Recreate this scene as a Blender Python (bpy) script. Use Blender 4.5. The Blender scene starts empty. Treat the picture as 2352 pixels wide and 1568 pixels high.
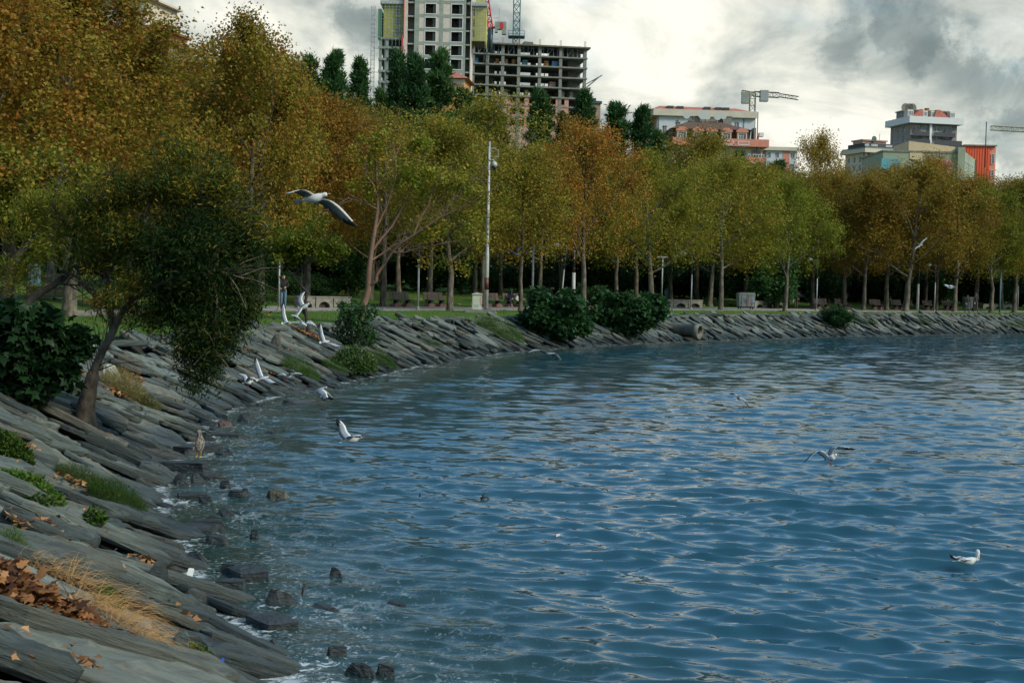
import bpy, bmesh, math, random
import numpy as np
from mathutils import Vector, Matrix
from math import radians as rad, sin, cos, pi, sqrt, hypot, atan2

# ------------------------------------------------------------------ camera
S = bpy.context.scene
F = 3267.0                      # focal length in pixels of a 2352-wide picture (50 mm on 36 mm)
EYE = 3.1                       # eye height above the water, metres
RHO = rad(1.3); TH = math.atan(130 / F)
cr, sr, ct, st = cos(RHO), sin(RHO), cos(TH), sin(TH)
cam = bpy.data.cameras.new('camera'); cam_o = bpy.data.objects.new('camera', cam)
S.collection.objects.link(cam_o); S.camera = cam_o
cam.sensor_width = 36; cam.lens = 50; cam.clip_start = 0.1; cam.clip_end = 6000
_R = Vector((cr, st * sr, sr * ct)); _U = Vector((-sr, st * cr, cr * ct)); _D = _R.cross(_U)
R0 = Vector((1, 0, 0)); U0 = Vector((0, st, ct)); F0 = Vector((0, ct, -st))
rx = R0 * cr + U0 * sr; ux = -R0 * sr + U0 * cr; bz = -F0
cam_o.matrix_world = Matrix(((rx.x, ux.x, bz.x, 0), (rx.y, ux.y, bz.y, 0), (rx.z, ux.z, bz.z, EYE), (0, 0, 0, 1)))

# ------------------------------------------------------------------ light: overcast autumn day, sun behind cloud to the right
SUN_EL, SUN_AZ = rad(36), rad(118)        # azimuth clockwise from +Y
W = bpy.data.worlds.new('World'); S.world = W; W.use_nodes = True
sun = bpy.data.lights.new('sun', 'SUN'); sun.energy = 1.5; sun.angle = rad(14); sun.color = (1.0, 0.90, 0.74)
sun_o = bpy.data.objects.new('sun', sun); S.collection.objects.link(sun_o)
sd = Vector((sin(SUN_AZ) * cos(SUN_EL), cos(SUN_AZ) * cos(SUN_EL), sin(SUN_EL)))
sun_o.rotation_euler = sd.to_track_quat('Z', 'Y').to_euler(); sun_o.location = sd * 300
S.view_settings.view_transform = 'Standard'; S.view_settings.look = 'None'
S.view_settings.gamma = 1; S.view_settings.exposure = 1.2; S.view_settings.use_curve_mapping = False
S.render.engine = 'CYCLES'
S.cycles.max_bounces = 6; S.cycles.diffuse_bounces = 4; S.cycles.glossy_bounces = 2
S.cycles.transmission_bounces = 3; S.cycles.transparent_max_bounces = 4
S.cycles.caustics_reflective = False; S.cycles.caustics_refractive = False
S.cycles.use_adaptive_sampling = True; S.cycles.adaptive_threshold = 0.015
S.cycles.use_denoising = True
S.render.use_persistent_data = False


def ray(x, y):
    a = (x - 1176) / F; b = -(y - 784) / F
    A = a * cr - b * sr; B = a * sr + b * cr
    return Vector((A, ct + B * st, -st + B * ct))
def at(x, y, Y):
    d = ray(x, y); k = Y / d.y
    return Vector((d.x * k, Y, EYE + d.z * k))
def atz(x, y, z):
    d = ray(x, y); k = (z - EYE) / d.z
    return Vector((d.x * k, d.y * k, z))

# ------------------------------------------------------------------ node helpers
class NT:
    def __init__(s, tree):
        s.t = tree; s.n = tree.nodes; s.l = tree.links; s.n.clear()
    def add(s, typ, ins=None, **kw):
        nd = s.n.new(typ)
        for k, v in kw.items(): setattr(nd, k, v)
        for k, v in (ins or {}).items():
            sock = nd.inputs[k]
            if isinstance(v, bpy.types.NodeSocket): s.l.new(v, sock)
            else:
                if sock.type == 'RGBA' and len(v) == 3: v = (*v, 1)
                sock.default_value = v
        return nd
    def math(s, op, a, b=0.0, c=0.0, clamp=False):
        return s.add('ShaderNodeMath', {0: a, 1: b, 2: c}, operation=op, use_clamp=clamp).outputs[0]
    def vmath(s, op, a, b=(0, 0, 0)):
        nd = s.add('ShaderNodeVectorMath', {0: a, 1: b}, operation=op)
        return nd.outputs['Value'] if op in ('DOT_PRODUCT', 'LENGTH', 'DISTANCE') else nd.outputs[0]
    def mr(s, v, a, b, c=0.0, d=1.0, smooth=False):
        return s.add('ShaderNodeMapRange', {0: v, 1: a, 2: b, 3: c, 4: d}, interpolation_type='SMOOTHSTEP' if smooth else 'LINEAR').outputs[0]
    def noise(s, vec, scale, detail=3, rough=.5, dist=0.0):
        return s.add('ShaderNodeTexNoise', {'Vector': vec, 'Scale': scale, 'Detail': detail, 'Roughness': rough, 'Distortion': dist}).outputs[0]
    def mix(s, f, a, b, blend='MIX'):
        nd = s.n.new('ShaderNodeMix'); nd.data_type = 'RGBA'; nd.blend_type = blend; nd.clamp_factor = True
        for i, v in ((0, f), (6, a), (7, b)):
            if isinstance(v, bpy.types.NodeSocket): s.l.new(v, nd.inputs[i])
            else: nd.inputs[i].default_value = (*v, 1) if (i and len(v) == 3) else v
        return nd.outputs[2]
    def ramp(s, f, stops, interp='LINEAR'):
        nd = s.n.new('ShaderNodeValToRGB'); nd.color_ramp.interpolation = interp
        e = nd.color_ramp.elements
        while len(e) < len(stops): e.new(.5)
        for i, (p, c) in enumerate(stops): e[i].position = p; e[i].color = (*c, 1)
        s.l.new(f, nd.inputs[0]); return nd.outputs[0]
    def map(s, vec, scale=(1, 1, 1), rot=(0, 0, 0), loc=(0, 0, 0)):
        return s.add('ShaderNodeMapping', {'Vector': vec, 'Scale': scale, 'Rotation': rot, 'Location': loc}).outputs[0]

# ------------------------------------------------------------------ sky
n = NT(W.node_tree)
tc = n.add('ShaderNodeTexCoord').outputs['Generated']
sky = n.add('ShaderNodeTexSky', sky_type='NISHITA', sun_disc=False, sun_elevation=SUN_EL, sun_rotation=SUN_AZ, altitude=0, air_density=1.2, dust_density=2.0, ozone_density=2.0)
dirn = n.vmath('NORMALIZE', tc)
sep = n.add('ShaderNodeSeparateXYZ', {0: dirn})
sx, sy, sz = sep.outputs
zc = n.math('ADD', n.math('MAXIMUM', sz, 0.0), 0.17)
pv = n.add('ShaderNodeCombineXYZ', {0: n.math('DIVIDE', sx, zc), 1: n.math('DIVIDE', sy, zc), 2: n.math('MULTIPLY', sz, 3.0)}).outputs[0]
big = n.noise(n.map(pv, loc=(3.1, 7.3, 0)), 0.95, 3, .55, .35)
big2 = n.noise(n.map(dirn, scale=(1, 1, 1.7), loc=(.31, .2, .13)), 4.2, 3, .5, .2)
fine = n.noise(n.map(dirn, scale=(1, 1, 1.8), loc=(.7, .22, .4)), 8.5, 10, .60, .5)
cl = n.math('ADD', n.math('ADD', n.math('MULTIPLY', big, .22), n.math('MULTIPLY', big2, .33)), n.math('MULTIPLY', n.math('ADD', n.math('MULTIPLY', n.math('SUBTRACT', fine, .5), 1.7), .5), .45))
# ragged cloud masses that stand in the view: (pixel, angular radius, lighter or darker)
nzc = n.add('ShaderNodeTexNoise', {'Vector': dirn, 'Scale': 17.0, 'Detail': 9.0, 'Roughness': .66}).outputs[1]
off = n.add('ShaderNodeVectorMath', {0: nzc, 1: (.5, .5, .5)}, operation='SUBTRACT').outputs[0]
off = n.add('ShaderNodeVectorMath', {0: off, 3: .10}, operation='SCALE').outputs[0]
wd = n.vmath('ADD', dirn, off)
for (bx, by, r, amt, soft) in ((1545, 95, .050, .05, .5), (1330, 60, .035, .04, .6), (2075, 45, .019, -.075, .45), (1925, 118, .020, -.075, .5), (2160, 112, .015, -.07, .5),
                         (790, 66, .020, -.08, .4), (2250, 200, .06, -.05, .8), (1950, 225, .040, -.04, .7), (2300, 90, .025, .06, .5), (2000, 355, .06, .10, .7), (640, 140, .04, .08, .6),
                         (1850, 90, .03, .05, .6), (2320, 330, .022, -.09, .4), (2330, 15, .04, .10, .4), (1650, 210, .05, .03, .7)):
    c = ray(bx, by).normalized()
    dd = n.vmath('DISTANCE', wd, tuple(c))
    m = n.mr(dd, r * (1 - soft), r * (1 + soft * .6), amt, 0.0, True)
    cl = n.math('ADD', cl, m)
low = n.mr(sz, 0.0, .09, .10, 0.0, True)                 # brighter towards the horizon
cl = n.math('ADD', cl, low)
ccol = n.ramp(cl, [(.30, (.20, .245, .245)), (.40, (.32, .37, .355)), (.47, (.50, .54, .50)), (.55, (.72, .735, .655)), (.64, (.97, .945, .84))])
ccol = n.add('ShaderNodeVectorMath', {0: ccol, 3: 4.8}, operation='SCALE').outputs[0]   # x strength 0.1
gap = n.mr(n.math('ADD', n.math('MULTIPLY', sz, 1.0), n.math('MULTIPLY', n.math('SUBTRACT', big, .5), .9)), .19, .40, 0.0, .70, True)
blue = n.mix(1.0, sky.outputs[0], (.50, .85, 1.0), 'MULTIPLY')
dimc = n.mix(n.mr(sz, .20, .34, 0, .8, True), ccol, (1.85, 3.15, 4.5))
dimc = n.mix(n.mr(sz, .60, .9, 0, .7, True), dimc, (3.4, 3.9, 4.0))
tot = n.mix(gap, dimc, blue)
bg = n.add('ShaderNodeBackground', {0: tot, 1: 0.1})
n.add('ShaderNodeOutputWorld', {0: bg.outputs[0]})

# ------------------------------------------------------------------ scene objects: helpers
C = S.collection
def tag(o, label=None, cat=None, group=None, kind=None):
    if label: o['label'] = label
    if cat: o['category'] = cat
    if group: o['group'] = group
    if kind: o['kind'] = kind
    return o
def thing(name, label, cat, loc=(0, 0, 0), rz=0.0, group=None):
    o = bpy.data.objects.new(name, None); o.empty_display_size = .2; C.objects.link(o)
    o.location = loc; o.rotation_euler = (0, 0, rz); return tag(o, label, cat, group)
def link(name, me, parent=None, loc=None, rot=None, scale=None):
    o = bpy.data.objects.new(name, me); C.objects.link(o)
    if parent: o.parent = parent
    if loc is not None: o.location = loc
    if rot is not None: o.rotation_euler = rot
    if scale is not None: o.scale = scale if hasattr(scale, '__len__') else (scale,) * 3
    return o
def copy_tree(o, parent=None, **kw):
    c = o.copy(); C.objects.link(c)
    if parent: c.parent = parent
    for ch in list(o.children): copy_tree(ch, c)
    return c

def np_mesh(name, V, Fc, mats, fmat=None, attrs=None, smooth=False):
    """V (n,3); Fc (m,k) int"""
    me = bpy.data.meshes.new(name); V = np.asarray(V, np.float32); Fc = np.asarray(Fc, np.int32)
    m, k = Fc.shape
    me.vertices.add(len(V)); me.vertices.foreach_set('co', V.ravel())
    me.loops.add(m * k); me.loops.foreach_set('vertex_index', Fc.ravel())
    me.polygons.add(m); me.polygons.foreach_set('loop_start', np.arange(0, m * k, k, dtype=np.int32))
    for mt in (mats if isinstance(mats, (list, tuple)) else [mats]): me.materials.append(mt)
    if fmat is not None: me.polygons.foreach_set('material_index', np.asarray(fmat, np.int32))
    me.update(calc_edges=True)
    if smooth: me.polygons.foreach_set('use_smooth', np.ones(m, bool))
    for nm, (dom, arr) in (attrs or {}).items():
        a = me.attributes.new(nm, 'FLOAT', dom); a.data.foreach_set('value', np.asarray(arr, np.float32))
    return me

class MB:
    """collects boxes, tubes, prisms and lathes; build() links them as ONE mesh object"""
    def __init__(s): s.v = []; s.f = []; s.m = []; s.T = None; s.sm = []
    def pv(s, p):
        if s.T is not None: p = s.T @ Vector(p)
        s.v.append((p[0], p[1], p[2])); return len(s.v) - 1
    def face(s, idx, mt=0, sm=False): s.f.append(tuple(idx)); s.m.append(mt); s.sm.append(sm)
    def box(s, x0, x1, y0, y1, z0, z1, mt=0):
        i = [s.pv((x, y, z)) for z in (z0, z1) for x, y in ((x0, y0), (x1, y0), (x1, y1), (x0, y1))]
        for q in ((0, 3, 2, 1), (4, 5, 6, 7), (0, 1, 5, 4), (1, 2, 6, 5), (2, 3, 7, 6), (3, 0, 4, 7)): s.face([i[k] for k in q], mt)
        return s
    def tube(s, pts, rr, k=8, mt=0, caps=True, sm=True):
        pts = [Vector(p) for p in pts]
        if not hasattr(rr, '__len__'): rr = [rr] * len(pts)
        rings = []; prev = None
        for i, p in enumerate(pts):
            d = (pts[min(i + 1, len(pts) - 1)] - pts[max(i - 1, 0)])
            if d.length < 1e-9: d = Vector((0, 0, 1))
            d.normalize()
            if prev is None:
                a = d.cross(Vector((0, 0, 1)));
                if a.length < .1: a = d.cross(Vector((0, 1, 0)))
            else: a = prev - d * prev.dot(d)
            a.normalize(); prev = a; b = d.cross(a)
            rings.append([s.pv(p + (a * cos(t) + b * sin(t)) * rr[i]) for t in [2 * pi * j / k for j in range(k)]])
        for r0, r1 in zip(rings, rings[1:]):
            for j in range(k): s.face((r0[j], r0[(j + 1) % k], r1[(j + 1) % k], r1[j]), mt, sm)
        if caps: s.face(rings[0][::-1], mt); s.face(rings[-1], mt)
        return s
    def rod(s, a, b, w, mt=0): return s.tube([a, b], w, 4, mt, sm=False)
    def loft(s, rings, mt=0, caps=True, closed=True, sm=True):
        R = [[s.pv(p) for p in r] for r in rings]; k = len(R[0])
        for q, (r0, r1) in enumerate(zip(R, R[1:])):
            mm = mt[q] if isinstance(mt, (list, tuple)) else mt
            for j in range(k if closed else k - 1): s.face((r0[j], r0[(j + 1) % k], r1[(j + 1) % k], r1[j]), mm, sm)
        if caps:
            m0 = mt[0] if isinstance(mt, (list, tuple)) else mt; m1 = mt[-1] if isinstance(mt, (list, tuple)) else mt
            s.face(R[0][::-1], m0); s.face(R[-1], m1)
        return s
    def prism(s, poly, y0, y1, mt=0):
        """poly in (x,z), extruded along y"""
        a = [s.pv((x, y0, z)) for x, z in poly]; b = [s.pv((x, y1, z)) for x, z in poly]; k = len(poly)
        s.face(a, mt); s.face(b[::-1], mt)
        for j in range(k): s.face((a[j], b[j], b[(j + 1) % k], a[(j + 1) % k]), mt)
        return s
    def slab(s, poly, z0, z1, mt=0):
        a = [s.pv((x, y, z0)) for x, y in poly]; b = [s.pv((x, y, z1)) for x, y in poly]; k = len(poly)
        s.face(a[::-1], mt); s.face(b, mt)
        for j in range(k): s.face((a[j], a[(j + 1) % k], b[(j + 1) % k], b[j]), mt)
        return s
    def mesh(s, name, mats):
        me = bpy.data.meshes.new(name); me.from_pydata(s.v, [], s.f)
        for mt in (mats if isinstance(mats, (list, tuple)) else [mats]): me.materials.append(mt)
        me.polygons.foreach_set('material_index', s.m); me.polygons.foreach_set('use_smooth', s.sm); me.update(); return me
    def build(s, name, mats, parent=None, **kw): return link(name, s.mesh(name, mats), parent, **kw)

# ------------------------------------------------------------------ materials
MATS = {}
def pm(name, c1, c2=None, scale=4.0, rough=.75, bump=0.0, bscale=25.0, bdist=.02, stretch=(1, 1, 1), metallic=0.0, coords='Object', spec=.4, detail=5, lo=.35, hi=.65):
    if name in MATS: return MATS[name]
    m = bpy.data.materials.new(name); m.use_nodes = True; q = NT(m.node_tree); MATS[name] = m
    co = q.add('ShaderNodeTexCoord').outputs[coords]
    v = q.map(co, scale=stretch)
    ins = {'Roughness': rough, 'Metallic': metallic, 'Specular IOR Level': spec}
    if c2: ins['Base Color'] = q.mix(q.mr(q.noise(v, scale, detail, .6), lo, hi), c1, c2)
    else: ins['Base Color'] = (*c1, 1)
    if bump:
        ins['Normal'] = q.add('ShaderNodeBump', {'Height': q.noise(v, bscale, 6, .6), 'Strength': bump, 'Distance': bdist}).outputs[0]
    b = q.add('ShaderNodeBsdfPrincipled', ins); q.add('ShaderNodeOutputMaterial', {0: b.outputs[0]})
    return m

def leaf_mat(name, stops, trans=.35, rough=.6, bright=1.0, spec=.12):
    """colour from each leaf's own tint, shifted by the tree's own tone (object colour red) and value (green)"""
    m = bpy.data.materials.new(name); m.use_nodes = True; q = NT(m.node_tree)
    t = q.add('ShaderNodeAttribute', attribute_name='tint').outputs['Fac']
    oc = q.add('ShaderNodeObjectInfo').outputs['Color']
    sp = q.add('ShaderNodeSeparateColor', {0: oc})
    f = q.math('ADD', q.math('MULTIPLY', q.math('SUBTRACT', t, .5), sp.outputs[2]), sp.outputs[0])
    col = q.ramp(f, stops)
    v = q.add('ShaderNodeAttribute', attribute_name='val').outputs['Fac']
    col = q.add('ShaderNodeVectorMath', {0: col, 3: q.math('MULTIPLY', v, sp.outputs[1])}, operation='SCALE').outputs[0]
    p = q.add('ShaderNodeBsdfPrincipled', {'Base Color': col, 'Roughness': rough, 'Specular IOR Level': spec})
    tr = q.add('ShaderNodeBsdfTranslucent', {0: q.add('ShaderNodeVectorMath', {0: col, 3: 1.25}, operation='SCALE').outputs[0]})
    mx = q.add('ShaderNodeMixShader', {0: trans, 1: p.outputs[0], 2: tr.outputs[0]})
    q.add('ShaderNodeOutputMaterial', {0: mx.outputs[0]}); return m

AUT = [(.0, (.045, .105, .012)), (.22, (.125, .170, .015)), (.42, (.245, .220, .026)), (.60, (.335, .195, .030)), (.78, (.42, .150, .025)), (1.0, (.34, .085, .025))]
leafM = leaf_mat('autumn_leaf', AUT)
greenM = leaf_mat('evergreen_leaf', [(0, (.014, .045, .016)), (.5, (.034, .085, .026)), (.8, (.075, .125, .025)), (1, (.16, .15, .03))], .25, .45)
grassM = leaf_mat('grass_blade', [(0, (.018, .050, .008)), (.5, (.045, .105, .012)), (.8, (.11, .13, .03)), (1, (.30, .22, .09))], .3)
dryM = leaf_mat('dry_leaf', [(0, (.07, .030, .015)), (.35, (.17, .070, .026)), (.7, (.31, .14, .050)), (1, (.40, .22, .10))], .12, .6)
barkM = pm('plane_bark', (.060, .050, .036), (.17, .145, .105), 5, .9, .6, 18, .03, (1, 1, .35), lo=.42, hi=.62)
darkbarkM = pm('dark_bark', (.022, .017, .013), (.055, .043, .032), 6, .95, .8, 16, .03, (1, 1, .3))
pinkbarkM = pm('pink_bark', (.22, .115, .075), (.13, .085, .055), 5, .85, .4, 20, .02, (1, 1, .4))
stumpbarkM = pm('rough_bark', (.045, .037, .026), (.16, .12, .085), 7, .92, .9, 14, .04, (1, 1, .6))
# ------------------------------------------------------------------ the bay: shoreline (water left of it, land to the left/behind) and ground height
SHO = [(62, 134.5), (53, 127.5), (43.2, 120.2), (30.8, 108.9), (21.9, 98.8), (14.4, 89.5), (8.1, 81.3), (3.9, 73.9), (.5, 67.3), (-2.3, 59.2), (-4.2, 49.5), (-5.45, 42), (-6.5, 36.9), (-6.8, 33),
       (-6.35, 27.8), (-5.6, 22.7), (-4.75, 18.5), (-3.65, 15.4), (-2.8, 13.2), (-2.15, 11.7), (-1.8, 10.8), (-.9, 8.6), (.6, 5.6), (2.8, 2.5), (6, -.5), (11, -3), (22, -7), (60, -20)]
SHO = [(150, 190), (90, 153)] + SHO + [(180, -60)]
def smooth_line(P, it=2):
    P = [Vector((x, y, 0)) for x, y in P]
    for _ in range(it):
        Q = [P[0]]
        for a, b in zip(P, P[1:]): Q += [a * .75 + b * .25, a * .25 + b * .75]
        P = Q + [P[-1]]
    return P
_sl = smooth_line(SHO)
SP = np.array([(p.x, p.y) for p in _sl]); SD = np.diff(SP, axis=0); SL = np.hypot(SD[:, 0], SD[:, 1]); SS = np.concatenate([[0], np.cumsum(SL)])
TW, TT = 3.05, 1.45            # horizontal width and height of the stone slope
def sdist(X, Y):
    """signed distance to the shoreline (land positive) and arc length, arrays"""
    X = np.atleast_1d(np.asarray(X, float)); Y = np.atleast_1d(np.asarray(Y, float))
    D = np.full(X.shape, 1e9); A = np.zeros(X.shape); G = np.zeros(X.shape)
    for i in range(len(SD)):
        ax, ay = SP[i]; dx, dy = SD[i]; L2 = SL[i] ** 2
        t = np.clip(((X - ax) * dx + (Y - ay) * dy) / L2, 0, 1)
        ex = X - ax - t * dx; ey = Y - ay - t * dy; d = np.hypot(ex, ey)
        cr_ = dx * ey - dy * ex          # walking from far right towards camera: land is on the right
        m = d < D - 1e-9
        D[m] = d[m]; A[m] = SS[i] + t[m] * SL[i]; G[m] = np.where(cr_[m] > 0, -1.0, 1.0)
    return D * G, A
def prof(d, X=None, Y=None):
    d = np.asarray(d, float)
    z = np.where(d < 0, np.maximum(d * .5, -2.2), 0)
    z = np.where((d >= 0) & (d < TW), d / TW * TT, z)
    z = np.where((d >= TW) & (d < 9), TT + (d - TW) / (9 - TW) * (1.55 - TT), z)
    z = np.where((d >= 9) & (d < 17), 1.55, z)
    z = np.where((d >= 17) & (d < 60), 1.55 + (d - 17) * .048, z)
    t = np.clip((d - 60) / 70, 0, 1)
    z = np.where(d >= 60, 3.61 + t * t * (3 - 2 * t) * 16, z)
    return z
def gz(x, y):
    d, _ = sdist(x, y); return float(prof(d)[0])
def hit(x, y, lo=5.0, hi=140.0, lift=0.0):
    """where the line of sight through that picture point meets ground or water"""
    d = ray(x, y); lift = max(lift, .10) if lift == 0.0 else lift; Y = np.arange(lo, hi, .05); k = Y / d.y
    X = d.x * k; Z = EYE + d.z * k
    sdv, _ = sdist(X, Y); g = np.maximum(prof(sdv) + np.where((sdv > .2) & (sdv < TW), lift, 0), 0.0)
    i = np.argmax(Z <= g)
    return Vector((X[i], Y[i], g[i]))
def gp(x, Y):
    d = ray(x, 700); k = Y / d.y
    X = d.x * k
    for _ in range(3):
        z = gz(X, Y); yy = 700
        # adjust column for camera roll
        for __ in range(3):
            p = at(x, yy, Y); yy += (p.z - z) * F / Y
        X = p.x
    return Vector((X, Y, z))

# ground sheet: a ribbon that follows the bay
def ground_mesh():
    offs = [-14, -8, -4, -2, -1, 0, .75, 1.5, 2.3, TW, 3.6, 5, 7, 9, 11, 13, 15, 17, 20, 25, 32, 40, 50, 60, 70, 80, 90, 100, 110, 120, 130, 200, 400, 1200, 3500]
    ss = np.concatenate([np.arange(0, SS[-1], 2.0), [SS[-1]]])
    px = np.interp(ss, SS, SP[:, 0]); py = np.interp(ss, SS, SP[:, 1])
    tx = np.gradient(px, ss); ty = np.gradient(py, ss)
    k = 5; ker = np.ones(2 * k + 1) / (2 * k + 1)
    txp = np.convolve(np.pad(tx, k, 'edge'), ker, 'valid'); typ = np.convolve(np.pad(ty, k, 'edge'), ker, 'valid')
    L = np.hypot(txp, typ); nx, ny = typ / L, -txp / L      # land side
    V = []; rng = np.random.default_rng(3)
    for o in offs:
        X = px + nx * o; Y = py + ny * o
        if abs(o) < 60: d, _ = sdist(X, Y); z = prof(d if o >= 0 else np.full_like(X, o))
        else: z = prof(np.full_like(X, o))
        z = z - (0.22 if 0 <= o < TW else 0.0)
        if o > 16: z = z + rng.normal(0, .05 if o < 60 else .4, len(z))
        V.append(np.stack([X, Y, z], 1))
    n1, n2 = len(offs), len(ss); V = np.concatenate(V)
    I = np.arange(n1 * n2).reshape(n1, n2)
    Fc = np.stack([I[:-1, :-1].ravel(), I[:-1, 1:].ravel(), I[1:, 1:].ravel(), I[1:, :-1].ravel()], 1)
    return V, Fc
lawn = bpy.data.materials.new('lawn'); lawn.use_nodes = True; q = NT(lawn.node_tree)
geo = q.add('ShaderNodeNewGeometry'); P = geo.outputs['Position']
zz = q.add('ShaderNodeSeparateXYZ', {0: P}).outputs[2]
g1 = q.noise(P, .35, 5, .6); g2 = q.noise(P, 9, 5, .65)
gcol = q.mix(q.mr(g1, .35, .7), (.050, .135, .018), (.12, .165, .028))
gcol = q.mix(q.mr(g2, .4, .75), gcol, (.035, .075, .012))
gcol = q.mix(q.mr(q.noise(P, 1.3, 6, .7), .60, .72, 0, .7), gcol, (.15, .105, .045))
gcol = q.mix(q.mr(zz, 1.36, 1.44, 1.0, 0.0, True), gcol, (.035, .032, .024))
bp = q.add('ShaderNodeBump', {'Height': q.noise(P, 14, 6, .7), 'Strength': .8, 'Distance': .08})
b = q.add('ShaderNodeBsdfPrincipled', {'Base Color': gcol, 'Roughness': .95, 'Specular IOR Level': .15, 'Normal': bp.outputs[0]})
q.add('ShaderNodeOutputMaterial', {0: b.outputs[0]})
V_, F_ = ground_mesh()
tag(link('ground', np_mesh('ground', V_, F_[:, ::-1], lawn, smooth=True)), 'green park lawn with soil under the stone slope and a hill behind', kind='structure')

# promenade path: front edge through the lamp feet
PF = smooth_line([(-18.5, -10), (-17.5, 20), (-17.1, 47), (-16.6, 54.5), (-11.4, 69.9), (-3.6, 81.4), (3.0, 90.5), (12.9, 103.2), (24.1, 113.5), (36.8, 124.4), (49, 138), (70, 160), (110, 195)], 2)
PWID = 7.6
def path_frame():
    out = []
    for i, p in enumerate(PF):
        d = (PF[min(i + 1, len(PF) - 1)] - PF[max(i - 1, 0)]).normalized(); out.append((p, d, Vector((-d.y, d.x, 0))))
    return out
PFR = path_frame()
def ribbon(mb, o0, o1, z, mt=0, z1=None):
    a = [mb.pv((p.x + nn.x * o0, p.y + nn.y * o0, z)) for p, d, nn in PFR]; b_ = [mb.pv((p.x + nn.x * o1, p.y + nn.y * o1, z if z1 is None else z1)) for p, d, nn in PFR]
    for i in range(len(a) - 1): mb.face((a[i], a[i + 1], b_[i + 1], b_[i]), mt)
paveM = bpy.data.materials.new('paving'); paveM.use_nodes = True; q = NT(paveM.node_tree)
P = q.add('ShaderNodeNewGeometry').outputs['Position']
c = q.mix(q.mr(q.noise(P, .8, 6, .65), .35, .65), (.30, .285, .25), (.22, .21, .185))
c = q.mix(q.mr(q.noise(P, 6, 6, .7), .55, .75, 0, .6), c, (.13, .12, .10))
br = q.add('ShaderNodeTexBrick', {'Vector': q.map(P, rot=(0, 0, .6)), 'Color1': (1, 1, 1, 1), 'Color2': (.9, .9, .88, 1), 'Mortar': (.45, .44, .4, 1), 'Scale': 1.0, 'Mortar Size': .012, 'Brick Width': .8, 'Row Height': .8})
c = q.mix(1.0, c, br.outputs[0], 'MULTIPLY')
b = q.add('ShaderNodeBsdfPrincipled', {'Base Color': c, 'Roughness': .7}); q.add('ShaderNodeOutputMaterial', {0: b.outputs[0]})
kerbM = pm('kerb_stone', (.20, .19, .165), (.11, .105, .09), 3, .85, .3, 30)
mb = MB(); ribbon(mb, 0, PWID, 1.575)
tag(mb.build('path', paveM), 'pale paved waterside promenade', kind='structure')
mb = MB()
for o0, o1 in ((-.14, 0), (PWID, PWID + .14)):
    ribbon(mb, o0, o1, 1.60)
    ribbon(mb, o0, o0, 1.45, z1=1.60); ribbon(mb, o1, o1, 1.60, z1=1.45)
tag(mb.build('kerb', kerbM), 'low stone kerb along both edges of the promenade', kind='structure')
# the path stands clear of the lawn that climbs behind it

# ------------------------------------------------------------------ water
def water_mesh():
    th = np.concatenate([np.linspace(rad(-75), rad(-27), 60)[:-1], np.linspace(rad(-27), rad(24), 600), np.linspace(rad(24), rad(110), 90)[1:]])
    r = [3.0]
    while r[-1] < 170: r.append(r[-1] * 1.0 + max(.022, r[-1] * .0036))
    r = np.array(r); r = np.concatenate([r, [200, 260, 400, 700, 1500, 3800]])
    Rr, Th = np.meshgrid(r, th, indexing='ij')
    X = Rr * np.sin(Th); Y = Rr * np.cos(Th)
    rng = np.random.default_rng(11); Z = np.zeros_like(X); DX = np.zeros_like(X); DY = np.zeros_like(X)
    sp = np.maximum(.022, Rr * .0036)
    N = 170
    for i in range(N):
        lam = (.17 * (3.6 ** rng.random())) if i % 4 else (.7 * (3.6 ** rng.random())); k = 2 * pi / lam
        a0 = rad(260) + rng.normal(0, .24 if lam < .7 else .45)
        if i % 12 == 0: a0 = rad(236) + rng.normal(0, .15)
        if i % 13 == 3: a0 = rad(215) + rng.normal(0, .3)
        A = (.0050 if lam < .7 else .0027) * lam * (.6 + .8 * rng.random())
        ph = rng.random() * 6.28
        fade = np.clip((lam / sp - 2.0) / 1.8, 0, 1)
        arg = k * (X * cos(a0) + Y * sin(a0)) + ph
        Z += A * fade * np.sin(arg)
        DX += A * fade * .8 * np.cos(arg) * cos(a0); DY += A * fade * .8 * np.cos(arg) * sin(a0)
    # wind patches: the ripples are stronger in some places
    gust = 1 + .28 * np.sin(X * .21 + Y * .13 + 1.0) * np.sin(Y * .17 - X * .07 + 2.0)
    Z *= gust
    near = X * X + Y * Y < 180 ** 2
    D = np.full(X.shape, -50.0); dd, _ = sdist(X[near], Y[near]); D[near] = dd
    sh = np.clip((-D) / 1.2, 0.25, 1); Z *= sh
    Z = Z * (Rr < 190); DX *= Rr < 190; DY *= Rr < 190
    V = np.stack([X + DX, Y + DY, Z], 2).reshape(-1, 3)
    I = np.arange(X.size).reshape(X.shape)
    Fc = np.stack([I[:-1, :-1].ravel(), I[:-1, 1:].ravel(), I[1:, 1:].ravel(), I[1:, :-1].ravel()], 1)
    keep = (D.ravel()[Fc] < 2.5).any(1); Fc = Fc[keep]
    used = np.unique(Fc); mp = np.full(X.size, -1); mp[used] = np.arange(len(used))
    LOD = np.clip((Rr - 34) / 60, 0, 1).ravel()
    return V[used], mp[Fc], D.ravel()[used], LOD[used]
waterM = bpy.data.materials.new('sea_water'); waterM.use_nodes = True; q = NT(waterM.node_tree)
P = q.add('ShaderNodeNewGeometry').outputs['Position']
sh = q.add('ShaderNodeAttribute', attribute_name='shore').outputs['Fac']
rip = q.noise(q.map(P, scale=(1.0, 1.9, 1), rot=(0, 0, rad(-14))), 2.4, 2.0, .45, .35)
rip2 = q.noise(q.map(P, scale=(1.2, 2.2, 1), rot=(0, 0, rad(12))), 7.0, 2.0, .5, .3)
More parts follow.
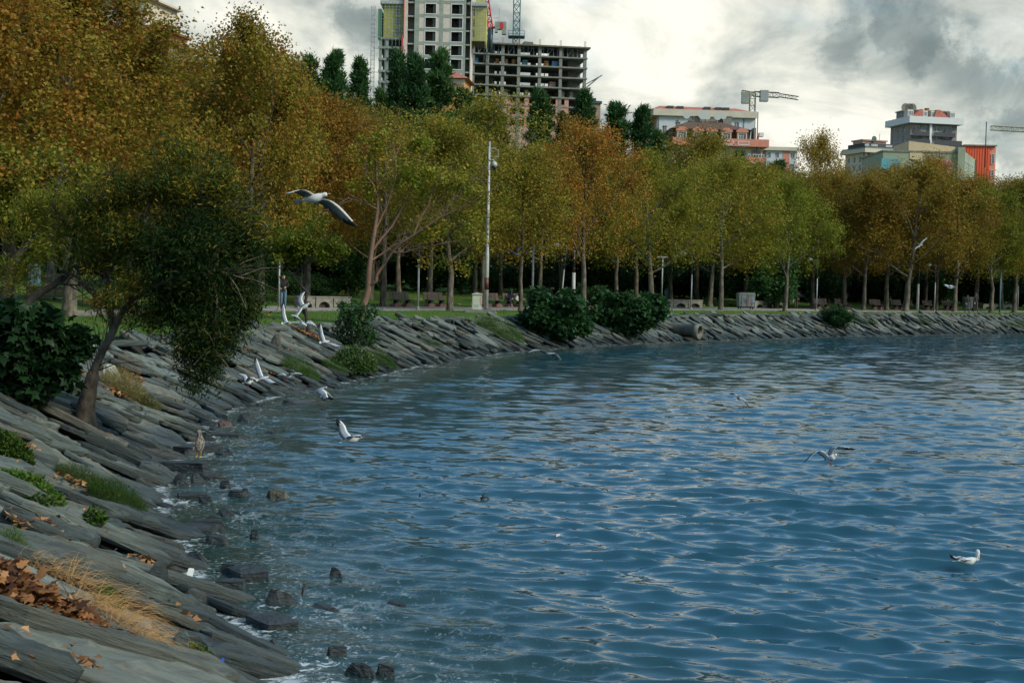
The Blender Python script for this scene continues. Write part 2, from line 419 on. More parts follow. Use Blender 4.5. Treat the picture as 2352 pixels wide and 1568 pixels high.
rip3 = q.noise(q.map(P, scale=(1.0, 1.0, 1)), 16.0, 3.0, .6, .6)
hgt = q.math('ADD', q.math('MULTIPLY', rip, .012), q.math('MULTIPLY', rip2, .0020))
lodv = q.add('ShaderNodeAttribute', attribute_name='lod').outputs['Fac']
rip0 = q.noise(q.map(P, scale=(.6, 1.25, 1), rot=(0, 0, rad(-6))), .8, 2.0, .5, .6)
rip9 = q.noise(q.map(P, scale=(.7, 1.5, 1), rot=(0, 0, rad(9))), 2.1, 1.0, .5, .3)
hgt = q.math('ADD', hgt, q.math('MULTIPLY', q.math('ADD', rip0, q.math('MULTIPLY', rip9, .36)), q.math('MULTIPLY', lodv, .12)))
chop = q.mr(sh, -3.2, -.3, 0.0, 1.0, True)
hgt = q.math('ADD', hgt, q.math('MULTIPLY', rip3, q.math('MULTIPLY', chop, .010)))
nm = q.add('ShaderNodeBump', {'Height': hgt, 'Strength': 1.0, 'Distance': 1.0}).outputs[0]
body = q.mix(q.mr(sh, -5.0, -.2, 0, 1, True), (.012, .058, .086), (.016, .036, .030))
fn = q.noise(q.map(P, scale=(1, 1, 1)), 7.0, 8, .72, 1.2)
fl = q.noise(P, .9, 3, .5)
band = q.mr(sh, -2.6, .05, 0.0, 1.0)
fm = q.math('MULTIPLY', q.mr(q.math('ADD', fn, q.math('MULTIPLY', q.math('SUBTRACT', fl, .5), .55)), .585, .65, 0, 1), q.math('POWER', band, 2.2))
edge = q.mr(q.math('ADD', q.math('ABSOLUTE', q.math('ADD', sh, .12)), q.math('MULTIPLY', fn, .55)), .30, .44, 1.0, 0.0)
fm = q.math('MAXIMUM', fm, q.math('MULTIPLY', edge, q.mr(q.noise(P, 5.5, 7, .75, 1.0), .44, .60, 0, .8)), clamp=True)
lace = q.mr(q.noise(P, 9, 6, .7, 1.6), .57, .64, 0, .4)
fm = q.math('MAXIMUM', fm, q.math('MULTIPLY', lace, q.mr(sh, -3.0, -1.0, 0, .8)), clamp=True)
b = q.add('ShaderNodeBsdfPrincipled', {'Base Color': body, 'Roughness': .02, 'IOR': 1.333, 'Normal': nm})
fo = q.add('ShaderNodeBsdfPrincipled', {'Base Color': (.62, .66, .66, 1), 'Roughness': .6})
mx = q.add('ShaderNodeMixShader', {0: fm, 1: b.outputs[0], 2: fo.outputs[0]})
q.add('ShaderNodeOutputMaterial', {0: mx.outputs[0]})
V_, F_, D_, L_ = water_mesh()
tag(link('water', np_mesh('water', V_, F_, waterM, attrs={'shore': ('POINT', D_), 'lod': ('POINT', L_)}, smooth=True)), 'rippled blue grey sea water of the bay', kind='structure')
# ------------------------------------------------------------------ stone slope: slate slabs
slateM = bpy.data.materials.new('slate'); slateM.use_nodes = True; q = NT(slateM.node_tree)
tcn = q.add('ShaderNodeTexCoord'); P = q.add('ShaderNodeNewGeometry').outputs['Position']
ob = tcn.outputs['Object']
rnd = q.add('ShaderNodeObjectInfo').outputs['Random']
at_ = q.add('ShaderNodeAttribute', attribute_name='tint').outputs['Fac']
rr_ = q.math('FRACT', q.math('ADD', rnd, at_))
gco = q.add('ShaderNodeAttribute', attribute_name='lco').outputs['Vector']
vv = q.vmath('ADD', gco, q.add('ShaderNodeCombineXYZ', {0: q.math('MULTIPLY', rr_, 37.0), 1: q.math('MULTIPLY', rr_, 11.0), 2: 0.0}).outputs[0])
grain = q.noise(q.map(vv, scale=(1.2, 9, 16)), 1.6, 8, .68, .5)
patch = q.noise(vv, 2.6, 5, .6)
lay = q.noise(q.map(vv, scale=(.7, 3.2, 14)), 2.2, 4, .6, .3)
c = q.ramp(rr_, [(0, (.034, .042, .037)), (.25, (.064, .076, .065)), (.5, (.098, .114, .095)), (.7, (.150, .166, .136)), (.85, (.120, .108, .080)), (1, (.075, .082, .064))])
c = q.mix(q.mr(grain, .40, .56), q.add('ShaderNodeVectorMath', {0: c, 3: .66}, operation='SCALE').outputs[0], c)
c = q.mix(q.mr(patch, .56, .72, 0, .45), c, (.15, .175, .145))
c = q.mix(q.mr(q.noise(vv, 3.2, 6, .7), .58, .70, 0, .6), c, (.085, .070, .030))
pz = q.add('ShaderNodeSeparateXYZ', {0: P}).outputs[2]
wet = q.mr(q.math('ADD', pz, q.math('MULTIPLY', q.noise(P, 1.2, 4), .5)), .42, .72, 1.0, 0.0, True)
c = q.mix(q.math('MULTIPLY', wet, .72), c, (.016, .022, .022))
hh = q.math('ADD', q.math('ADD', q.math('MULTIPLY', grain, .5), q.math('MULTIPLY', lay, .8)), q.math('MULTIPLY', q.noise(q.map(vv, scale=(3, 12, 20)), 5.0, 6, .7, .8), .35))
nm = q.add('ShaderNodeBump', {'Height': hh, 'Strength': 1.0, 'Distance': .035}).outputs[0]
b = q.add('ShaderNodeBsdfPrincipled', {'Base Color': c, 'Roughness': q.mr(wet, 0, 1, .65, .34), 'Specular IOR Level': .3, 'Normal': nm})
q.add('ShaderNodeOutputMaterial', {0: b.outputs[0]})

def stone_geo(rng, L, Wd, T, nr=3, terr=True):
    """one slate slab: angular outline, chamfered rim, stepped cleavage layers; x long axis. returns V, F(quads)"""
    k = 22 if nr >= 3 else 9
    base = np.array([(.96, -.50), (1.0, .30), (.55, .92), (-.50, 1.0), (-.98, .55), (-1.0, -.45), (-.55, -.96), (.45, -.98)])
    drop = rng.choice(8, rng.integers(2, 4), replace=False); base = np.delete(base, drop, 0) + rng.normal(0, .09, (8 - len(drop), 2)); na = len(base)
    ax, ay = base[:, 0] + base[:, 1] * rng.normal(0, .15), base[:, 1]
    # superellipse-like push to corners so that the outline is angular, not round
    u = np.arange(k) / k * na; i0 = u.astype(int) % na; f = u - np.floor(u)
    ox = ax[i0] * (1 - f) + ax[(i0 + 1) % na] * f; oy = ay[i0] * (1 - f) + ay[(i0 + 1) % na] * f
    ox = ox * L / 2; oy = oy * Wd / 2
    j = rng.normal(0, .012, (2, k)); ox += j[0] * L; oy += j[1] * Wd
    rings = []
    skew = rng.uniform(-.25, .25, 2)
    def ht(x, y):
        h = .05 * sin(x * 2.3 / L + skew[0] * 9) + skew[0] * .35 * x / L + skew[1] * .4 * y / Wd
        if terr:
            s_ = .22; g = (.35 * sin(x / L * 7 + y / Wd * 3 + skew[0] * 20) + .5 * sin(y / Wd * 5 + skew[1] * 20 + x / L * 2)) * .6
            h += round(g / s_) * s_ * .42
        return h * T
    levels = [(.90, -.5), (.99, -.30), (1.01, .05), (1.0, .33), (.975, .43)]
    V = []
    for sc, zl in levels:
        wob = rng.normal(0, .010, k)
        V.append([(ox[i] * (sc + wob[i]), oy[i] * (sc + wob[i]), zl * T + (ht(ox[i], oy[i]) if zl > 0 else ht(ox[i], oy[i]) * .3)) for i in range(k)])
    for t in np.linspace(.86, .0, nr + 1)[:-1] if nr > 1 else [.55]:
        V.append([(ox[i] * t, oy[i] * t, .46 * T + ht(ox[i] * t, oy[i] * t) + (rng.normal(0, .012) if nr >= 3 else 0)) for i in range(k)])
    nR = len(V); V = [p for r in V for p in r]
    V.append((0, 0, .46 * T + ht(0, 0))); V.append((0, 0, -.5 * T))
    Fc = []
    for r in range(nR - 1):
        for i in range(k): Fc.append((r * k + i, r * k + (i + 1) % k, (r + 1) * k + (i + 1) % k, (r + 1) * k + i))
    top = nR * k
    V = np.array(V)
    tri = [((nR - 1) * k + i, (nR - 1) * k + (i + 1) % k, top) for i in range(k)] + [((i + 1) % k, i, top + 1) for i in range(k)]
    return V, Fc, tri
def stone_mesh(name, rng, L, Wd, T, nr=3):
    V, Fc, tri = stone_geo(rng, L, Wd, T, nr)
    me = bpy.data.meshes.new(name); me.from_pydata([tuple(v) for v in V], [], Fc + tri); me.materials.append(slateM)
    a = me.attributes.new('lco', 'FLOAT_VECTOR', 'POINT'); a.data.foreach_set('vector', V.astype(np.float32).ravel())
    me.update(); return me
rs = np.random.default_rng(5)
BIG = [stone_mesh('slab', rs, 1.0, rs.uniform(.58, .85), rs.uniform(.085, .125), 4) for _ in range(16)]
SML = [stone_geo(rs, 1.0, rs.uniform(.55, .85), rs.uniform(.10, .15), 1, False) for _ in range(12)]

def slope_frame(s, d):
    px_ = np.interp(s, SS, SP[:, 0]); py_ = np.interp(s, SS, SP[:, 1])
    e = 1.5
    tx = np.interp(s + e, SS, SP[:, 0]) - np.interp(s - e, SS, SP[:, 0]); ty = np.interp(s + e, SS, SP[:, 1]) - np.interp(s - e, SS, SP[:, 1])
    l = hypot(tx, ty); tx /= l; ty /= l
    nx, ny = ty, -tx                      # land side
    x, y = px_ + nx * d, py_ + ny * d
    z = float(prof(d)) if d >= 0 else d * TT / TW
    sl = TT / TW
    if d > TW: sl = .02
    down = Vector((-nx, -ny, -sl)).normalized(); al = Vector((tx, ty, 0)); up = down.cross(al).normalized()
    if up.z < 0: up = -up
    return Vector((x, y, z)), down, al, up
placed = []
s_lo = float(np.interp(0, [0], [0])); smin = 0
# arc length window that the picture can see
_, aR = sdist([70], [140]); _, aN = sdist([2.8], [2.5])
s = float(aR[0]); send = float(aN[0]) + 6
while s < send:
    p0, *_ = slope_frame(s, 1.5); dist = hypot(p0.x, p0.y)
    sizeL = 1.0 if dist < 60 else .95
    step = .54
    row = [];
    d = (-.45 if dist > 22 else -.15) + rs.uniform(-.3, .2)
    while d < TW + .15:
        L = rs.lognormal(math.log(sizeL), .30); L = min(max(L, .5), 1.75)
        if dist < 16: L *= 1.1
        Wf = rs.uniform(.75, 1.2) * (1.1 if dist < 60 else 1.0)
        placed.append((s + rs.uniform(-.22, .22), d + L * .25, L, Wf)); d += L * rs.uniform(.50, .72)
    s += step * rs.uniform(.8, 1.15) * (1.15 if dist < 20 else 1.0)
# capping stones along the top edge, flat
s = float(aR[0])
while s < send:
    placed.append((s, TW + rs.uniform(.0, .25), rs.uniform(.5, 1.0), rs.uniform(.9, 1.3))); s += rs.uniform(.45, .9)
rec = []
PIPE0 = Vector(atz(1608, 762, .55)); PIPEA = Vector((-.84, .53, .07)).normalized()
for (s, d, L, Wf) in placed:
    c0, down, al, up = slope_frame(s, d)
    yaw = rs.normal(.22, .20) if d < TW else rs.uniform(0, 3)
    xa = (down * cos(yaw) + al * sin(yaw)).normalized()
    pit = rs.normal(.06, .05) if d < TW - .4 else rs.normal(0, .03)                     # the slabs overlap like shingles
    xa = (xa + up * pit).normalized()
    ya = (up.cross(xa) + up * rs.normal(-.08, .09)).normalized(); za = xa.cross(ya).normalized()
    if d > TW - .55: ya = (up.cross(xa)).normalized(); za = xa.cross(ya).normalized(); c0 = c0 - up * .07
    pos = c0 + up * (rs.uniform(-.07, .10) * (1 if L > .7 else .6))
    M = Matrix(((xa.x, ya.x, za.x, pos.x), (xa.y, ya.y, za.y, pos.y), (xa.z, ya.z, za.z, pos.z), (0, 0, 0, 1)))
    tt_ = max(-.3, min(1.6, (pos - PIPE0).dot(PIPEA))); fd = (pos - PIPE0 - PIPEA * tt_); fd.z *= .3
    if fd.length < .68: continue
    scl = (L * 1.10, L ** .5 * Wf * .98, max(.75, L ** .5) * rs.uniform(.75, 1.35))
    dist = hypot(pos.x, pos.y)
    inview = (pos.y > 5.5) and abs(pos.x / pos.y) < .40
    vis = pos.z > -.12
    rec.append((L / dist * (1 if inview and vis else .01) , M, scl))
rec.sort(key=lambda r: -r[0])
slope = thing('stone_slope', 'long sloping bank of grey green slate slabs between lawn and water', 'stone bank')
for i, (_, M, scl) in enumerate(rec[:300]):
    o = link('stone', BIG[i % len(BIG)], slope); o.matrix_world = M @ Matrix.Diagonal((*scl, 1))
Vs, Fq, tn, lc, nb = [], [], [], [], 0
for i, (_, M, scl) in enumerate(rec[300:]):
    V, Fc, tri = SML[i % len(SML)]
    Mm = np.array(M) @ np.diag([*scl, 1]); Vw = (np.c_[V, np.ones(len(V))] @ Mm.T)[:, :3]
    Vs.append(Vw); Fq += [tuple(a + nb for a in f) for f in Fc] + [tuple(a + nb for a in f) for f in tri]; nb += len(V)
    tn += [rs.random()] * len(V); lc.append(V + [0, 0, 0])
me = bpy.data.meshes.new('far_stones'); me.from_pydata(np.concatenate(Vs).tolist(), [], Fq); me.materials.append(slateM)
a = me.attributes.new('tint', 'FLOAT', 'POINT'); a.data.foreach_set('value', np.array(tn, np.float32))
a = me.attributes.new('lco', 'FLOAT_VECTOR', 'POINT'); a.data.foreach_set('vector', np.concatenate(lc).astype(np.float32).ravel())
tag(link('farther_stones', me, slope), kind='stuff')

# rocks that stand in the shallow water: picture x, waterline y, width px, height px, kind, label
def rock_geo(rng, w, dpt, h, kind):
    """angular rock: the convex hull of scattered points, flat or peaked"""
    n_ = {'peak': 13, 'flat': 16, 'round': 26, 'box': 8}[kind]; bm_ = bmesh.new()
    if kind == 'box':
        P_ = [((sx_ * .5 + rng.normal(0, .03)) * w, (sy_ * .5 + rng.normal(0, .03)) * dpt, z_) for sx_ in (-1, 1) for sy_ in (-1, 1) for z_ in (-.1, h * rng.uniform(.85, 1))]
        P_ += [(rng.uniform(-.4, .4) * w, rng.uniform(-.4, .4) * dpt, h * 1.04) for _ in range(3)]
    else:
        P_ = []
        for i in range(n_):
            a = i / n_ * 6.28 * 3 + rng.normal(0, .2); t = (i % 3) / 2.0
            r = (.5 - {'peak': .34, 'flat': .12, 'round': .20}[kind] * t) * rng.uniform(.8, 1.08)
            P_.append((cos(a) * r * w, sin(a) * r * dpt, -.08 + t * (h * {'peak': .75, 'flat': .85, 'round': .8}[kind] + .08) * rng.uniform(.85, 1.1)))
        if kind == 'peak': P_.append((rng.uniform(-.15, .15) * w, 0, h)); P_.append((rng.uniform(-.2, .0) * w, .1 * dpt, h * .95))
        if kind == 'round': P_ += [(rng.uniform(-.2, .2) * w, rng.uniform(-.2, .2) * dpt, h * rng.uniform(.92, 1)) for _ in range(4)]
    vs = [bm_.verts.new(p) for p in P_]; r_ = bmesh.ops.convex_hull(bm_, input=vs)
    bmesh.ops.delete(bm_, geom=[g for g in r_['geom_interior'] if isinstance(g, bmesh.types.BMVert)], context='VERTS')
    bmesh.ops.subdivide_edges(bm_, edges=bm_.edges[:], cuts=1, use_grid_fill=True)
    for v in bm_.verts: v.co += Vector((rng.normal(0, .014) * w, rng.normal(0, .014) * w, rng.normal(0, .02) * h))
    bm_.verts.ensure_lookup_table(); bm_.verts.index_update(); V = np.array([tuple(v.co) for v in bm_.verts]); Fc = [tuple(v.index for v in f.verts) for f in bm_.faces]; bm_.free()
    return V, Fc
wetM = pm('wet_black_rock', (.040, .046, .045), (.012, .015, .015), 3, .38, 1.0, 9, .05, (1, 1, 2.5), spec=.35)
tanM = pm('algae_rock', (.10, .075, .035), (.035, .035, .025), 7, .5, .8, 16, .03)
redM = pm('red_stone', (.10, .042, .030), (.055, .028, .022), 5, .45, .6, 16, .03)
GR = 'rocks standing in the shallow water'
ROCKS = [(415, 1083, 98, 26, 'box', 0, 'long dark slab of rock that a brown speckled gull stands on'),
 (412, 1112, 38, 30, 'peak', 0, 'pointed dark rock just below the long slab with the gull'),
 (452, 1108, 38, 26, 'peak', 0, 'blunt black rock right beside the pointed rock below the gull'),
 (482, 1098, 62, 12, 'flat', 0, 'low black rock off the right end of the slab with the gull'),
 (470, 1010, 48, 20, 'peak', 0, 'dark grey angular rock in the water just beyond the standing gull'),
 (515, 979, 36, 15, 'round', 2, 'rounded reddish brown stone at the waterline beyond the gull'),
 (478, 979, 44, 11, 'flat', 0, 'flat black rock touching the rounded reddish stone'),
 (523, 1044, 24, 12, 'peak', 0, 'small black rock to the right of the standing gull'),
 (515, 1118, 30, 14, 'round', 0, 'small dark boulder between the gull slab and the tan topped rock'),
 (637, 1143, 66, 22, 'round', 1, 'rock with a tan weedy top farthest out from the bank'),
 (545, 1140, 50, 12, 'flat', 0, 'low dark rock to the left of the tan topped rock'),
 (562, 1138, 22, 20, 'peak', 0, 'small dark peak at the right end of a low rock near the tan topped rock'),
 (470, 1155, 34, 10, 'flat', 0, 'thin grey slate piece awash below the pointed rocks'),
 (584, 1233, 24, 9, 'round', 0, 'small round dark stone standing alone beside breaking foam'),
 (455, 1222, 118, 16, 'flat', 0, 'long black rock awash in dark water in the middle of the shallows'),
 (448, 1290, 62, 24, 'peak', 0, 'dark angular rock close to the bank above the floating brick slab'),
 (525, 1316, 46, 12, 'flat', 0, 'flat black rock above the rectangular slab in the water'),
 (566, 1325, 26, 10, 'peak', 0, 'little black rock to the upper right of the rectangular slab'),
 (495, 1250, 54, 7, 'flat', 0, 'thin dark rock edge awash left of the breaking foam'),
 (525, 1354, 62, 16, 'box', 0, 'rectangular paving slab lying in the shallow water'),
 (542, 1374, 42, 12, 'flat', 0, 'small grey green slab just below the rectangular paving slab'),
 (640, 1392, 92, 44, 'peak', 0, 'largest grey slate rock rising out of the near water'),
 (772, 1325, 38, 18, 'peak', 0, 'dark rock alone in the open water right of the large slate rock'),
 (830, 1552, 86, 22, 'round', 0, 'large black rock in the nearest water at the picture edge'),
 (886, 1552, 44, 13, 'flat', 0, 'smaller black rock beside the large black rock at the bottom'),
 (772, 1508, 52, 6, 'flat', 0, 'thin flat stone awash above the large black rock at the bottom'),
 (700, 878, 40, 14, 'peak', 0, 'dark block of rock where the waves break under the flying gulls'),
 (712, 884, 34, 10, 'flat', 0, 'flat rock right of the dark block where waves break'),
 (905, 832, 26, 7, 'flat', 0, 'small dark stone at the foot of the pink flowering bush'),
 (1128, 803, 20, 6, 'round', 0, 'small dark stone at the waterline under the grassy slope')]
for (x, y, w, h, kd, mi, lab) in ROCKS:
    p = atz(x, y, 0); sc = p.y / F
    V, Fc = rock_geo(rs, w * sc * {'peak': 1.65, 'flat': 1.25, 'round': 1.2, 'box': 1.05}[kd], min(w * sc * .6, .9) if kd != 'box' else w * sc * .4, max(h * sc * .85, .10), kd)
    me = bpy.data.meshes.new('rock'); me.from_pydata(V.tolist(), [], Fc); me.materials.append([wetM, tanM, redM][mi])
    a = me.attributes.new('lco', 'FLOAT_VECTOR', 'POINT'); a.data.foreach_set('vector', V.astype(np.float32).ravel())
    tag(link('rock', me, loc=(p.x, p.y + w * sc * .2, 0), rot=(0, 0, rs.uniform(-.3, .1))), lab, 'rock', GR)
lab = 'small wet dark stone awash along the near waterline'
SR = []
for j in range(5):
    V, Fc = rock_geo(rs, 1, .75, .30, ('flat', 'peak', 'round', 'flat', 'box')[j]); me = bpy.data.meshes.new('rock'); me.from_pydata(V.tolist(), [], Fc); me.materials.append(wetM); SR.append(me)
for i in range(70):
    Yr = rs.uniform(11, 44); d = -abs(rs.normal(0, .75)) - .05; sa = float(np.interp(0, [0], [0])); k_ = np.argmin(np.abs(SP[:, 1] - Yr) + np.where(SP[:, 0] > 2, 99, 0))
    c0, down, al, up = slope_frame(SS[k_] + rs.uniform(-2, 2), d); s_ = rs.lognormal(math.log(.26), .45)
    tag(link('rock', SR[i % 5], loc=(c0.x, c0.y, -.06), rot=(0, 0, rs.uniform(0, 6.28)), scale=(s_ * rs.uniform(.9, 1.6), s_, s_ * rs.uniform(.7, 1.3))), lab, 'rock', 'small stones awash along the waterline')
# a few loose blocks standing on the slope
for (x, y, w, h, kd, lab) in ((402, 1478, 78, 92, 'round', 'upright grey green boulder wedged between slabs in the near left'),
        (360, 1300, 92, 46, 'peak', 'dark brownish block perched on the slabs near the waterline'),
        (447, 1365, 80, 34, 'round', 'rounded slab end lying on the bank above the water edge'),
        (632, 776, 30, 30, 'round', 'rounded grey boulder standing among the upper slabs'),
        (392, 868, 0, 0, '', '')):
    if not lab: continue
    p = hit(x, y + h * .5); sc = p.y / F
    V, Fc = rock_geo(rs, w * sc, w * sc * .7, h * sc * .85, kd)
    me = bpy.data.meshes.new('boulder'); me.from_pydata(V.tolist(), [], Fc); me.materials.append(slateM)
    a = me.attributes.new('lco', 'FLOAT_VECTOR', 'POINT'); a.data.foreach_set('vector', V.astype(np.float32).ravel())
    tag(link('boulder', me, loc=tuple(p), rot=(0, rad(18), rs.uniform(-.5, .5))), lab, 'rock', 'loose blocks on the stone bank')
p = hit(253, 868); V, Fc = rock_geo(rs, .5, .35, .3, 'round')
me = bpy.data.meshes.new('boulder'); me.from_pydata(V.tolist(), [], Fc); me.materials.append(pm('pale_stone', (.42, .40, .34), (.25, .27, .16), 4, .8, .3))
tag(link('boulder', me, loc=tuple(p)), 'pale mossy stone beside the dark fig bush', 'rock')
# ------------------------------------------------------------------ foliage
SHAPES = {
 'oval': (np.array([(0, 0, 0), (.45, .34, .08), (1, 0, -.05), (.5, -.34, .10)]), [(0, 1, 2), (0, 2, 3)]),
 'thin': (np.array([(0, 0, 0), (.45, .11, .03), (1, 0, -.08), (.5, -.11, .03)]), [(0, 1, 2), (0, 2, 3)]),
 'lobed': (np.array([(0, 0, 0), (.18, .42, .05), (.42, .30, .02), (.62, .52, -.06), (.66, .22, .04), (1.05, 0, -.10), (.66, -.22, .04), (.62, -.52, -.06), (.42, -.30, .02), (.18, -.42, .05)]),
           [(0, 1, 2), (0, 2, 4), (2, 3, 4), (0, 4, 6), (4, 5, 6), (0, 6, 8), (6, 7, 8), (0, 8, 9)]),
 'star': (np.array([(0, 0, 0), (.30, .55, .06), (.48, .26, 0), (1.0, 0, -.10), (.48, -.26, 0), (.30, -.55, .06)]), [(0, 1, 2), (0, 2, 4), (2, 3, 4), (0, 4, 5)]),
 'needle': (np.array([(0, .04, 0), (0, -.04, 0), (1, 0, .02)]), [(0, 1, 2)]),
}
def leaves(name, C_, size, shape, mat, rng, up=.5, droop=.0, dirs=None, tint=None, val=None, sv=.3):
    """one mesh of real little leaves at centres C_ (N,3)"""
    N = len(C_); T, tri = SHAPES[shape]; tri = np.array(tri)
    nrm = rng.normal(0, 1, (N, 3)); nrm[:, 2] = np.abs(nrm[:, 2]) + up; nrm /= np.linalg.norm(nrm, axis=1)[:, None]
    a = rng.normal(0, 1, (N, 3)) if dirs is None else dirs + rng.normal(0, .35, (N, 3)); a[:, 2] -= droop
    u = a - nrm * (a * nrm).sum(1)[:, None]; u /= np.linalg.norm(u, axis=1)[:, None] + 1e-9
    v = np.cross(nrm, u)
    sz = size * (1 + rng.uniform(-sv, sv, N))
    V = C_[:, None, :] + sz[:, None, None] * (T[None, :, 0, None] * u[:, None] + T[None, :, 1, None] * v[:, None] + T[None, :, 2, None] * nrm[:, None])
    kt = len(T); Fc = (np.arange(N) * kt)[:, None, None] + tri[None]
    if tint is None: tint = rng.random(N)
    if val is None: val = rng.uniform(.78, 1.14, N)
    rep = len(tri)
    return np_mesh(name, V.reshape(-1, 3), Fc.reshape(-1, 3), mat, attrs={'tint': ('FACE', np.repeat(tint, rep)), 'val': ('FACE', np.repeat(val, rep))})

def envelope(H, clear, R, asym=None):
    hc = (H + clear) / 2; hz = (H - clear) / 2
    ph = random.random() * 6
    def inside(p, k=1.0):
        x, y, z = p; t = (z - hc) / hz
        if t > 1 or t < -1.05: return False
        a = atan2(y, x)
        rr = R * k * (1 + .16 * sin(3 * a + ph) + .12 * sin(5 * a + z * 1.3 + ph * 2) + .10 * sin(z * 2.1 + ph))
        prof_ = sqrt(max(0, 1 - abs(t) ** (2.0 if t > 0 else 3.0)))
        return hypot(x, y) < rr * prof_
    return inside, hc, hz

def grow(seed, H, clear, R, tr, nl=9, lean=(0, 0), steep=(.5, 1.1), fork=None, twigs=5, sec=6, bare=False, straight=True):
    """trunk with limbs, boughs and twigs inside an uneven envelope; returns MB and leaf anchors (p, dir)"""
    random.seed(seed); mb = MB(); anchors = []
    inside, hc, hz = envelope(H, clear, R)
    top = H * .80; npt = 9; tp = []; wob = Vector((0, 0, 0)); wx, wy = random.uniform(-1, 1), random.uniform(-1, 1)
    for i in range(npt):
        t = i / (npt - 1); wob += Vector((random.gauss(0, .07), random.gauss(0, .07), 0)) * (H / 11)
        tp.append(Vector((lean[0] * t * t, lean[1] * t * t, t * top)) + wob * min(1, t * 3))
    tr_ = [tr * (1.45 if i == 0 else (1.05 if i == 1 else 1)) * (1 - .80 * (i / (npt - 1)) ** 1.1) for i in range(npt)]
    tp.insert(1, tp[0].lerp(tp[1], .22)); tr_.insert(1, tr * 1.06)
    mb.tube([tp[0] - Vector((0, 0, .35))] + tp, [tr_[0]] + tr_, 9)
    def trunk_at(z):
        for a, b_ in zip(tp, tp[1:]):
            if b_.z >= z: return a.lerp(b_, (z - a.z) / max(b_.z - a.z, 1e-6))
        return tp[-1]
    def bough(p, d, L, r, lvl):
        n_ = 6 if lvl == 0 else (4 if lvl == 1 else 3); pts = [p]; q_ = p.copy(); dd = d.normalized()
        for i in range(n_):
            dd = (dd + Vector((random.gauss(0, .13), random.gauss(0, .13), random.gauss(.07 if lvl == 0 else .04, .10)))).normalized()
            q_ = q_ + dd * (L / n_); pts.append(q_.copy())
        mb.tube(pts, [max(r * (1 - .8 * i / n_), .006) for i in range(n_ + 1)], (6, 4, 3)[lvl], caps=False)
        if lvl == 2:
            for q2 in pts[1:]: anchors.append((q2, dd))
            return
        cnt = sec if lvl == 0 else twigs
        for j in range(cnt):
            f = .22 + .78 * (j + random.random() * .8) / cnt; f = min(f, .99); idx = int(f * n_); o = pts[idx].lerp(pts[idx + 1], f * n_ - idx)
            ax = (pts[idx + 1] - pts[idx]).normalized(); side = ax.cross(Vector((random.gauss(0, 1), random.gauss(0, 1), random.gauss(0, 1)))).normalized()
            nd = (ax * random.uniform(.55, .95) + side * random.uniform(.5, .95) + Vector((0, 0, .12))).normalized()
            L2 = L * random.uniform(.32, .55) * (1.1 - .4 * f) if lvl == 0 else random.uniform(.45, 1.0) * (H / 11)
            if lvl == 0:
                k_ = 0
                while k_ < 6 and not inside(o + nd * L2, 1.08): L2 *= .82; k_ += 1
            bough(o, nd, L2, max(r * .42 * (1 - .4 * f), .010), lvl + 1)
        if lvl == 1: anchors.append((pts[-1], dd))
    for i in range(nl):
        t = i / (nl - 1); z = clear * .92 + (top - clear * .92) * t ** .9
        o = trunk_at(z); a = i * 2.4 + random.uniform(-.4, .4); el = steep[0] + (steep[1] - steep[0]) * t + random.uniform(-.15, .15)
        d = Vector((cos(a) * cos(el), sin(a) * cos(el), sin(el))); L = .6
        while inside(o + d * (L + .3) + Vector((0, 0, L * .06)), 1.0) and L < R * 2.2: L += .3
        L *= random.uniform(.80, 1.03)
        bough(o, d, max(L, 1.0), tr * (.42 - .22 * t), 0)
    return mb, anchors, inside, hc, hz

def crown_pts(anchors, inside, hc, hz, R, n_, rng, spread=.26, fill=.35, clump=.34, limit=1.12):
    A = np.array([tuple(a[0]) for a in anchors])
    nf = int(len(A) * fill / (1 - fill)); Fp = []
    while len(Fp) < nf:
        p = (random.uniform(-R, R) * 1.2, random.uniform(-R, R) * 1.2, hc + random.uniform(-hz, hz))
        if inside(p, .98) and not inside((p[0], p[1], p[2]), .55 + .25 * random.random()): Fp.append(p)
    A = np.concatenate([A, np.array(Fp)]) if nf else A
    wts = rng.lognormal(0, .6, len(A)); wts /= wts.sum()
    idx = rng.choice(len(A), n_, p=wts)
    sp = np.where(rng.random(n_) < .75, spread, clump * 1.5)
    P_ = A[idx] + np.clip(rng.normal(0, 1, (n_, 3)), -1.7, 1.7) * sp[:, None]
    ctint = rng.normal(0, .16, len(A))[idx]
    return P_, ctint

def make_tree_mesh(seed, H, clear, R, tr, n_, size, shape='oval', bark=None, leafm=None, fill=.35, spread=.26, **kw):
    rng = np.random.default_rng(seed)
    mb, an, ins, hc, hz = grow(seed, H, clear, R, tr, **kw)
    P_, ct_ = crown_pts(an, ins, hc, hz, R, n_, rng, spread, fill)
    tint = np.clip(rng.random(n_) * .62 + .19 + ct_, 0, 1.2)
    return mb.mesh('trunk', bark or barkM), leaves('crown', P_, size, shape, leafm or leafM, rng, tint=tint)

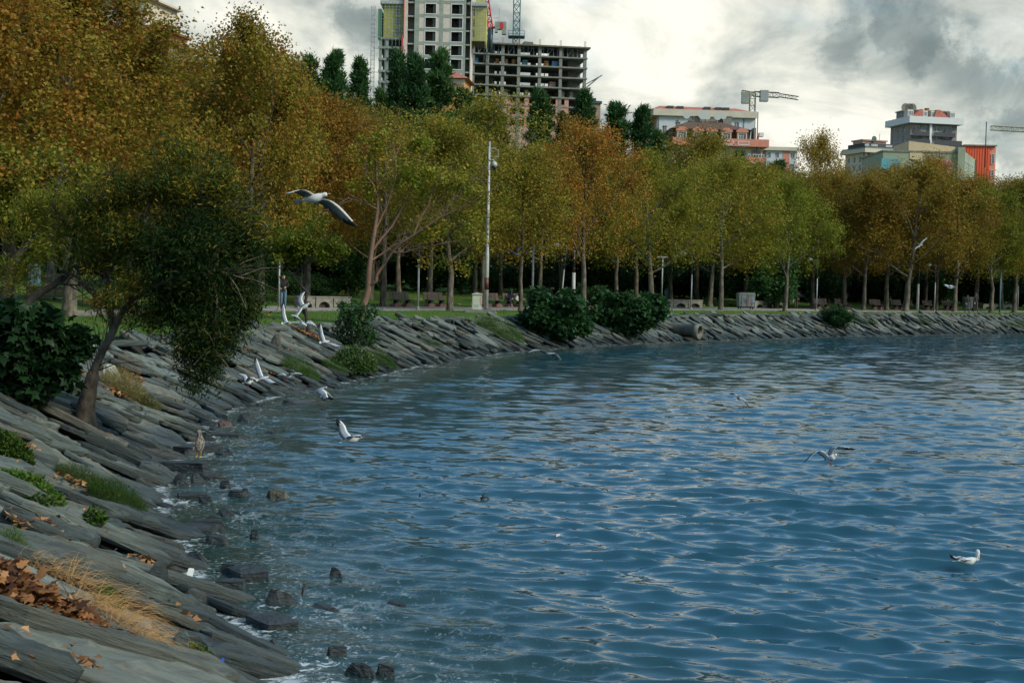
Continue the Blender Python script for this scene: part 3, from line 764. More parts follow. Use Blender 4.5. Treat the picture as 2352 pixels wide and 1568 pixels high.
TV = {}   # tree variants: (trunk mesh, crown mesh, height)
for k_, args in {
    'a': dict(seed=1, H=11.6, clear=3.1, R=4.0, tr=.20, n_=23000, size=.15),
    'b': dict(seed=2, H=11.0, clear=3.3, R=4.3, tr=.18, n_=23000, size=.15, steep=(.35, 1.1)),
    'c': dict(seed=3, H=12.0, clear=3.4, R=3.7, tr=.19, n_=22000, size=.15, nl=10),
    'd': dict(seed=4, H=11.2, clear=2.9, R=4.4, tr=.21, n_=23000, size=.15, lean=(-.9, .3), steep=(.5, 1.0)),
    'e': dict(seed=5, H=14.5, clear=3.4, R=5.6, tr=.30, n_=52000, size=.15, nl=12, shape='star'),
    'f': dict(seed=6, H=13.5, clear=3.0, R=5.2, tr=.27, n_=46000, size=.15, nl=12, steep=(.3, 1.1), shape='star'),
    'g': dict(seed=7, H=11.5, clear=3.6, R=4.6, tr=.20, n_=8500, size=.15, nl=11, sec=8, twigs=6, fill=.0, spread=.20),
    'h': dict(seed=8, H=9.0, clear=2.6, R=3.2, tr=.13, n_=15000, size=.14, nl=9),
}.items():
    tm_, cm_ = make_tree_mesh(**args); zs_ = np.empty(len(cm_.vertices) * 3, np.float32); cm_.vertices.foreach_get('co', zs_); TV[k_] = (tm_, cm_, float(np.percentile(zs_[2::3], 99.7)))

def cone_tree(seed, H, R, n_, size=.28, clear=.6, tuft=True):
    rng = np.random.default_rng(seed); random.seed(seed); mb = MB()
    mb.tube([(0, 0, -.4), (0, 0, H * .5), (.05, 0, H * .97)], [.22, .13, .02], 7)
    Cc, Dd = [], []
    nb = int(H * 9)
    for i in range(nb):
        z = clear + (H - clear) * (i / nb) ** .95; t = (z - clear) / (H - clear)
        Lb = R * (1 - t) ** .62 * (.55 + .6 * random.random()) * (.75 if t < .08 else 1) + .12; a = random.random() * 6.28
        d = Vector((cos(a), sin(a), .45 + .35 * t)); e = Vector((0, 0, z)) + d.normalized() * Lb
        mb.tube([(0, 0, z), tuple(e)], [.035, .01], 3, caps=False)
        m = int(n_ / nb); f = np.sqrt(rng.random(m)) * 1.02
        base = np.array([0, 0, z]) + np.array(d.normalized())[None] * Lb * f[:, None]
        Cc.append(base + rng.normal(0, 1, (m, 3)) * np.array([.20, .20, .17]) * (1.15 - .5 * f)[:, None]); Dd.append(np.tile(np.array(d.normalized()) + (0, 0, .5), (m, 1)))
    Cc = np.concatenate(Cc); Dd = np.concatenate(Dd)
    zq = float(np.percentile(Cc[:, 2], 99.8)) + size * .5
    return mb.mesh('trunk', darkbarkM), leaves('crown', Cc, size, 'thin', greenM, rng, dirs=Dd, up=.0, sv=.4), zq
TV['p'] = cone_tree(21, 13, 2.3, 20000, .34)
TV['q'] = cone_tree(22, 12, 1.9, 17000, .34)
TV['s'] = cone_tree(23, 11, 1.25, 13000, .30)

def blob_pts(rng, blobs, n_, shell=.55):
    vol = np.array([b[3] * b[4] * b[5] for b in blobs]); vol = vol ** .8; vol /= vol.sum(); out = []
    for b, w_ in zip(blobs, vol):
        m = int(n_ * w_) + 1; d = rng.normal(0, 1, (m, 3)); d /= np.linalg.norm(d, axis=1)[:, None]
        r = (shell + (1 - shell) * rng.random(m)) * (1 + .10 * np.sin(d[:, 0] * 7 + b[0] * 3) + .10 * np.sin(d[:, 2] * 9 + b[1]) + .08 * np.sin(d[:, 1] * 11 + b[2] * 5)) + rng.normal(0, .04, m)
        out.append(np.array(b[:3]) + d * r[:, None] * np.array(b[3:6]))
    return np.concatenate(out)
def bush_mesh(seed, w, h, n_, size, shape='oval', mat=None, droop=0, nb=9, dep=None):
    rng = np.random.default_rng(seed); dep = dep or w
    bl = [(0, 0, h * .40, w * .36, dep * .36, h * .42)]; nb = nb + 5
    for i in range(nb):
        a = rng.random() * 6.28; r = rng.uniform(.25, .58)
        bl.append((cos(a) * w * r * .75, sin(a) * dep * r * .75, h * rng.uniform(.2, .85), w * rng.uniform(.10, .22), dep * rng.uniform(.13, .24), h * rng.uniform(.14, .26)))
    P_ = blob_pts(rng, bl, n_, .35); P_[:, 2] = np.maximum(P_[:, 2], rng.uniform(0.0, .12, len(P_)))
    tint = np.clip(rng.normal(.42, .16, len(P_)), 0, .9)
    return leaves('foliage', P_, size, shape, mat or greenM, rng, droop=droop, tint=tint)
def stems_mesh(seed, w, h, n_=9, r=.03):
    random.seed(seed); mb = MB()
    for i in range(n_):
        a = random.random() * 6.28; e = Vector((cos(a) * w * .33 * random.random(), sin(a) * w * .33 * random.random(), h * random.uniform(.6, .9)))
        mb.tube([(e.x * .15, e.y * .15, -.15), (e.x * .5 + random.gauss(0, .05), e.y * .5, e.z * .5), tuple(e)], [r, r * .7, r * .2], 4, caps=False)
    return mb.mesh('stem', darkbarkM)

def plant(k_, loc, scale, rz, tone, val, spread, name, label, cat, group=None, sx=1.0):
    tk, cr_, _ = TV[k_]
    t = thing(name, label, cat, tuple(loc), rz, group); t.scale = (scale * sx, scale * sx, scale)
    link('trunk', tk, t); c = link('crown', cr_, t); c.color = (tone, val, spread, 1)
    return t

rt = random.Random(9)
ROW = 'plane trees along the promenade'
LMK = [(60, 'fig bush at the left edge'), (158, 'thick trunk at the far left'), (320, 'leaning narrow leaved tree'), (470, 'hanging dark foliage'), (597, 'tall straight dark orange tree'), (650, 'man in jeans'), (745, 'left arched bench'), (840, 'leaning pink tree'), (922, 'left empty bench'), (960, 'slim pole lamp'),
       (1033, 'pale peeling trunk'), (1095, 'cream cabinet'), (1180, 'seated couple'), (1272, 'first fig bush'), (1340, 'rust orange tree'), (1446, 'second fig bush'), (1519, 'crosspiece lamp'), (1587, 'lamp above the pipe'), (1655, 'forked yellow green tree'), (1712, 'waste container with chevrons'),
       (1803, 'bright green tree'), (1877, 'lamp by the small bush'), (1936, 'bench above the small bush'), (2014, 'second bench before the twisted tree'), (2080, 'twisted tree'), (2146, 'lamp by the walking couple'), (2230, 'walking couple'), (2296, 'thin teal post'), (2337, 'last lamp at the right')]
USED = {}
def where_lab(x, what):
    lx, nm_ = min(LMK, key=lambda q_: abs(q_[0] - x)); side = 'left of' if x < lx - 6 else ('right of' if x > lx + 6 else 'behind')
    if x < -10: nm_ = 'left picture edge'; side = 'beyond'
    if x > 2360: nm_ = 'right picture edge'; side = 'beyond'
    key = (what, side, nm_); USED[key] = USED.get(key, 0) + 1; pre = ('', 'second ', 'third ', 'fourth ', 'fifth ', 'sixth ', 'seventh ', 'eighth ', 'ninth ', 'tenth ')[min(USED[key] - 1, 9)]
    return '%s%s %s the %s' % (pre, what, side, nm_)
def tree_at(x, Y, ytop, k_, tone, val, spr, label, group=ROW, name='plane_tree', sx=1.0, rz=None, cat='tree'):
    g = gp(x, Y); top = at(x, ytop, Y).z
    s_ = (top - g.z) / TV[k_][2]
    return plant(k_, (g.x, g.y, g.z), s_, rt.random() * 6.28 if rz is None else rz, tone, val, spr, name, label, cat, group, sx)
# tone 0 green .. 1 rust ; the row of planes, each with its own trunk seen above the path
tree_at(158, 52.5, -70, 'e', .53, .82, .52, 'big orange plane tree whose thick trunk stands by the path at the far left', sx=1.05, rz=.4)
tree_at(1033, 81.0, 268, 'c', .42, .95, .42, 'plane tree with pale peeling trunk between the two empty benches and the grey cabinet', sx=1.1, rz=1.0)
tree_at(1196, 85.0, 330, 'h', .44, .9, .45, 'thin plane tree leaning in front of the seated couple', sx=1.05)
tree_at(1340, 90.5, 268, 'a', .62, .9, .5, 'rust orange plane tree with a long pinkish trunk rising behind the first fig bush', sx=.86, rz=2.0)
tree_at(1497, 99, 345, 'd', .38, .95, .34, 'green plane tree whose trunk bends to the left over the second fig bush', sx=1.05, rz=.2)
tree_at(1655, 106, 352, 'b', .40, 1.0, .42, 'yellow green plane tree with forked limbs left of the waste container', sx=1.0, rz=.8)
tree_at(1803, 110, 405, 'a', .30, 1.1, .28, 'bright green plane tree right of the waste container', sx=.95, rz=4.0)
tree_at(2080, 124, 372, 'd', .52, .75, .36, 'brown leaved plane tree with a twisted double trunk behind the far benches', sx=1.12, rz=3.4)
tree_at(2276, 131, 430, 'c', .30, .9, .34, 'green plane tree leaning left near the right picture edge', sx=1.1, rz=1.4)
tree_at(597, 84, 120, 'e', .60, .80, .42, 'tall dark orange plane tree with a straight trunk behind the curved arm lamp', rz=1.2, sx=.85)
tree_at(560, 64, 36, 'f', .50, .80, .48, 'tall plane tree with the highest orange top against the sky on the left', rz=2.2, sx=.80)
tree_at(705, 86, 210, 'f', .62, .72, .36, 'dark rust plane tree with a thick trunk behind the arched stone bench', rz=.3, sx=.95)
tree_at(300, 66, 75, 'e', .58, .9, .5, 'orange plane tree filling the sky left of the highest crown', rz=3.0)
tree_at(20, 70, -60, 'f', .60, .85, .45, 'orange plane tree behind the thick trunk at the far left', rz=4.4)
tree_at(880, 88, 245, 'g', .46, .95, .45, 'half bare plane tree with thin branches above the leaning pink tree', sx=1.05, rz=.7)
tree_at(1110, 100, 205, 'g', .38, 1.05, .42, 'half bare yellow green plane tree standing in front of the concrete frame building', sx=.95, rz=2.5)
tree_at(985, 98, 250, 'g', .42, 1.0, .42, 'sparse plane tree in front of the white unfinished tower', sx=1.0, rz=5.0)
tree_at(1415, 116, 360, 'b', .38, .9, .36, 'plane tree with yellow green leaves behind the second fig bush')
tree_at(1600, 130, 292, 'a', .44, .72, .28, 'round olive brown tree rising in front of the brown hipped roof', sx=.9)
tree_at(1866, 140, 298, 'c', .50, 1.0, .30, 'pointed golden brown tree standing alone against the sky', sx=.62)
tree_at(2125, 150, 352, 'b', .58, .85, .26, 'brown tree crown rising in front of the yellow and green building', sx=.72)
BG = 'trees of the park behind the promenade'
for i, (x, Y, yt, k_, tone, v_) in enumerate([
    (460, 92, 150, 'e', .60, .7), (800, 104, 270, 'b', .54, .8), (915, 110, 300, 'a', .50, .8), (1090, 112, 310, 'c', .42, .85), (1240, 110, 335, 'b', .56, .85), (1290, 124, 330, 'd', .60, .8),
    (1460, 120, 370, 'a', .48, .75), (1540, 128, 380, 'c', .34, .85), (1630, 122, 372, 'd', .46, .85), (1712, 124, 372, 'b', .50, .95), (1770, 134, 385, 'c', .56, .8), (1866, 128, 395, 'b', .58, .8), (1940, 128, 398, 'd', .60, .85),
    (1984, 124, 405, 'c', .62, .85), (2036, 128, 390, 'a', .60, .85), (2150, 138, 395, 'b', .57, .85), (2192, 128, 405, 'a', .60, .8), (2240, 140, 405, 'd', .55, .85), (2330, 136, 408, 'b', .50, .85), (2390, 142, 405, 'a', .60, .8), (2430, 138, 412, 'c', .36, .9),
    (1900, 145, 385, 'c', .6, .75), (2010, 148, 384, 'b', .62, .8), (2090, 150, 392, 'c', .6, .8), (2300, 152, 404, 'a', .58, .8), (2370, 156, 402, 'd', .56, .8), (1820, 150, 390, 'd', .55, .75), (1560, 148, 360, 'd', .5, .7), (1670, 148, 368, 'c', .52, .75), (1350, 136, 345, 'c', .5, .75),
    (-60, 60, -80, 'e', .58, .85), (-110, 46, -150, 'f', .6, .9), (120, 92, 60, 'f', .6, .7), (240, 98, 90, 'e', .56, .7), (-20, 105, 60, 'f', .6, .7), (640, 112, 200, 'f', .58, .65), (540, 118, 210, 'e', .55, .6), (760, 124, 230, 'a', .5, .65),
    (380, 110, 170, 'f', .6, .65), (2500, 150, 410, 'b', .5, .8), (2560, 150, 410, 'a', .6, .8), (850, 96, 300, 'd', .45, .85), (960, 118, 315, 'b', .46, .8), (1150, 122, 330, 'd', .48, .8)]):
    tree_at(x, Y, yt, k_, tone - (.07 if x > 1700 else .02), v_ * (.82 if x > 1700 else .9), .40, where_lab(x, 'autumn plane tree in the park'), BG)
# evergreens on the hill
EV = 'dark evergreens on the hill below the buildings'
for (x, Y, yt, k_, sxx, lab) in ((905, 165, 114, 's', .85, 'slender dark cypress in front of the scaffolded yellow wing'), (945, 160, 124, 'p', .84, 'broad dark evergreen in front of the left edge of the white tower'),
        (1001, 165, 114, 'q', .90, 'dark evergreen with a ragged tip in front of the white tower windows'), (1232, 170, 205, 'p', 1.0, 'dark evergreen in front of the left part of the pink brick storeys'),
        (1333, 170, 208, 'p', .9, 'dark evergreen in front of the right corner of the concrete frame building'), (1409, 165, 236, 'q', 1.15, 'left one of two dark evergreens between the concrete frame and the red roofed block'),
        (1466, 165, 244, 'p', .95, 'right one of two dark evergreens beside the red roofed block'), (1506, 160, 300, 'q', .8, 'low dark evergreen at the foot of the red roofed block'),
        (870, 172, 205, 'p', .9, 'dark evergreen left of the slender cypress'), (1060, 168, 205, 'q', 1.1, 'dark evergreen before the orange walled house'), (760, 158, 118, 'p', .9, 'wide dark evergreen rising left of the building hoist'),
        (705, 160, 128, 'q', .85, 'dark evergreen just right of the highest orange crown'), (818, 165, 135, 'q', .8, 'dark evergreen right below the ladder like hoist mast'), (1290, 175, 262, 'q', 1.1, 'low evergreen between two taller ones before the brick storeys'),
        (1775, 160, 370, 'q', 1.3, 'small dark evergreen top below the low white block'), (1392, 175, 300, 'p', 1.3, 'dark evergreen mass under the two matching evergreens'), (1130, 172, 250, 'p', 1.2, 'dark evergreen hiding the left end of the brick storeys'), (1690, 150, 348, 's', .9, 'thin dark spire of evergreen before the pink balcony house')):
    tree_at(x, Y, yt, k_, .42 + rt.uniform(-.1, .1), rt.uniform(1.15, 1.5), .5, lab, EV, 'evergreen_tree', sxx)
# broad hillside cover behind
def far_wood():
    rng = np.random.default_rng(77); N = 26000
    th = rng.uniform(rad(-26), rad(30), N); r = rng.uniform(150, 420, N)
    X = r * np.sin(th); Y = r * np.cos(th); d, _ = sdist(X, Y); z = prof(d)
    hh = 5.5 * (1 + .45 * np.sin(X * .12 + 1) * np.sin(Y * .09)); Z = z + rng.random(N) ** .6 * hh
    keep = (d > 68)
    P_ = np.stack([X, Y, Z], 1)[keep]
    return leaves('hillside_wood', P_, 1.1, 'star', greenM, rng, tint=np.clip(rng.normal(.5, .2, len(P_)), 0, 1))
o = link('hillside_wood', far_wood()); o.color = (.45, 1, .6, 1); tag(o, 'dark green wood that covers the hillside under the buildings', kind='stuff')

# dark clipped conifer bushes behind the trunks
HB = [bush_mesh(31, 4.4, 3.6, 7500, .22, 'oval'), bush_mesh(32, 3.6, 4.2, 7500, .22, 'oval'), bush_mesh(33, 5.2, 3.0, 8000, .22, 'oval'), stems_mesh(34, 3, 2.2)]
HG = 'dark evergreen bushes behind the tree trunks'
def hedge(x, Y, k_, s_, tone=.33, val=.8, label=None):
    label = label or where_lab(x, 'rounded dark evergreen bush')
    g = gp(x, Y); t = thing('evergreen_bush', label, 'bush', tuple(g), rt.random() * 6.28, HG); t.scale = (s_,) * 3
    c = link('foliage', HB[k_], t); c.color = (tone + .08, val * 1.3, .5, 1); link('stem', HB[3], t)
for i, x in enumerate(range(500, 2480, 46)):
    Y = (118 if x < 1000 else 118 + (x - 1000) * .030) + rt.uniform(-3, 6)
    hedge(x + rt.uniform(-12, 12), Y, i % 3, rt.uniform(.85, 1.2))
for i, x in enumerate(range(-150, 560, 70)): hedge(x, 110 + rt.uniform(-3, 6), i % 3, 1.2)
for i, x in enumerate(range(-200, 2700, 62)): hedge(x, 142 + max(0, (x - 1200)) * .018 + rt.uniform(-2, 4), (i + 1) % 3, rt.uniform(1.2, 1.7), val=.7)
for (x, Y, k_, s_, tn, lab) in ((1795 - 15, 122, 1, 1.15, .42, 'big rounded green conifer bush right of the lamp by the arched benches'), (1725, 126, 0, 1.2, .40, 'green conifer bush directly behind the waste container'), (812, 100, 1, 1.0, .5, 'bright green bush behind the leaning pink barked tree'),
        (1370, 101, 2, .62, .55, 'low leafy green shrub behind the bench between the fig bushes'), (660, 96, 2, .6, .45, 'low green shrub behind the man at the lamp'), (730, 98, 2, .55, .45, 'low green shrub above the arched stone bench')):
    hedge(x, Y, k_, s_, tn, 1.0, lab)

# fig bushes on the slope: large lobed leaves
def fig(x, ybot, w, h, seed, label, n_, size=.26, Y=None, shape='star', tone=.42, val=1.0, dep=.7):
    p = hit(x, ybot) if Y is None else gp(x, Y); sc = p.y / F; W_, H_ = w * sc, h * sc
    t = thing('fig_bush', label, 'bush', (p.x, p.y, p.z - .05), 0, None)
    m = bush_mesh(seed, W_, H_, n_, size, shape, droop=.35, nb=12, dep=W_ * dep); c = link('foliage', m, t); c.color = (tone, val, .45, 1)
    link('stem', stems_mesh(seed + 1, W_, H_ * .9), t); return t
fig(1272, 780, 170, 115, 41, 'large round fig bush overhanging the water left of the second fig bush', 9000)
fig(1446, 768, 165, 112, 43, 'second round fig bush on the slope left of the concrete drain pipe', 8500)
fig(1926, 752, 108, 52, 45, 'small dark bush on the slope below the far benches', 6500, .22, shape='thin', tone=.38)
fig(1378, 745, 60, 48, 46, 'small leafy bush filling the gap between the two fig bushes', 2500, .2)
fig(60, 925, 265, 235, 47, 'dark fig bush with big lobed leaves at the left picture edge', 6200, .17, shape='lobed', tone=.30, val=.55)
fig(100, 790, 110, 150, 48, 'upper sprays of fig leaves standing in front of the path at the left', 700, .20, Y=27, shape='lobed', tone=.30, val=.6)
fig(812, 800, 120, 118, 49, 'leafy shrub with climbing stems below the leaning pink barked tree', 2600, .11, shape='oval', tone=.50, val=1.0)
fig(745, 760, 20, 10, 50, 'tiny shrub at the grass edge beside the leafy shrub', 200, .1)

def custom_tree(name, label, limbs, blobs, n_, size, shape, bark, leafm, tone, val, spr, seed, extra=None, droop=.3, shell=.2, more=()):
    rng = np.random.default_rng(seed); random.seed(seed); mb = MB(); base = Vector(limbs[0][0][0]); an = []
    for pts, r0, r1 in limbs:
        P_ = [Vector(p) - base for p in pts]; k = len(P_)
        # refine with small wobble
        Q = [P_[0]]
        for a, b_ in zip(P_, P_[1:]):
            m = a.lerp(b_, .5) + Vector((random.gauss(0, .03), random.gauss(0, .03), random.gauss(0, .03))) * (b_ - a).length
            Q += [m, b_]
        rr = [r0 + (r1 - r0) * i / (len(Q) - 1) for i in range(len(Q))]
        mb.tube(Q, rr, 8 if r0 > .05 else 5, caps=False); an.append(Q)
    if extra:   # twigs along limbs
        for Q in an[1:]:
            for i in range(1, len(Q)):
                for _ in range(extra):
                    o = Q[i - 1].lerp(Q[i], random.random()); d = (Q[i] - Q[i - 1]).normalized() + Vector((random.gauss(0, .6), random.gauss(0, .6), random.gauss(.1, .5)))
                    L = random.uniform(.3, .9); e = o + d.normalized() * L
                    mb.tube([o, o.lerp(e, .5) + Vector((0, 0, random.uniform(-.03, .08))), e], [.012, .009, .004], 3, caps=False)
    t = thing(name, label, 'tree', tuple(base)); link('trunk', mb.mesh('trunk', bark), t)
    for blobs_, n2, tone_, val_ in ((blobs, n_, tone, val),) + tuple(more):
        bl = [(b[0] - base.x, b[1] - base.y, b[2] - base.z, b[3], b[4], b[5]) for b in blobs_]
        cen = blob_pts(rng, bl, max(60, n2 // 75), shell); idx = rng.integers(0, len(cen), n2)      # sprays: small clusters within the blobs
        P_ = cen[idx] + rng.normal(0, 1, (n2, 3)) * size * 1.3; dd = (rng.normal(0, 1, (len(cen), 3)) + np.array([0, 0, -.3]))[idx]
        tint = np.clip(rng.random(n2) * .7 + .15 + rng.normal(0, .18, len(cen))[idx], 0, 1.1)
        c = link('crown', leaves('crown', P_, size, shape, leafm, rng, dirs=dd, droop=droop, tint=tint), t); c.color = (tone_, val_, spr, 1)
    return t
A = at
# dark narrow leaved tree rooted among the slabs
def wb(x, y, Y, w, h, d): p = A(x, y, Y); s_ = Y / F; return (p.x, p.y, p.z, w * s_, d, h * s_)
bs = hit(197, 965)
Y0 = bs.y
L_ = [([A(216, 852, Y0), A(212, 868, Y0), A(204, 905, Y0), A(196, 940, Y0), bs - Vector((0, 0, .05)), bs - Vector((0, 0, .35))], .085, .21), ([A(210, 880, Y0), A(216, 850, Y0), A(238, 800, Y0), A(262, 755, Y0 + .1)], .08, .062),
      ([A(262, 755, Y0 + .1), A(300, 690, Y0), A(350, 600, Y0 - .2), A(420, 520, Y0 - .2), A(470, 440, Y0)], .058, .018),
      ([A(258, 760, Y0 + .1), A(240, 680, Y0 + .3), A(262, 590, Y0 + .4), A(240, 490, Y0 + .4), A(232, 420, Y0 + .4)], .05, .014),
      ([A(300, 690, Y0), A(390, 640, Y0 - .5), A(480, 620, Y0 - .7), A(560, 640, Y0 - .8)], .042, .014),
      ([A(350, 600, Y0 - .2), A(330, 500, Y0 + .2), A(360, 420, Y0 + .2)], .05, .015),
      ([A(240, 690, Y0 + .3), A(180, 640, Y0 + .5), A(120, 600, Y0 + .6)], .045, .012),
      ([A(420, 520, Y0 - .2), A(500, 480, Y0), A(560, 470, Y0)], .04, .012),
      ([A(480, 620, Y0 - .7), A(500, 720, Y0 - .9), A(490, 810, Y0 - 1.0)], .03, .01)]
B_ = [wb(460, 560, Y0, 120, 105, 1.0), wb(505, 650, Y0 - .3, 92, 110, .9), wb(478, 745, Y0 - .6, 88, 92, .8), wb(480, 815, Y0 - .8, 42, 62, .4), wb(455, 800, Y0 - .8, 34, 50, .4), wb(548, 700, Y0 - .5, 48, 66, .5), wb(570, 590, Y0, 40, 45, .4), wb(395, 690, Y0 - .3, 60, 60, .6),
      wb(370, 590, Y0, 60, 60, .6), wb(452, 880, Y0 - .9, 22, 30, .2)]
B2_ = [wb(390, 430, Y0 + .2, 90, 70, .9), wb(500, 430, Y0, 70, 70, .8), wb(290, 440, Y0 + .3, 70, 60, .6), wb(215, 480, Y0 + .4, 70, 60, .6), wb(300, 540, Y0 + .2, 90, 60, .7), wb(230, 590, Y0 + .3, 60, 45, .5), wb(300, 650, Y0 - .2, 60, 40, .5), wb(350, 740, Y0 - .4, 40, 34, .3), wb(580, 520, Y0, 36, 60, .4), wb(420, 350, Y0 + .2, 60, 40, .6), wb(310, 720, Y0 - .1, 40, 30, .3)]
custom_tree('leaning_tree', 'dark narrow leaved tree leaning over the slabs from a knotted trunk', L_, B_, 62000, .095, 'thin', stumpbarkM,
            leaf_mat('narrow_leaf', [(0, (.010, .030, .008)), (.5, (.028, .062, .012)), (.78, (.075, .085, .012)), (1, (.30, .21, .02))], .3), .42, .72, .8, 61, extra=4, droop=.5, shell=.05, more=((B2_, 21000, .70, 1.0),))
# thin dark boughs of two scraggly trees at the left edge
L2 = [([A(-90, 800, 23.5), A(-20, 775, 23.5), A(60, 700, 23.6), A(130, 650, 23.8), A(160, 620, 24), A(168, 570, 24), A(176, 500, 24.2)], .085, .03),
      ([A(160, 610, 24), A(205, 618, 23.8), A(245, 640, 23.6)], .035, .01), ([A(130, 650, 23.8), A(190, 655, 23.5), A(230, 700, 23.4)], .02, .008), ([A(168, 540, 24), A(120, 470, 24.2), A(140, 400, 24.4)], .03, .01)]
custom_tree('scraggly_tree', 'mossy dark bough reaching in from the left edge above the fig bush', L2, [wb(150, 560, 24, 120, 90, .9), wb(60, 620, 24, 70, 60, .6), wb(200, 480, 24.3, 90, 80, .8), wb(70, 480, 24.3, 90, 90, .8), wb(250, 700, 23.5, 46, 60, .5), wb(-40, 600, 24, 60, 100, .6)], 13000, .085, 'thin', darkbarkM,
            leafM, .36, .85, .5, 62, extra=5)
L3 = [([A(-6, 830, 26), A(0, 740, 26), A(18, 640, 26), A(38, 590, 26.2), A(70, 545, 26.4), A(100, 500, 26.6)], .12, .05), ([A(38, 590, 26.2), A(20, 520, 26.4), A(40, 430, 26.8)], .05, .015), ([A(70, 545, 26.4), A(140, 520, 26.4), A(190, 440, 26.4)], .04, .01)]
custom_tree('dark_trunk_tree', 'small dark trunked tree standing at the left edge behind the fig bush', L3, [wb(60, 480, 26.5, 110, 80, 1.0), wb(140, 420, 26.6, 100, 80, 1.0), wb(0, 420, 26.6, 80, 90, .8)], 9000, .10, 'oval', darkbarkM, leafM, .40, .85, .5, 63, extra=4)
# leaning pink barked tree on the top of the slope
pb = hit(822, 742); Y1 = pb.y
L4 = [([pb - Vector((0, 0, .3)), A(832, 705, Y1), A(846, 660, Y1), A(850, 600, Y1), A(862, 520, Y1), A(866, 430, Y1 + .2), A(858, 345, Y1 + .3)], .165, .035),
      ([A(849, 655, Y1), A(864, 645, Y1 - .1), A(866, 628, Y1 - .1), A(900, 580, Y1 - .3), A(950, 540, Y1 - .5), A(1010, 500, Y1 - .6), A(1080, 465, Y1 - .8), A(1150, 425, Y1 - 1)], .085, .012),
      ([A(852, 580, Y1), A(900, 520, Y1 + .2), A(940, 450, Y1 + .4), A(965, 360, Y1 + .6)], .055, .012), ([A(861, 530, Y1), A(890, 470, Y1), A(910, 400, Y1), A(905, 330, Y1)], .05, .01),
      ([A(866, 450, Y1), A(840, 400, Y1 - .2), A(835, 350, Y1 - .3)], .035, .01), ([A(866, 480, Y1), A(800, 455, Y1 - .3), A(745, 490, Y1 - .4)], .028, .008), ([A(900, 580, Y1 - .3), A(960, 570, Y1 - .6), A(1040, 555, Y1 - .9), A(1100, 545, Y1 - 1)], .04, .008),
      ([A(950, 540, Y1 - .5), A(985, 470, Y1 - .4), A(1010, 400, Y1 - .2)], .035, .008), ([A(1010, 500, Y1 - .6), A(1060, 430, Y1 - .8), A(1120, 390, Y1 - 1)], .028, .007), ([A(850, 600, Y1), A(905, 560, Y1 + .5), A(960, 500, Y1 + .9), A(1030, 440, Y1 + 1.2)], .04, .008),
      ([A(865, 440, Y1), A(890, 390, Y1 + .2), A(880, 320, Y1 + .4)], .03, .008), ([A(910, 560, Y1), A(970, 590, Y1 - .2), A(1060, 600, Y1 - .4)], .025, .006)]
B4 = [wb(870, 330, Y1, 70, 60, 1.0), wb(920, 400, Y1 + .3, 90, 80, 1.2), wb(1000, 420, Y1, 90, 70, 1.1), wb(1080, 450, Y1 - .5, 80, 60, 1.0), wb(850, 420, Y1, 60, 60, 1.0), wb(980, 520, Y1, 80, 50, 1.0), wb(1080, 540, Y1 - .8, 70, 40, .8), wb(1010, 600, Y1 - .3, 60, 30, .6), wb(960, 330, Y1 + .5, 60, 40, .8)]
custom_tree('leaning_pink_tree', 'half bare tree with smooth pinkish bark forking and leaning right over the slope', L4, B4, 7500, .125, 'oval', pinkbarkM, leafM, 0.34, 1.05, .4, 64, extra=3, shell=.1)
# crooked bare tree left of it, with a small crown
cb = hit(712, 765); Y2 = cb.y
L5 = [([cb - Vector((0, 0, .2)), A(704, 730, Y2), A(702, 690, Y2), A(706, 670, Y2), A(690, 655, Y2), A(672, 632, Y2), A(650, 605, Y2)], .07, .02), ([A(690, 655, Y2), A(694, 620, Y2), A(700, 570, Y2)], .035, .012), ([A(702, 728, Y2), A(690, 700, Y2), A(692, 660, Y2)], .03, .015), ([A(672, 632, Y2), A(720, 590, Y2), A(750, 550, Y2)], .025, .008)]
custom_tree('crooked_tree', 'small crooked dark tree at the lawn edge behind the flying gulls', L5, [wb(690, 560, Y2, 95, 55, 1.1), wb(640, 570, Y2, 50, 40, .7), wb(755, 575, Y2, 50, 36, .7)], 8500, .09, 'oval', darkbarkM, leafM, .24, .72, .35, 65, extra=4, shell=.15)

# ground plants on the bank
def tuft(x, y, w, h, seed, n_, size, label, mat, tone, val, shape='needle', name='weed_clump', spr=.5, dirup=1.4, flat=1.0, cat='weeds', kind=None, slopew=0.0):
    p = hit(x, y); sc = p.y / F; W_, H_ = w * sc, h * sc; rng = np.random.default_rng(seed)
    a = rng.random(n_) * 6.28; r = np.sqrt(rng.random(n_)) * .5
    X = np.cos(a) * r * W_; Yy = np.sin(a) * r * W_ * .7; e = 1 - (r / .5) ** 2
    Z = rng.random(n_) ** 1.3 * H_ * (.35 + .65 * e)
    pts = np.stack([X, Yy, Z], 1)
    if slopew: pts[:, 2] -= X * slopew
    d = np.stack([X / W_ * 2.2, Yy / W_ * 2.2, np.full(n_, dirup)], 1)
    c = leaves('foliage', pts, size, shape, mat, rng, dirs=d, up=.1, sv=.5)
    o = link(name, c, loc=tuple(p), rot=(0, 0, 0)); o.color = (tone, val, spr, 1)
    return tag(o, label, cat, kind=kind)
sl_ = .42
tuft(270, 1160, 135, 60, 71, 9000, .05, 'dense dark green weed cushion beside the water in the near left', grassM, .42, .8, slopew=sl_)
tuft(190, 1110, 120, 40, 72, 4500, .05, 'reddish green weeds left of the dense weed cushion', grassM, .62, .7, slopew=sl_)
tuft(70, 1135, 150, 46, 73, 1800, .05, 'broad leaved green weeds with yellow flowers on the near slabs', grassM, .5, 1.25, 'oval', slopew=sl_)
tuft(218, 1205, 48, 40, 74, 260, .05, 'single small leafy weed growing between slabs', grassM, .45, 1.0, 'oval')
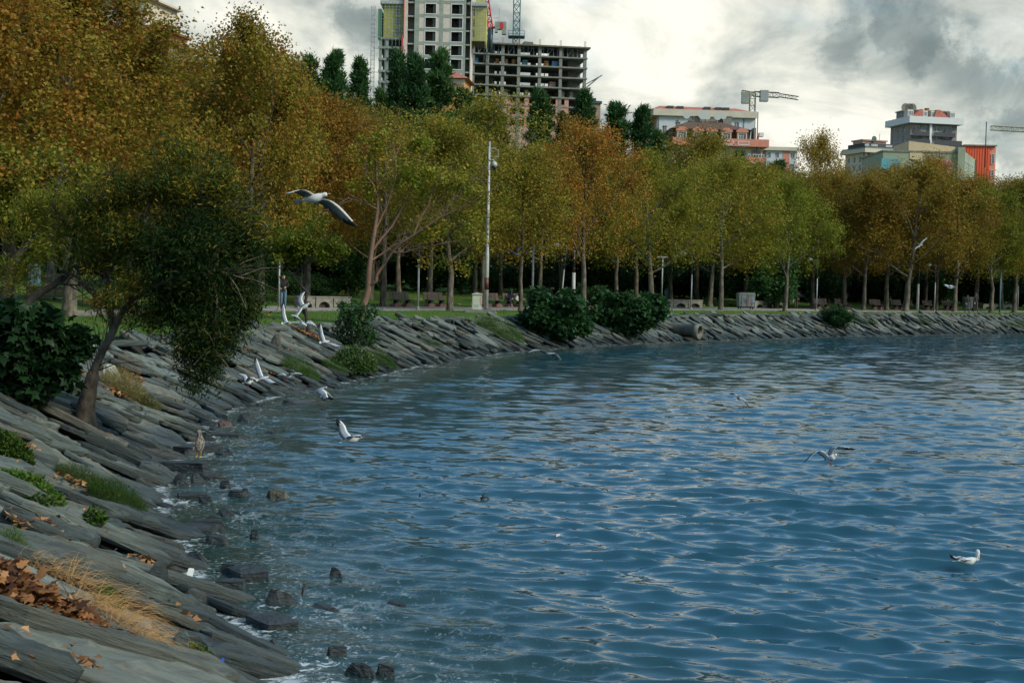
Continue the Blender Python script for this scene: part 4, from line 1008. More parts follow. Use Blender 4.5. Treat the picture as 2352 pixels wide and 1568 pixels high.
tuft(20, 1050, 110, 55, 75, 2600, .05, 'green weeds at the left edge under the fig bush', grassM, .55, .8, 'oval', slopew=sl_)
tuft(285, 905, 105, 60, 76, 5200, .085, 'dry golden grass tuft right of the knotted trunk', grassM, .93, 1.0, spr=.3, dirup=.9, slopew=sl_)
tuft(345, 935, 50, 30, 77, 1800, .07, 'olive dry grass below the golden tuft', grassM, .78, .8, slopew=sl_)
tuft(690, 858, 90, 40, 78, 5200, .08, 'bright green grass clump above the breaking waves', grassM, .45, 1.1, slopew=sl_)
tuft(770, 850, 60, 26, 79, 2000, .08, 'small green grass clump left of the flowering bush', grassM, .45, 1.0, slopew=sl_)
tuft(880, 838, 60, 34, 80, 3200, .09, 'green grass clump right of the pink flowering bush', grassM, .42, 1.0, slopew=sl_)
tuft(1150, 772, 110, 46, 81, 7000, .12, 'broad green grass strip running down the slope left of the fig bush', grassM, .46, 1.15, slopew=.32)
tuft(1105, 750, 70, 24, 82, 2600, .11, 'green grass at the top of the grassy strip', grassM, .46, 1.1)
tuft(2340, 752, 60, 18, 83, 1800, .14, 'green weeds on the slope at the right picture edge', grassM, .45, 1.0)
tuft(1990, 743, 50, 16, 84, 900, .14, 'small weeds on the slope right of the small dark bush', grassM, .4, .9)
tuft(2120, 742, 40, 14, 85, 800, .14, 'small dark weeds high on the far right slope', grassM, .35, .8)
tuft(480, 852, 46, 30, 86, 1500, .07, 'mossy green patch under the hanging foliage', grassM, .62, .9, slopew=sl_)
tuft(455, 1502, 66, 16, 87, 900, .03, 'small mossy weeds between the nearest slabs', grassM, .5, 1.0, 'oval', slopew=sl_)
tuft(250, 1395, 60, 50, 88, 1500, .05, 'fresh green grass behind the dry leaf heap', grassM, .45, 1.1, slopew=sl_)
tuft(30, 1270, 80, 60, 89, 1400, .05, 'green and yellow grass at the left edge above the leaf heap', grassM, .6, 1.1, slopew=sl_)
tuft(995, 795, 50, 18, 90, 900, .09, 'little green weeds on the mid slope', grassM, .4, .9, slopew=.3)
# the flowering bush
fb = tuft(812, 860, 108, 62, 91, 9000, .07, 'bushy shrub dotted with tiny pale pink flowers at the water', greenM, .62, 1.1, 'oval', 'flowering_shrub', cat='bush', dirup=.6)
p = hit(812, 860); rng = np.random.default_rng(92); n_ = 900; d = rng.normal(0, 1, (n_, 3)); d /= np.linalg.norm(d, axis=1)[:, None]; d[:, 2] = abs(d[:, 2])
sc = p.y / F
fl = leaves('flower', d * np.array([54 * sc, 38 * sc, 60 * sc]) * rng.uniform(.75, 1.05, (n_, 1)) * np.array([1, 1, 1]), .03, 'oval', pm('pink_flower', (.50, .36, .36)), rng)
tag(link('flowers', fl, fb), kind='stuff')
# near dry grass: long golden arching blades
def long_grass(x, y, w, n_, L, seed, label):
    p = hit(x, y); sc = p.y / F; rng = np.random.default_rng(seed); W_ = w * sc; V = []; Fc = []; nb = 0; tn = []
    for i in range(n_):
        a = rng.normal(rad(-12), .75) if rng.random() < .75 else rng.random() * 6.28
        bx, by = rng.uniform(-.5, .5) * W_, rng.uniform(-.35, .35) * W_; l = L * rng.uniform(.45, 1.15); el = rng.uniform(.25, 1.2)
        q0 = np.array([bx, by, -bx * .42 + .02]); dx, dy = cos(a), sin(a); pts = []
        for k in range(6):
            t = k / 5; pts.append(q0 + np.array([dx * l * t * cos(el), dy * l * t * cos(el), l * (sin(el) * t - .62 * t * t)]))
        wv = .0020 * rng.uniform(.7, 1.3)
        side = np.array([-dy, dx, .4]) * wv
        for k, q_ in enumerate(pts): s_ = 1 - k / 5.5; V += [q_ - side * s_, q_ + side * s_]
        for k in range(5): Fc.append((nb + 2 * k, nb + 2 * k + 1, nb + 2 * k + 3, nb + 2 * k + 2)); tn.append(rng.random())
        nb += 12
    me = np_mesh('grass_blades', np.array(V), np.array(Fc), pm('straw', (.44, .25, .085), (.27, .14, .05), 2, .7, spec=.3))
    o = link('dry_grass', me, loc=tuple(p)); return tag(o, label, 'dry grass')
long_grass(215, 1420, 150, 430, .58, 95, 'long golden dry grass arching over the leaf heap in the near left')
long_grass(120, 1325, 150, 220, .46, 96, 'thin golden grass stalks behind the leaf heap')
long_grass(300, 1480, 120, 300, .45, 97, 'golden grass stalks lying over the slab right of the leaf heap')
long_grass(262, 868, 70, 260, .45, 98, 'dry brown stalks right of the knotted trunk')
# fallen leaves
def leaf_litter(pts, size, seed, name, label, tone=.55, val=1.0, shape='lobed', up=1.2):
    rng = np.random.default_rng(seed); me = leaves(name, np.array(pts), size, shape, dryM, rng, up=up, sv=.4)
    o = link(name, me); o.color = (tone, val, .9, 1); return tag(o, label, kind='stuff')
def heap(x, y, w, dz, n_, rng):
    p = hit(x, y); sc = p.y / F; W_ = w * sc; out = []
    for _ in range(n_):
        a = rng.random() * 6.28; r = sqrt(rng.random()) * .5; X = cos(a) * r * W_; Yy = sin(a) * r * W_ * .55
        out.append((p.x + X, p.y + Yy, p.z - X * .42 + rng.random() * dz * (1 - (r / .5) ** 2) + .03))
    return out
rng = np.random.default_rng(101)
leaf_litter(heap(60, 1400, 230, .22, 330, rng) + heap(165, 1440, 170, .14, 220, rng) + heap(20, 1330, 120, .12, 120, rng) + heap(290, 1490, 120, .06, 90, rng), .078, 102, 'fallen_leaves', 'heap of curled brown plane leaves on the near slabs', .38, .95)
pts = []
for (x, y, w, n_) in ((120, 1215, 60, 22), (30, 1200, 80, 18), (180, 1115, 110, 40), (250, 1130, 80, 30), (430, 1425, 24, 12), (205, 1545, 90, 22), (320, 1545, 70, 16), (180, 1280, 120, 26), (345, 1300, 90, 22), (300, 865, 70, 160), (260, 900, 60, 90), (500, 860, 60, 20), (560, 800, 50, 40),
                    (715, 770, 90, 420), (700, 800, 70, 160), (650, 800, 60, 60), (1060, 765, 50, 90), (1085, 745, 40, 40), (560, 845, 60, 40), (600, 850, 60, 60), (240, 1000, 50, 16), (190, 860, 30, 30), (60, 1030, 90, 40), (60, 925, 90, 60)):
    pts += heap(x, y, w, .03, n_, rng)
leaf_litter(pts, .064, 103, 'scattered_leaves', 'small drifts of orange brown leaves caught between slabs', .6, 1.05, 'star')
# single leaves lying over the whole bank
pts = []
for _ in range(420):
    x, y = rng.uniform(0, 900), rng.uniform(760, 1560)
    p = hit(x, y)
    if p.z > .35 and p.z < 1.5: pts.append((p.x, p.y, p.z + .09))
leaf_litter(pts, .048, 104, 'loose_leaves', 'single orange leaves lying on the slabs', .62, 1.0, 'star')
# leaves over the lawn, and short grass blades along the verge
pts = []; bl = []
for _ in range(9000):
    th = rng.uniform(rad(-24), rad(24)); r = rng.uniform(30, 150) ** 1.0
    pts.append((r * sin(th), r * cos(th)))
pa = np.array(pts); d_, _ = sdist(pa[:, 0], pa[:, 1]); z_ = prof(d_)
dens = np.where(d_ > 19.5, 1.0, .05); m = (d_ > TW + .3) & (rng.random(len(d_)) < dens)
leaf_litter(np.c_[pa[m], z_[m] + .05], .17, 105, 'lawn_leaves', 'fallen yellow and orange leaves sprinkled over the park lawn', .85, 1.0, 'star')
Y_ = rng.uniform(24, 135, 150000); X_ = rng.uniform(-.40, .40, 150000) * Y_; d_, _ = sdist(X_, Y_)
m = ((d_ > TW - .25) & (d_ < 12.5)); X_, Y_, d_ = X_[m], Y_[m], d_[m]
inpath = np.array([False] * len(X_))
z_ = prof(d_)
pp = np.array([(p.x, p.y) for p in PF]); dmin = np.full(len(X_), 1e9); side_ = np.zeros(len(X_))
for i in range(len(pp) - 1):
    a = pp[i]; dv = pp[i + 1] - a; t = np.clip(((X_ - a[0]) * dv[0] + (Y_ - a[1]) * dv[1]) / (dv @ dv), 0, 1); ex = X_ - a[0] - t * dv[0]; ey = Y_ - a[1] - t * dv[1]; dd_ = np.hypot(ex, ey); mm = dd_ < dmin
    dmin[mm] = dd_[mm]; side_[mm] = (dv[0] * ey - dv[1] * ex)[mm]
m = (side_ < 0) & (dmin > .15); X_, Y_, z_ = X_[m], Y_[m], z_[m]
me = leaves('verge_grass', np.stack([X_, Y_, z_], 1), .12, 'needle', grassM, rng, dirs=np.tile((0., 0., 1.6), (len(X_), 1)), up=0, sv=.5)
me.materials[0] = grassM; o = link('verge_grass', me); o.color = (.47, 1.0, .45, 1); tag(o, 'short mown grass of the verge between path and stone bank', kind='stuff')
# ------------------------------------------------------------------ street furniture
steelM = pm('grey_paint_metal', (.30, .31, .30), (.24, .25, .25), 3, .5, metallic=.2)
darkM = pm('dark_paint_metal', (.030, .055, .060), None, 3, .45)
whiteM = pm('white_paint', (.42, .42, .39), (.33, .33, .30), 4, .5)
blackM = pm('black_plastic', (.012, .012, .014), None, 3, .35)
glassM = pm('dark_glass', (.02, .03, .035), None, 3, .08, spec=.8)
woodM = pm('brown_slat_wood', (.15, .10, .078), (.09, .062, .05), 4, .7, .3, 20, stretch=(1, 8, 8))
pinkM = pm('pink_stone', (.27, .135, .105), (.20, .10, .08), 6, .85, .3, 40)
concM = pm('old_concrete', (.24, .23, .185), (.14, .13, .105), 3, .9, .4, 25)
creamM = pm('cream_paint', (.52, .52, .40), (.45, .45, .34), 2, .6)
redpM = pm('dark_red_paint', (.085, .030, .025), None, 2, .5)
redM_ = pm('bright_red_paint', (.55, .03, .03), None, 2, .5)
blueM = pm('blue_paint', (.08, .25, .50), None, 2, .5)
zincM = pm('galvanised_bin', (.40, .42, .40), (.28, .30, .29), 3, .5, .15, 8, metallic=.3)
tealM = pm('teal_paint', (.10, .22, .25), (.08, .17, .20), 3, .6)

LG = 'curved arm lamps standing along the promenade'
def lamp_meshes(h, dark=.38):
    a = MB(); a.tube([(0, 0, .06), (0, 0, h * (1 - dark))], [.055, .045], 10)
    b_ = MB(); b_.tube([(0, 0, h * (1 - dark)), (0, 0, h)], [.042, .036], 10); b_.tube([(0, 0, h - .10), (-.22, 0, h - .12), (-.42, 0, h - .08)], [.024, .022, .020], 6)
    c = MB(); c.loft([[(-.40 - .0 + x, r * cos(t), h - .08 + z + r * sin(t) * .8) for t in [2 * pi * j / 10 for j in range(10)]] for x, r, z in ((0.02, .03, 0), (-.06, .10, .0), (-.18, .15, -.02), (-.30, .15, -.04), (-.40, .10, -.06), (-.44, .03, -.07))])
    d = MB(); d.tube([(0, 0, 0), (0, 0, .03), (0, 0, .12), (0, 0, .2)], [.17, .16, .075, .06], 8)
    return a.mesh('post', steelM), b_.mesh('arm', darkM), c.mesh('lamp_head', pm('lamp_shell', (.20, .24, .25), None, 2, .35)), d.mesh('base', concM)
LM = lamp_meshes(4.2); lamp0 = None
def copy_thing(src, label, loc, rz=0, scale=None, group=None, tilt=None):
    t = copy_tree(src); t['label'] = label; t.location = loc; t.rotation_euler = (tilt[0] if tilt else 0, tilt[1] if tilt else 0, rz)
    if scale: t.scale = (scale,) * 3
    if group: t['group'] = group
    return t
for i, (x, Y, tl, lab) in enumerate(((640, 69.6, 0, 'curved arm lamp with a dark upper half beside the standing man'), (1287, 90.6, rad(4), 'tilted curved arm lamp above the first fig bush'), (1587, 104.6, 0, 'curved arm lamp in front of the arched stone bench between pipe and bushes'),
        (1875, 114.0, 0, 'curved arm lamp directly behind the small dark bush on the slope'), (2146, 125.2, 0, 'curved arm lamp between the far benches and the walking couple'), (2337, 137.6, 0, 'curved arm lamp nearest the right picture edge'))):
    p = gp(x, Y); p.z = 1.555
    if lamp0 is None:
        lamp0 = thing('street_lamp', lab, 'street lamp', tuple(p), 0, LG)
        for nm_, m_ in zip(('post', 'arm', 'lamp_head', 'base'), LM): link(nm_, m_, lamp0)
    else: copy_thing(lamp0, lab, tuple(p), 0, None, tilt=(0, tl))
# plain pole lamp at 960 and other posts
def post(x, Y, h, r, lab, parts, name='lamp_post', cat='lamp post', grp=None, tilt=0.0):
    p = gp(x, Y); t = thing(name, lab, cat, tuple(p), 0, grp); t.rotation_euler = (0, tilt, 0)
    for nm_, z0, z1, rr, m_ in parts: mb = MB(); mb.tube([(0, 0, z0 * h), (0, 0, z1 * h)], [rr * r, rr * r * .92], 10); mb.build(nm_, m_, t)
    return t, p
t, p = post(960, 80.2, 4.3, .055, 'slim grey pole lamp between the two empty benches', [('post', .04, .56, 1.1, steelM), ('upper_post', .56, 1, .85, darkM)])
mb = MB(); mb.tube([(0, 0, 0), (0, 0, .03), (0, 0, .15), (0, 0, .24)], [.17, .16, .075, .06], 8); mb.build('base', concM, t)
mb = MB(); mb.tube([(0, 0, 2.45), (0, 0, 2.56)], .063, 10); mb.tube([(0, 0, 2.75), (0, 0, 2.85)], .063, 10); mb.build('band', whiteM, t)
mb = MB(); mb.tube([(0, 0, 4.2), (-.4, 0, 4.22)], .02, 6); mb.loft([[(-.4 + x_, r_ * cos(a_), 4.2 + r_ * sin(a_)) for a_ in [2 * pi * j / 8 for j in range(8)]] for x_, r_ in ((0, .03), (-.12, .13), (-.3, .13), (-.42, .03))]); mb.build('lamp_head', darkM, t)
for (x, Y, lab) in ((1316, 96, 'thick white post with a black upper part behind the rust orange tree'), (2107, 129, 'thick white post with a black upper part beside the twisted tree')):
    t, p = post(x, Y, 4.1, .13, lab, [('post', 0, .60, 1.0, whiteM), ('upper_post', .60, 1.0, .75, blackM)], 'banded_post', 'post', 'white posts with black upper parts')
    mb = MB(); mb.tube([(0, 0, 3.9), (-.5, 0, 4.0)], .04, 6); mb.box(-.85, -.35, -.12, .12, 3.95, 4.05); mb.build('lamp_head', blackM, t)
for (x, Y, h, lab) in ((1222, 93, 4.1, 'grey post with a white crosspiece lamp left of the tilted lamp'), (1519, 118, 4.0, 'grey post with a white crosspiece lamp between the two big tree groups'), (2296, 133, 3.9, 'thin teal grey post near the right picture edge')):
    t, p = post(x, Y, h, .075, lab, [('post', 0, 1, 1, tealM if x > 2200 else steelM)], 'crosspiece_lamp', 'lamp post', 'grey crosspiece lamps')
    mb = MB(); mb.box(-.45, .45, -.1, .1, h - .06, h + .04); mb.tube([(0, 0, h - .2), (0, 0, h)], .09, 8); mb.build('lamp_head', whiteM, t)
# camera mast
g = gp(1116, 78.5); mast = thing('camera_mast', 'tall white mast with a dome camera beside the cream cabinet', 'camera mast', tuple(g)); g0 = g
Hm = at(1126, 325, 78.5).z - g.z
mb = MB(); mb.tube([(0, 0, .18), (0, 0, Hm * .34), (0, 0, Hm * .36), (0, 0, Hm * .97)], [.125, .11, .09, .06], 12); mb.build('mast', whiteM, mast)
mb = MB(); mb.tube([(0, 0, Hm * .94), (0, 0, Hm)], .05, 8); mb.rod((0, 0, Hm * .955), (.48, 0, Hm * .95), .022); mb.rod((0, 0, Hm * .915), (.48, 0, Hm * .91), .022); mb.rod((.48, 0, Hm * .955), (.48, 0, Hm * .905), .022); mb.box(.1, .35, -.05, .05, Hm * .957, Hm * .965); mb.build('bracket', steelM, mast)
mb = MB(); mb.tube([(0, 0, 1.28), (0, 0, 1.95)], [.122, .118], 12); mb.build('red_band', redpM, mast)
mb = MB(); mb.tube([(0, 0, Hm * .885), (.2, 0, Hm * .895), (.28, 0, Hm * .885)], [.035, .035, .05], 8); mb.loft([[(.28 + r_ * cos(a_), r_ * sin(a_), Hm * .885 - z_) for a_ in [2 * pi * j / 12 for j in range(12)]] for z_, r_ in ((0, .06), (.06, .13), (.16, .165), (.28, .165))][::-1]); mb.build('camera_housing', whiteM, mast)
mb = MB(); mb.loft([[(.28 + r_ * cos(a_), r_ * sin(a_), Hm * .885 - z_) for a_ in [2 * pi * j / 12 for j in range(12)]] for z_, r_ in ((.28, .15), (.36, .145), (.44, .10), (.48, .03))][::-1]); mb.build('camera_dome', blackM, mast)
mb = MB(); mb.box(-1.0, .65, -.45, .55, -.25, .16); tag(mb.build('concrete_plinth', concM, loc=tuple(g + Vector((-.12, -.1, .02)))), 'low concrete plinth under the cream cabinet and the camera mast', 'plinth')
cab = thing('utility_cabinet', 'cream electrical cabinet with red graffiti at the foot of the camera mast', 'electrical cabinet', (gp(1095, 78.4).x, 78.4, g.z + .16))
k_ = 78.4 / F; w_ = 22.5 * k_; h_ = 35 * k_
mb = MB(); mb.box(-w_ / 2, w_ / 2, 0, .5, 0, h_); mb.build('cabinet_body', creamM, cab)
mb = MB(); mb.prism([(-w_ / 2 - .04, h_), (w_ / 2 + .04, h_), (w_ / 2, h_ + .05), (0, h_ + .12), (-w_ / 2, h_ + .05)], -.05, .55); mb.build('cabinet_roof', creamM, cab)
mb = MB(); mb.box(-w_ / 2 + .03, w_ * .20, -.012, -.002, .04, h_ - .04); mb.build('door', creamM, cab)
for q_ in range(2): mb = MB(); mb.box(-.15 + q_ * .14, -.05 + q_ * .14, -.022, -.014, .16, .30); mb.build('vent', pm('vent_grey', (.30, .42, .36)), cab)
mb = MB()
for (a_, b_) in (((.16, .92), (.24, .98)), ((.24, .98), (.25, .84)), ((.25, .84), (.18, .84)), ((.18, .84), (.26, .78)), ((.17, .62), (.24, .70)), ((.24, .70), (.17, .50)), ((.17, .50), (.26, .46)), ((.18, .40), (.25, .44)), ((.25, .44), (.19, .30)), ((.19, .30), (.25, .26))): mb.rod((a_[0], -.016, a_[1]), (b_[0], -.016, b_[1]), .006)
mb.build('graffiti', redM_, cab)
mb = MB(); mb.tube([(g.x - .25, 78.0, g.z + .45), (g.x - .1, 78.0, g.z + .3), (g.x + .1, 78.05, g.z + .22), (g.x + .3, 78.1, g.z + .25)], .02, 5); tag(mb.build('cable', darkM), 'dark cable running from the cabinet to the camera mast', 'cable')

# benches with slats
def bench_proto():
    t = thing('park_bench', '', 'bench'); L = 1.75
    for j in range(5):
        z = .50 + j * .095; y = .20 + j * .028
        mb = MB(); mb.T = Matrix.Translation((0, y, z)) @ Matrix.Rotation(-.28, 4, 'X'); mb.box(-L / 2, L / 2, -.018, .018, -.038, .038); mb.build('back_slat', woodM, t)
    for j in range(4): mb = MB(); mb.box(-L / 2, L / 2, -.34 + j * .125, -.235 + j * .125, .42, .455); mb.build('seat_slat', woodM, t)
    for s_ in (-1, 1):
        mb = MB(); x = s_ * .52; mb.box(x - .035, x + .035, -.30, .17, .36, .418); mb.prism([(x - .03, .36), (x + .03, .36), (x + .03, .97), (x - .03, .97)], .12, .17) if False else mb.tube([(x, .14, .38), (x, .20, .55), (x, .335, .97)], [.03, .028, .022], 4, sm=False)
        mb.prism([(x - .16, .20), (x + .16, .20), (x + .05, .36), (x - .05, .36)], -.16, .10); mb.build('bracket', blackM, t)
        mb = MB(); poly = [(x - .30, 0), (x + .30, 0)] + [(x + .30 * cos(a_), .22 * sin(a_) ** .6) for a_ in [pi * j / 8 for j in range(1, 8)]]; mb.prism([(px_, pz_) for px_, pz_ in poly], -.22, .22); mb.build('stone_foot', pinkM, t)
    return t
bench0 = bench_proto(); first = True
BGp = 'slatted benches on pink stone feet'
def bench(x, ybase, Y, lab, rz=None, s_=1.0):
    global first
    p = gp(x, Y); p.z = max(p.z, 1.575) if Y > 60 else p.z
    rz = rad(-35) if rz is None else rz
    if first: bench0['label'] = lab; bench0['group'] = BGp; bench0.location = p; bench0.rotation_euler = (0, 0, rz); first = False; return bench0
    return copy_thing(bench0, lab, tuple(p), rz, s_, BGp)
PBK = 7.0
def back_edge(x, off=PWID - .6):
    """point on the far side of the promenade in that picture column"""
    best = None
    for Y in np.arange(60, 190, .25):
        p = gp_fast(x, Y); dm = 1e9; sd_ = 0
        for (a, d, nn) in PFR:
            v = Vector((p.x - a.x, p.y - a.y, 0)); l = v.length
            if l < dm: dm = l; sd_ = v.dot(nn); dd = d
        if sd_ >= off: return Vector((p.x, p.y, 1.58)), atan2(dd.y, dd.x)
    return Vector((p.x, p.y, 1.58)), 0
def gp_fast(x, Y):
    yy = 700
    for _ in range(3): p = at(x, yy, Y); yy += (p.z - 1.58) * F / Y
    return p
BEN = [(922, 'left one of the two empty slatted benches, left of the slim pole lamp'), (1000, 'right one of the two empty slatted benches, right of the slim pole lamp'), (1130, 'slatted bench half hidden behind the cream cabinet'), (1180, 'slatted bench that the couple in dark coats sits on'),
       (1340, 'slatted bench behind the trunk of the rust orange tree'), (1888, 'slatted bench right behind the lamp by the small dark bush'), (1936, 'slatted bench just above the small dark bush'), (2014, 'slatted bench left of the twisted trunk, second before it'),
       (2062, 'slatted bench touching the twisted tree trunk'), (2134, 'slatted bench left of the walking couple, beside a lamp'), (2178, 'slatted bench closest to the walking couple'), (1420, 'slatted bench behind the second fig bush')]
BPOS = {}
for x, lab in BEN:
    p, a_ = back_edge(x); bench0_rz = a_ - rad(22)
    o = bench(x, 0, p.y, lab, a_ - rad(4)); o.location = p; BPOS[x] = (p, o.rotation_euler[2])
p = gp(100, 70); bench(100, 0, 70, 'slatted bench seen through the branches at the far left', rad(10)).location = (p.x, p.y, 1.56)

# arched concrete benches
def arch_bench(x0, x1, Y, lab, nmod=3, rz=0):
    a = gp_fast(x0, Y); b_ = gp_fast(x1, Y + rz); a.z = b_.z = 1.56
    v = b_ - a; Lt = v.length; t = thing('arched_bench', lab, 'bench', tuple(a), atan2(v.y, v.x), 'long arched concrete benches'); m = Lt / nmod
    hh = .58
    for j in range(nmod):
        x = j * m; n_ = 7; aw = m * .60
        c = x + m / 2; mb = MB()
        arc = [(c - aw / 2 + aw * i / n_, .16 + .20 * sin(pi * i / n_) ** .7) for i in range(n_ + 1)]
        # legs
        mb.box(x + .03, c - aw / 2, 0, .45, 0, hh); mb.box(c + aw / 2, x + m - .03, 0, .45, 0, hh)
        for (p0, p1) in zip(arc, arc[1:]): mb.prism([(p0[0], p0[1]), (p1[0], p1[1]), (p1[0], hh), (p0[0], hh)], 0, .45)
        mb.build('module', concM, t)
        mb = MB(); mb.box(c - aw / 2 + .02, c + aw / 2 - .02, .22, .26, 0, .3); mb.build('back_panel', darkbarkM, t)
    mb = MB(); mb.box(-.02, Lt + .02, -.03, .48, hh + .002, hh + .07); mb.build('seat_top', concM, t)
q1, _ = back_edge(745); arch_bench(683, 806, q1.y - 4, 'arched concrete bench between the standing man and the leaning pink tree', 3, 2)
q1, _ = back_edge(1560); arch_bench(1512, 1614, q1.y, 'arched concrete bench right of the second fig bush behind a lamp', 3, 4)
q1, _ = back_edge(1765); arch_bench(1733, 1802, q1.y, 'arched concrete bench right of the waste container', 3, 3)
q1, _ = back_edge(2290); arch_bench(2258, 2327, q1.y, 'arched concrete bench nearest the right picture edge', 3, 3)

# waste containers
def container(x, Y, lab, wpx, hpx, det=True, rz=rad(8)):
    p = gp_fast(x, Y); p.z = 1.58; k = Y / F; w, h = wpx * k * .93, hpx * k; t = thing('waste_container', lab, 'waste container', tuple(p), rz, 'wheeled metal waste containers')
    d = w * .62; mb = MB(); z0 = h * .16
    mb.loft([[(-w * .46, -d * .44, z0), (w * .46, -d * .44, z0), (w * .46, d * .44, z0), (-w * .46, d * .44, z0)], [(-w / 2, -d / 2, h * .86), (w / 2, -d / 2, h * .86), (w / 2, d / 2, h * .86), (-w / 2, d / 2, h * .86)]], sm=False)
    for q_ in (-.33, 0, .33): mb.box(w * q_ - .02, w * q_ + .02, -d / 2 - .012, -d / 2 + .03, z0 + .05, h * .82)
    mb.build('bin_body', zincM, t)
    mb = MB(); mb.box(-w / 2 - .03, w / 2 + .03, -d / 2 - .04, d / 2 + .04, h * .862, h * .90); mb.prism([(-w / 2, h * .90), (w / 2, h * .90), (w * .44, h), (-w * .44, h)], -d / 2, d / 2); mb.build('lid', zincM, t)
    for sx_ in (-1, 1):
        for sy_ in (-1, 1): mb = MB(); mb.tube([(sx_ * w * .38 - .03, sy_ * d * .36, .09), (sx_ * w * .38 + .03, sy_ * d * .36, .09)], .09, 10); mb.rod((sx_ * w * .38, sy_ * d * .36, .12), (sx_ * w * .38, sy_ * d * .36, z0), .02); mb.build('wheel', blackM, t)
    if det:
        mb = MB()
        for j in range(6):
            z = z0 + .12 + j * .14
            for s_ in (-1, 1): mb.prism([(.06, z + .06), (.06, z), (.06 + s_ * .07, z - .06), (.06 + s_ * .07, z)], -d / 2 - .022, -d / 2 - .014)
        mb.build('chevron_mark', redM_, t)
        mb = MB(); cx = -w * .22
        for j in range(14):
            a0, a1 = 2 * pi * j / 14, 2 * pi * (j + 1) / 14; mb.rod((cx + .15 * cos(a0), -d / 2 - .02, h * .42 + .15 * sin(a0)), (cx + .15 * cos(a1), -d / 2 - .02, h * .42 + .15 * sin(a1)), .012)
        mb.rod((cx - .24, -d / 2 - .02, h * .62), (cx + .24, -d / 2 - .02, h * .62), .012); mb.rod((cx - .2, -d / 2 - .02, h * .56), (cx - .2, -d / 2 - .02, h * .32), .01); mb.rod((cx + .2, -d / 2 - .02, h * .56), (cx + .2, -d / 2 - .02, h * .32), .01)
        mb.build('emblem', steelM if False else tealM, t)
        mb = MB()
        for j in range(3): mb.box(w * .18 + j * .17, w * .18 + j * .17 + .11, -d / 2 - .02, -d / 2 - .012, h * .36, h * .40 + (j % 2) * .05)
        mb.build('blue_mark', blueM, t)
q1, _ = back_edge(1713, 3.8); container(1712, q1.y, 'grey wheeled waste container with red chevrons and a round emblem beside the path', 41, 38)
q1, _ = back_edge(2226, 6.8); container(2226, q1.y, 'plain grey waste container behind the walking couple', 30, 30, False)
def small_box(x, Y, wpx, hpx, lab, m_, name='utility_cabinet', top=True, zoff=0):
    p = gp_fast(x, Y); p.z = gz(p.x, p.y) + zoff; k = Y / F; w, h = wpx * k, hpx * k; t = thing(name, lab, 'cabinet', tuple(p), rad(-8), 'small cabinets in the park')
    mb = MB(); mb.box(-w / 2, w / 2, 0, w * .8, -.1, h * .88); mb.build('cabinet_body', m_, t)
    mb = MB(); mb.prism([(-w / 2 - .03, h * .88), (w / 2 + .03, h * .88), (w / 2 - .02, h), (-w / 2 + .02, h)], -.04, w * .8 + .04); mb.build('cabinet_roof', m_, t)
    mb = MB(); mb.box(-w * .42, w * .42, -.012, -.003, h * .1, h * .8); mb.build('door', m_, t)
small_box(1420, 102, 18, 34, 'pale grey cabinet half hidden behind the second fig bush', zincM)
small_box(1250, 103, 22, 34, 'grey stone box behind the first fig bush by the tilted lamp', concM)
small_box(74, 88, 22, 46, 'blue grey cabinet on the lawn at the far left', pm('blue_grey', (.16, .30, .36)))
small_box(1530, 135, 9, 22, 'small blue cabinet in the shade behind the crosspiece lamp', pm('blue_grey', (.16, .30, .36)))

# concrete drain pipe in the bank
p = at(1608, 758, 84.6); pd = hit(1608, 774); k = pd.y / F
pd = PIPE0; pipe = thing('drain_pipe', 'large concrete drain pipe opening from the stone bank towards the water', 'drain pipe', tuple(pd))
r0, r1 = .43, .35; ax = PIPEA
a_ = ax.cross(Vector((0, 0, 1))).normalized(); b_ = a_.cross(ax)
def ring(c, r, n_=24): return [c + (a_ * cos(t) + b_ * sin(t)) * r for t in [2 * pi * j / n_ for j in range(n_)]]
mb = MB(); o = Vector((0, 0, 0)); mb.loft([ring(o + ax * 1.9, r0 - .03), ring(o + ax * .35, r0 - .03), ring(o + ax * .34, r0 + .04), ring(o, r0 + .04), ring(o, r1), ring(o + ax * 1.7, r1)], caps=False); mb.build('pipe_wall', pm('stained_pipe', (.17, .165, .13), (.08, .08, .065), 2, .9, .4, 25), pipe)
mb = MB(); mb.slab([(0, 0)], 0, 0) if False else mb.face([mb.pv(q_) for q_ in ring(o + ax * 1.6, r1)]); mb.build('dark_interior', pm('pipe_dark', (.01, .01, .01)), pipe)

# parked cars beyond the trees: only glimpsed
def car(x, Y, lab, c, rz):
    p = gp(x, Y); t = thing('parked_car', lab, 'car', tuple(p), rz, 'cars parked beyond the park trees')
    body = pm('car_' + c[0], c[1], None, 2, .25, spec=.7)
    pr = [(-2.15, .35), (-2.15, .75), (-2.0, .95), (-1.3, 1.0), (-.75, 1.42), (.75, 1.45), (1.35, 1.02), (2.0, .92), (2.2, .70), (2.2, .35)]
    mb = MB(); mb.loft([[(x_, y_, z_) for x_, z_ in pr] for y_ in (-.86, .86)], sm=False); mb.build('body', body, t)
    mb = MB(); mb.prism([(-1.2, 1.02), (-.72, 1.36), (-.05, 1.38), (-.05, 1.02)], -.875, .875); mb.prism([(.03, 1.02), (.03, 1.38), (.70, 1.38), (1.2, 1.02)], -.875, .875); mb.build('side_window', glassM, t)
    for wx in (-1.35, 1.4):
        for sy_ in (-1, 1): mb = MB(); mb.tube([(wx, sy_ * .70, .32), (wx, sy_ * .88, .32)], .32, 14); mb.build('wheel', blackM, t)
    for sy_ in (-1, 1): mb = MB(); mb.box(2.17, 2.23, sy_ * .65 - .15, sy_ * .65 + .15, .66, .8); mb.build('headlight', whiteM, t)
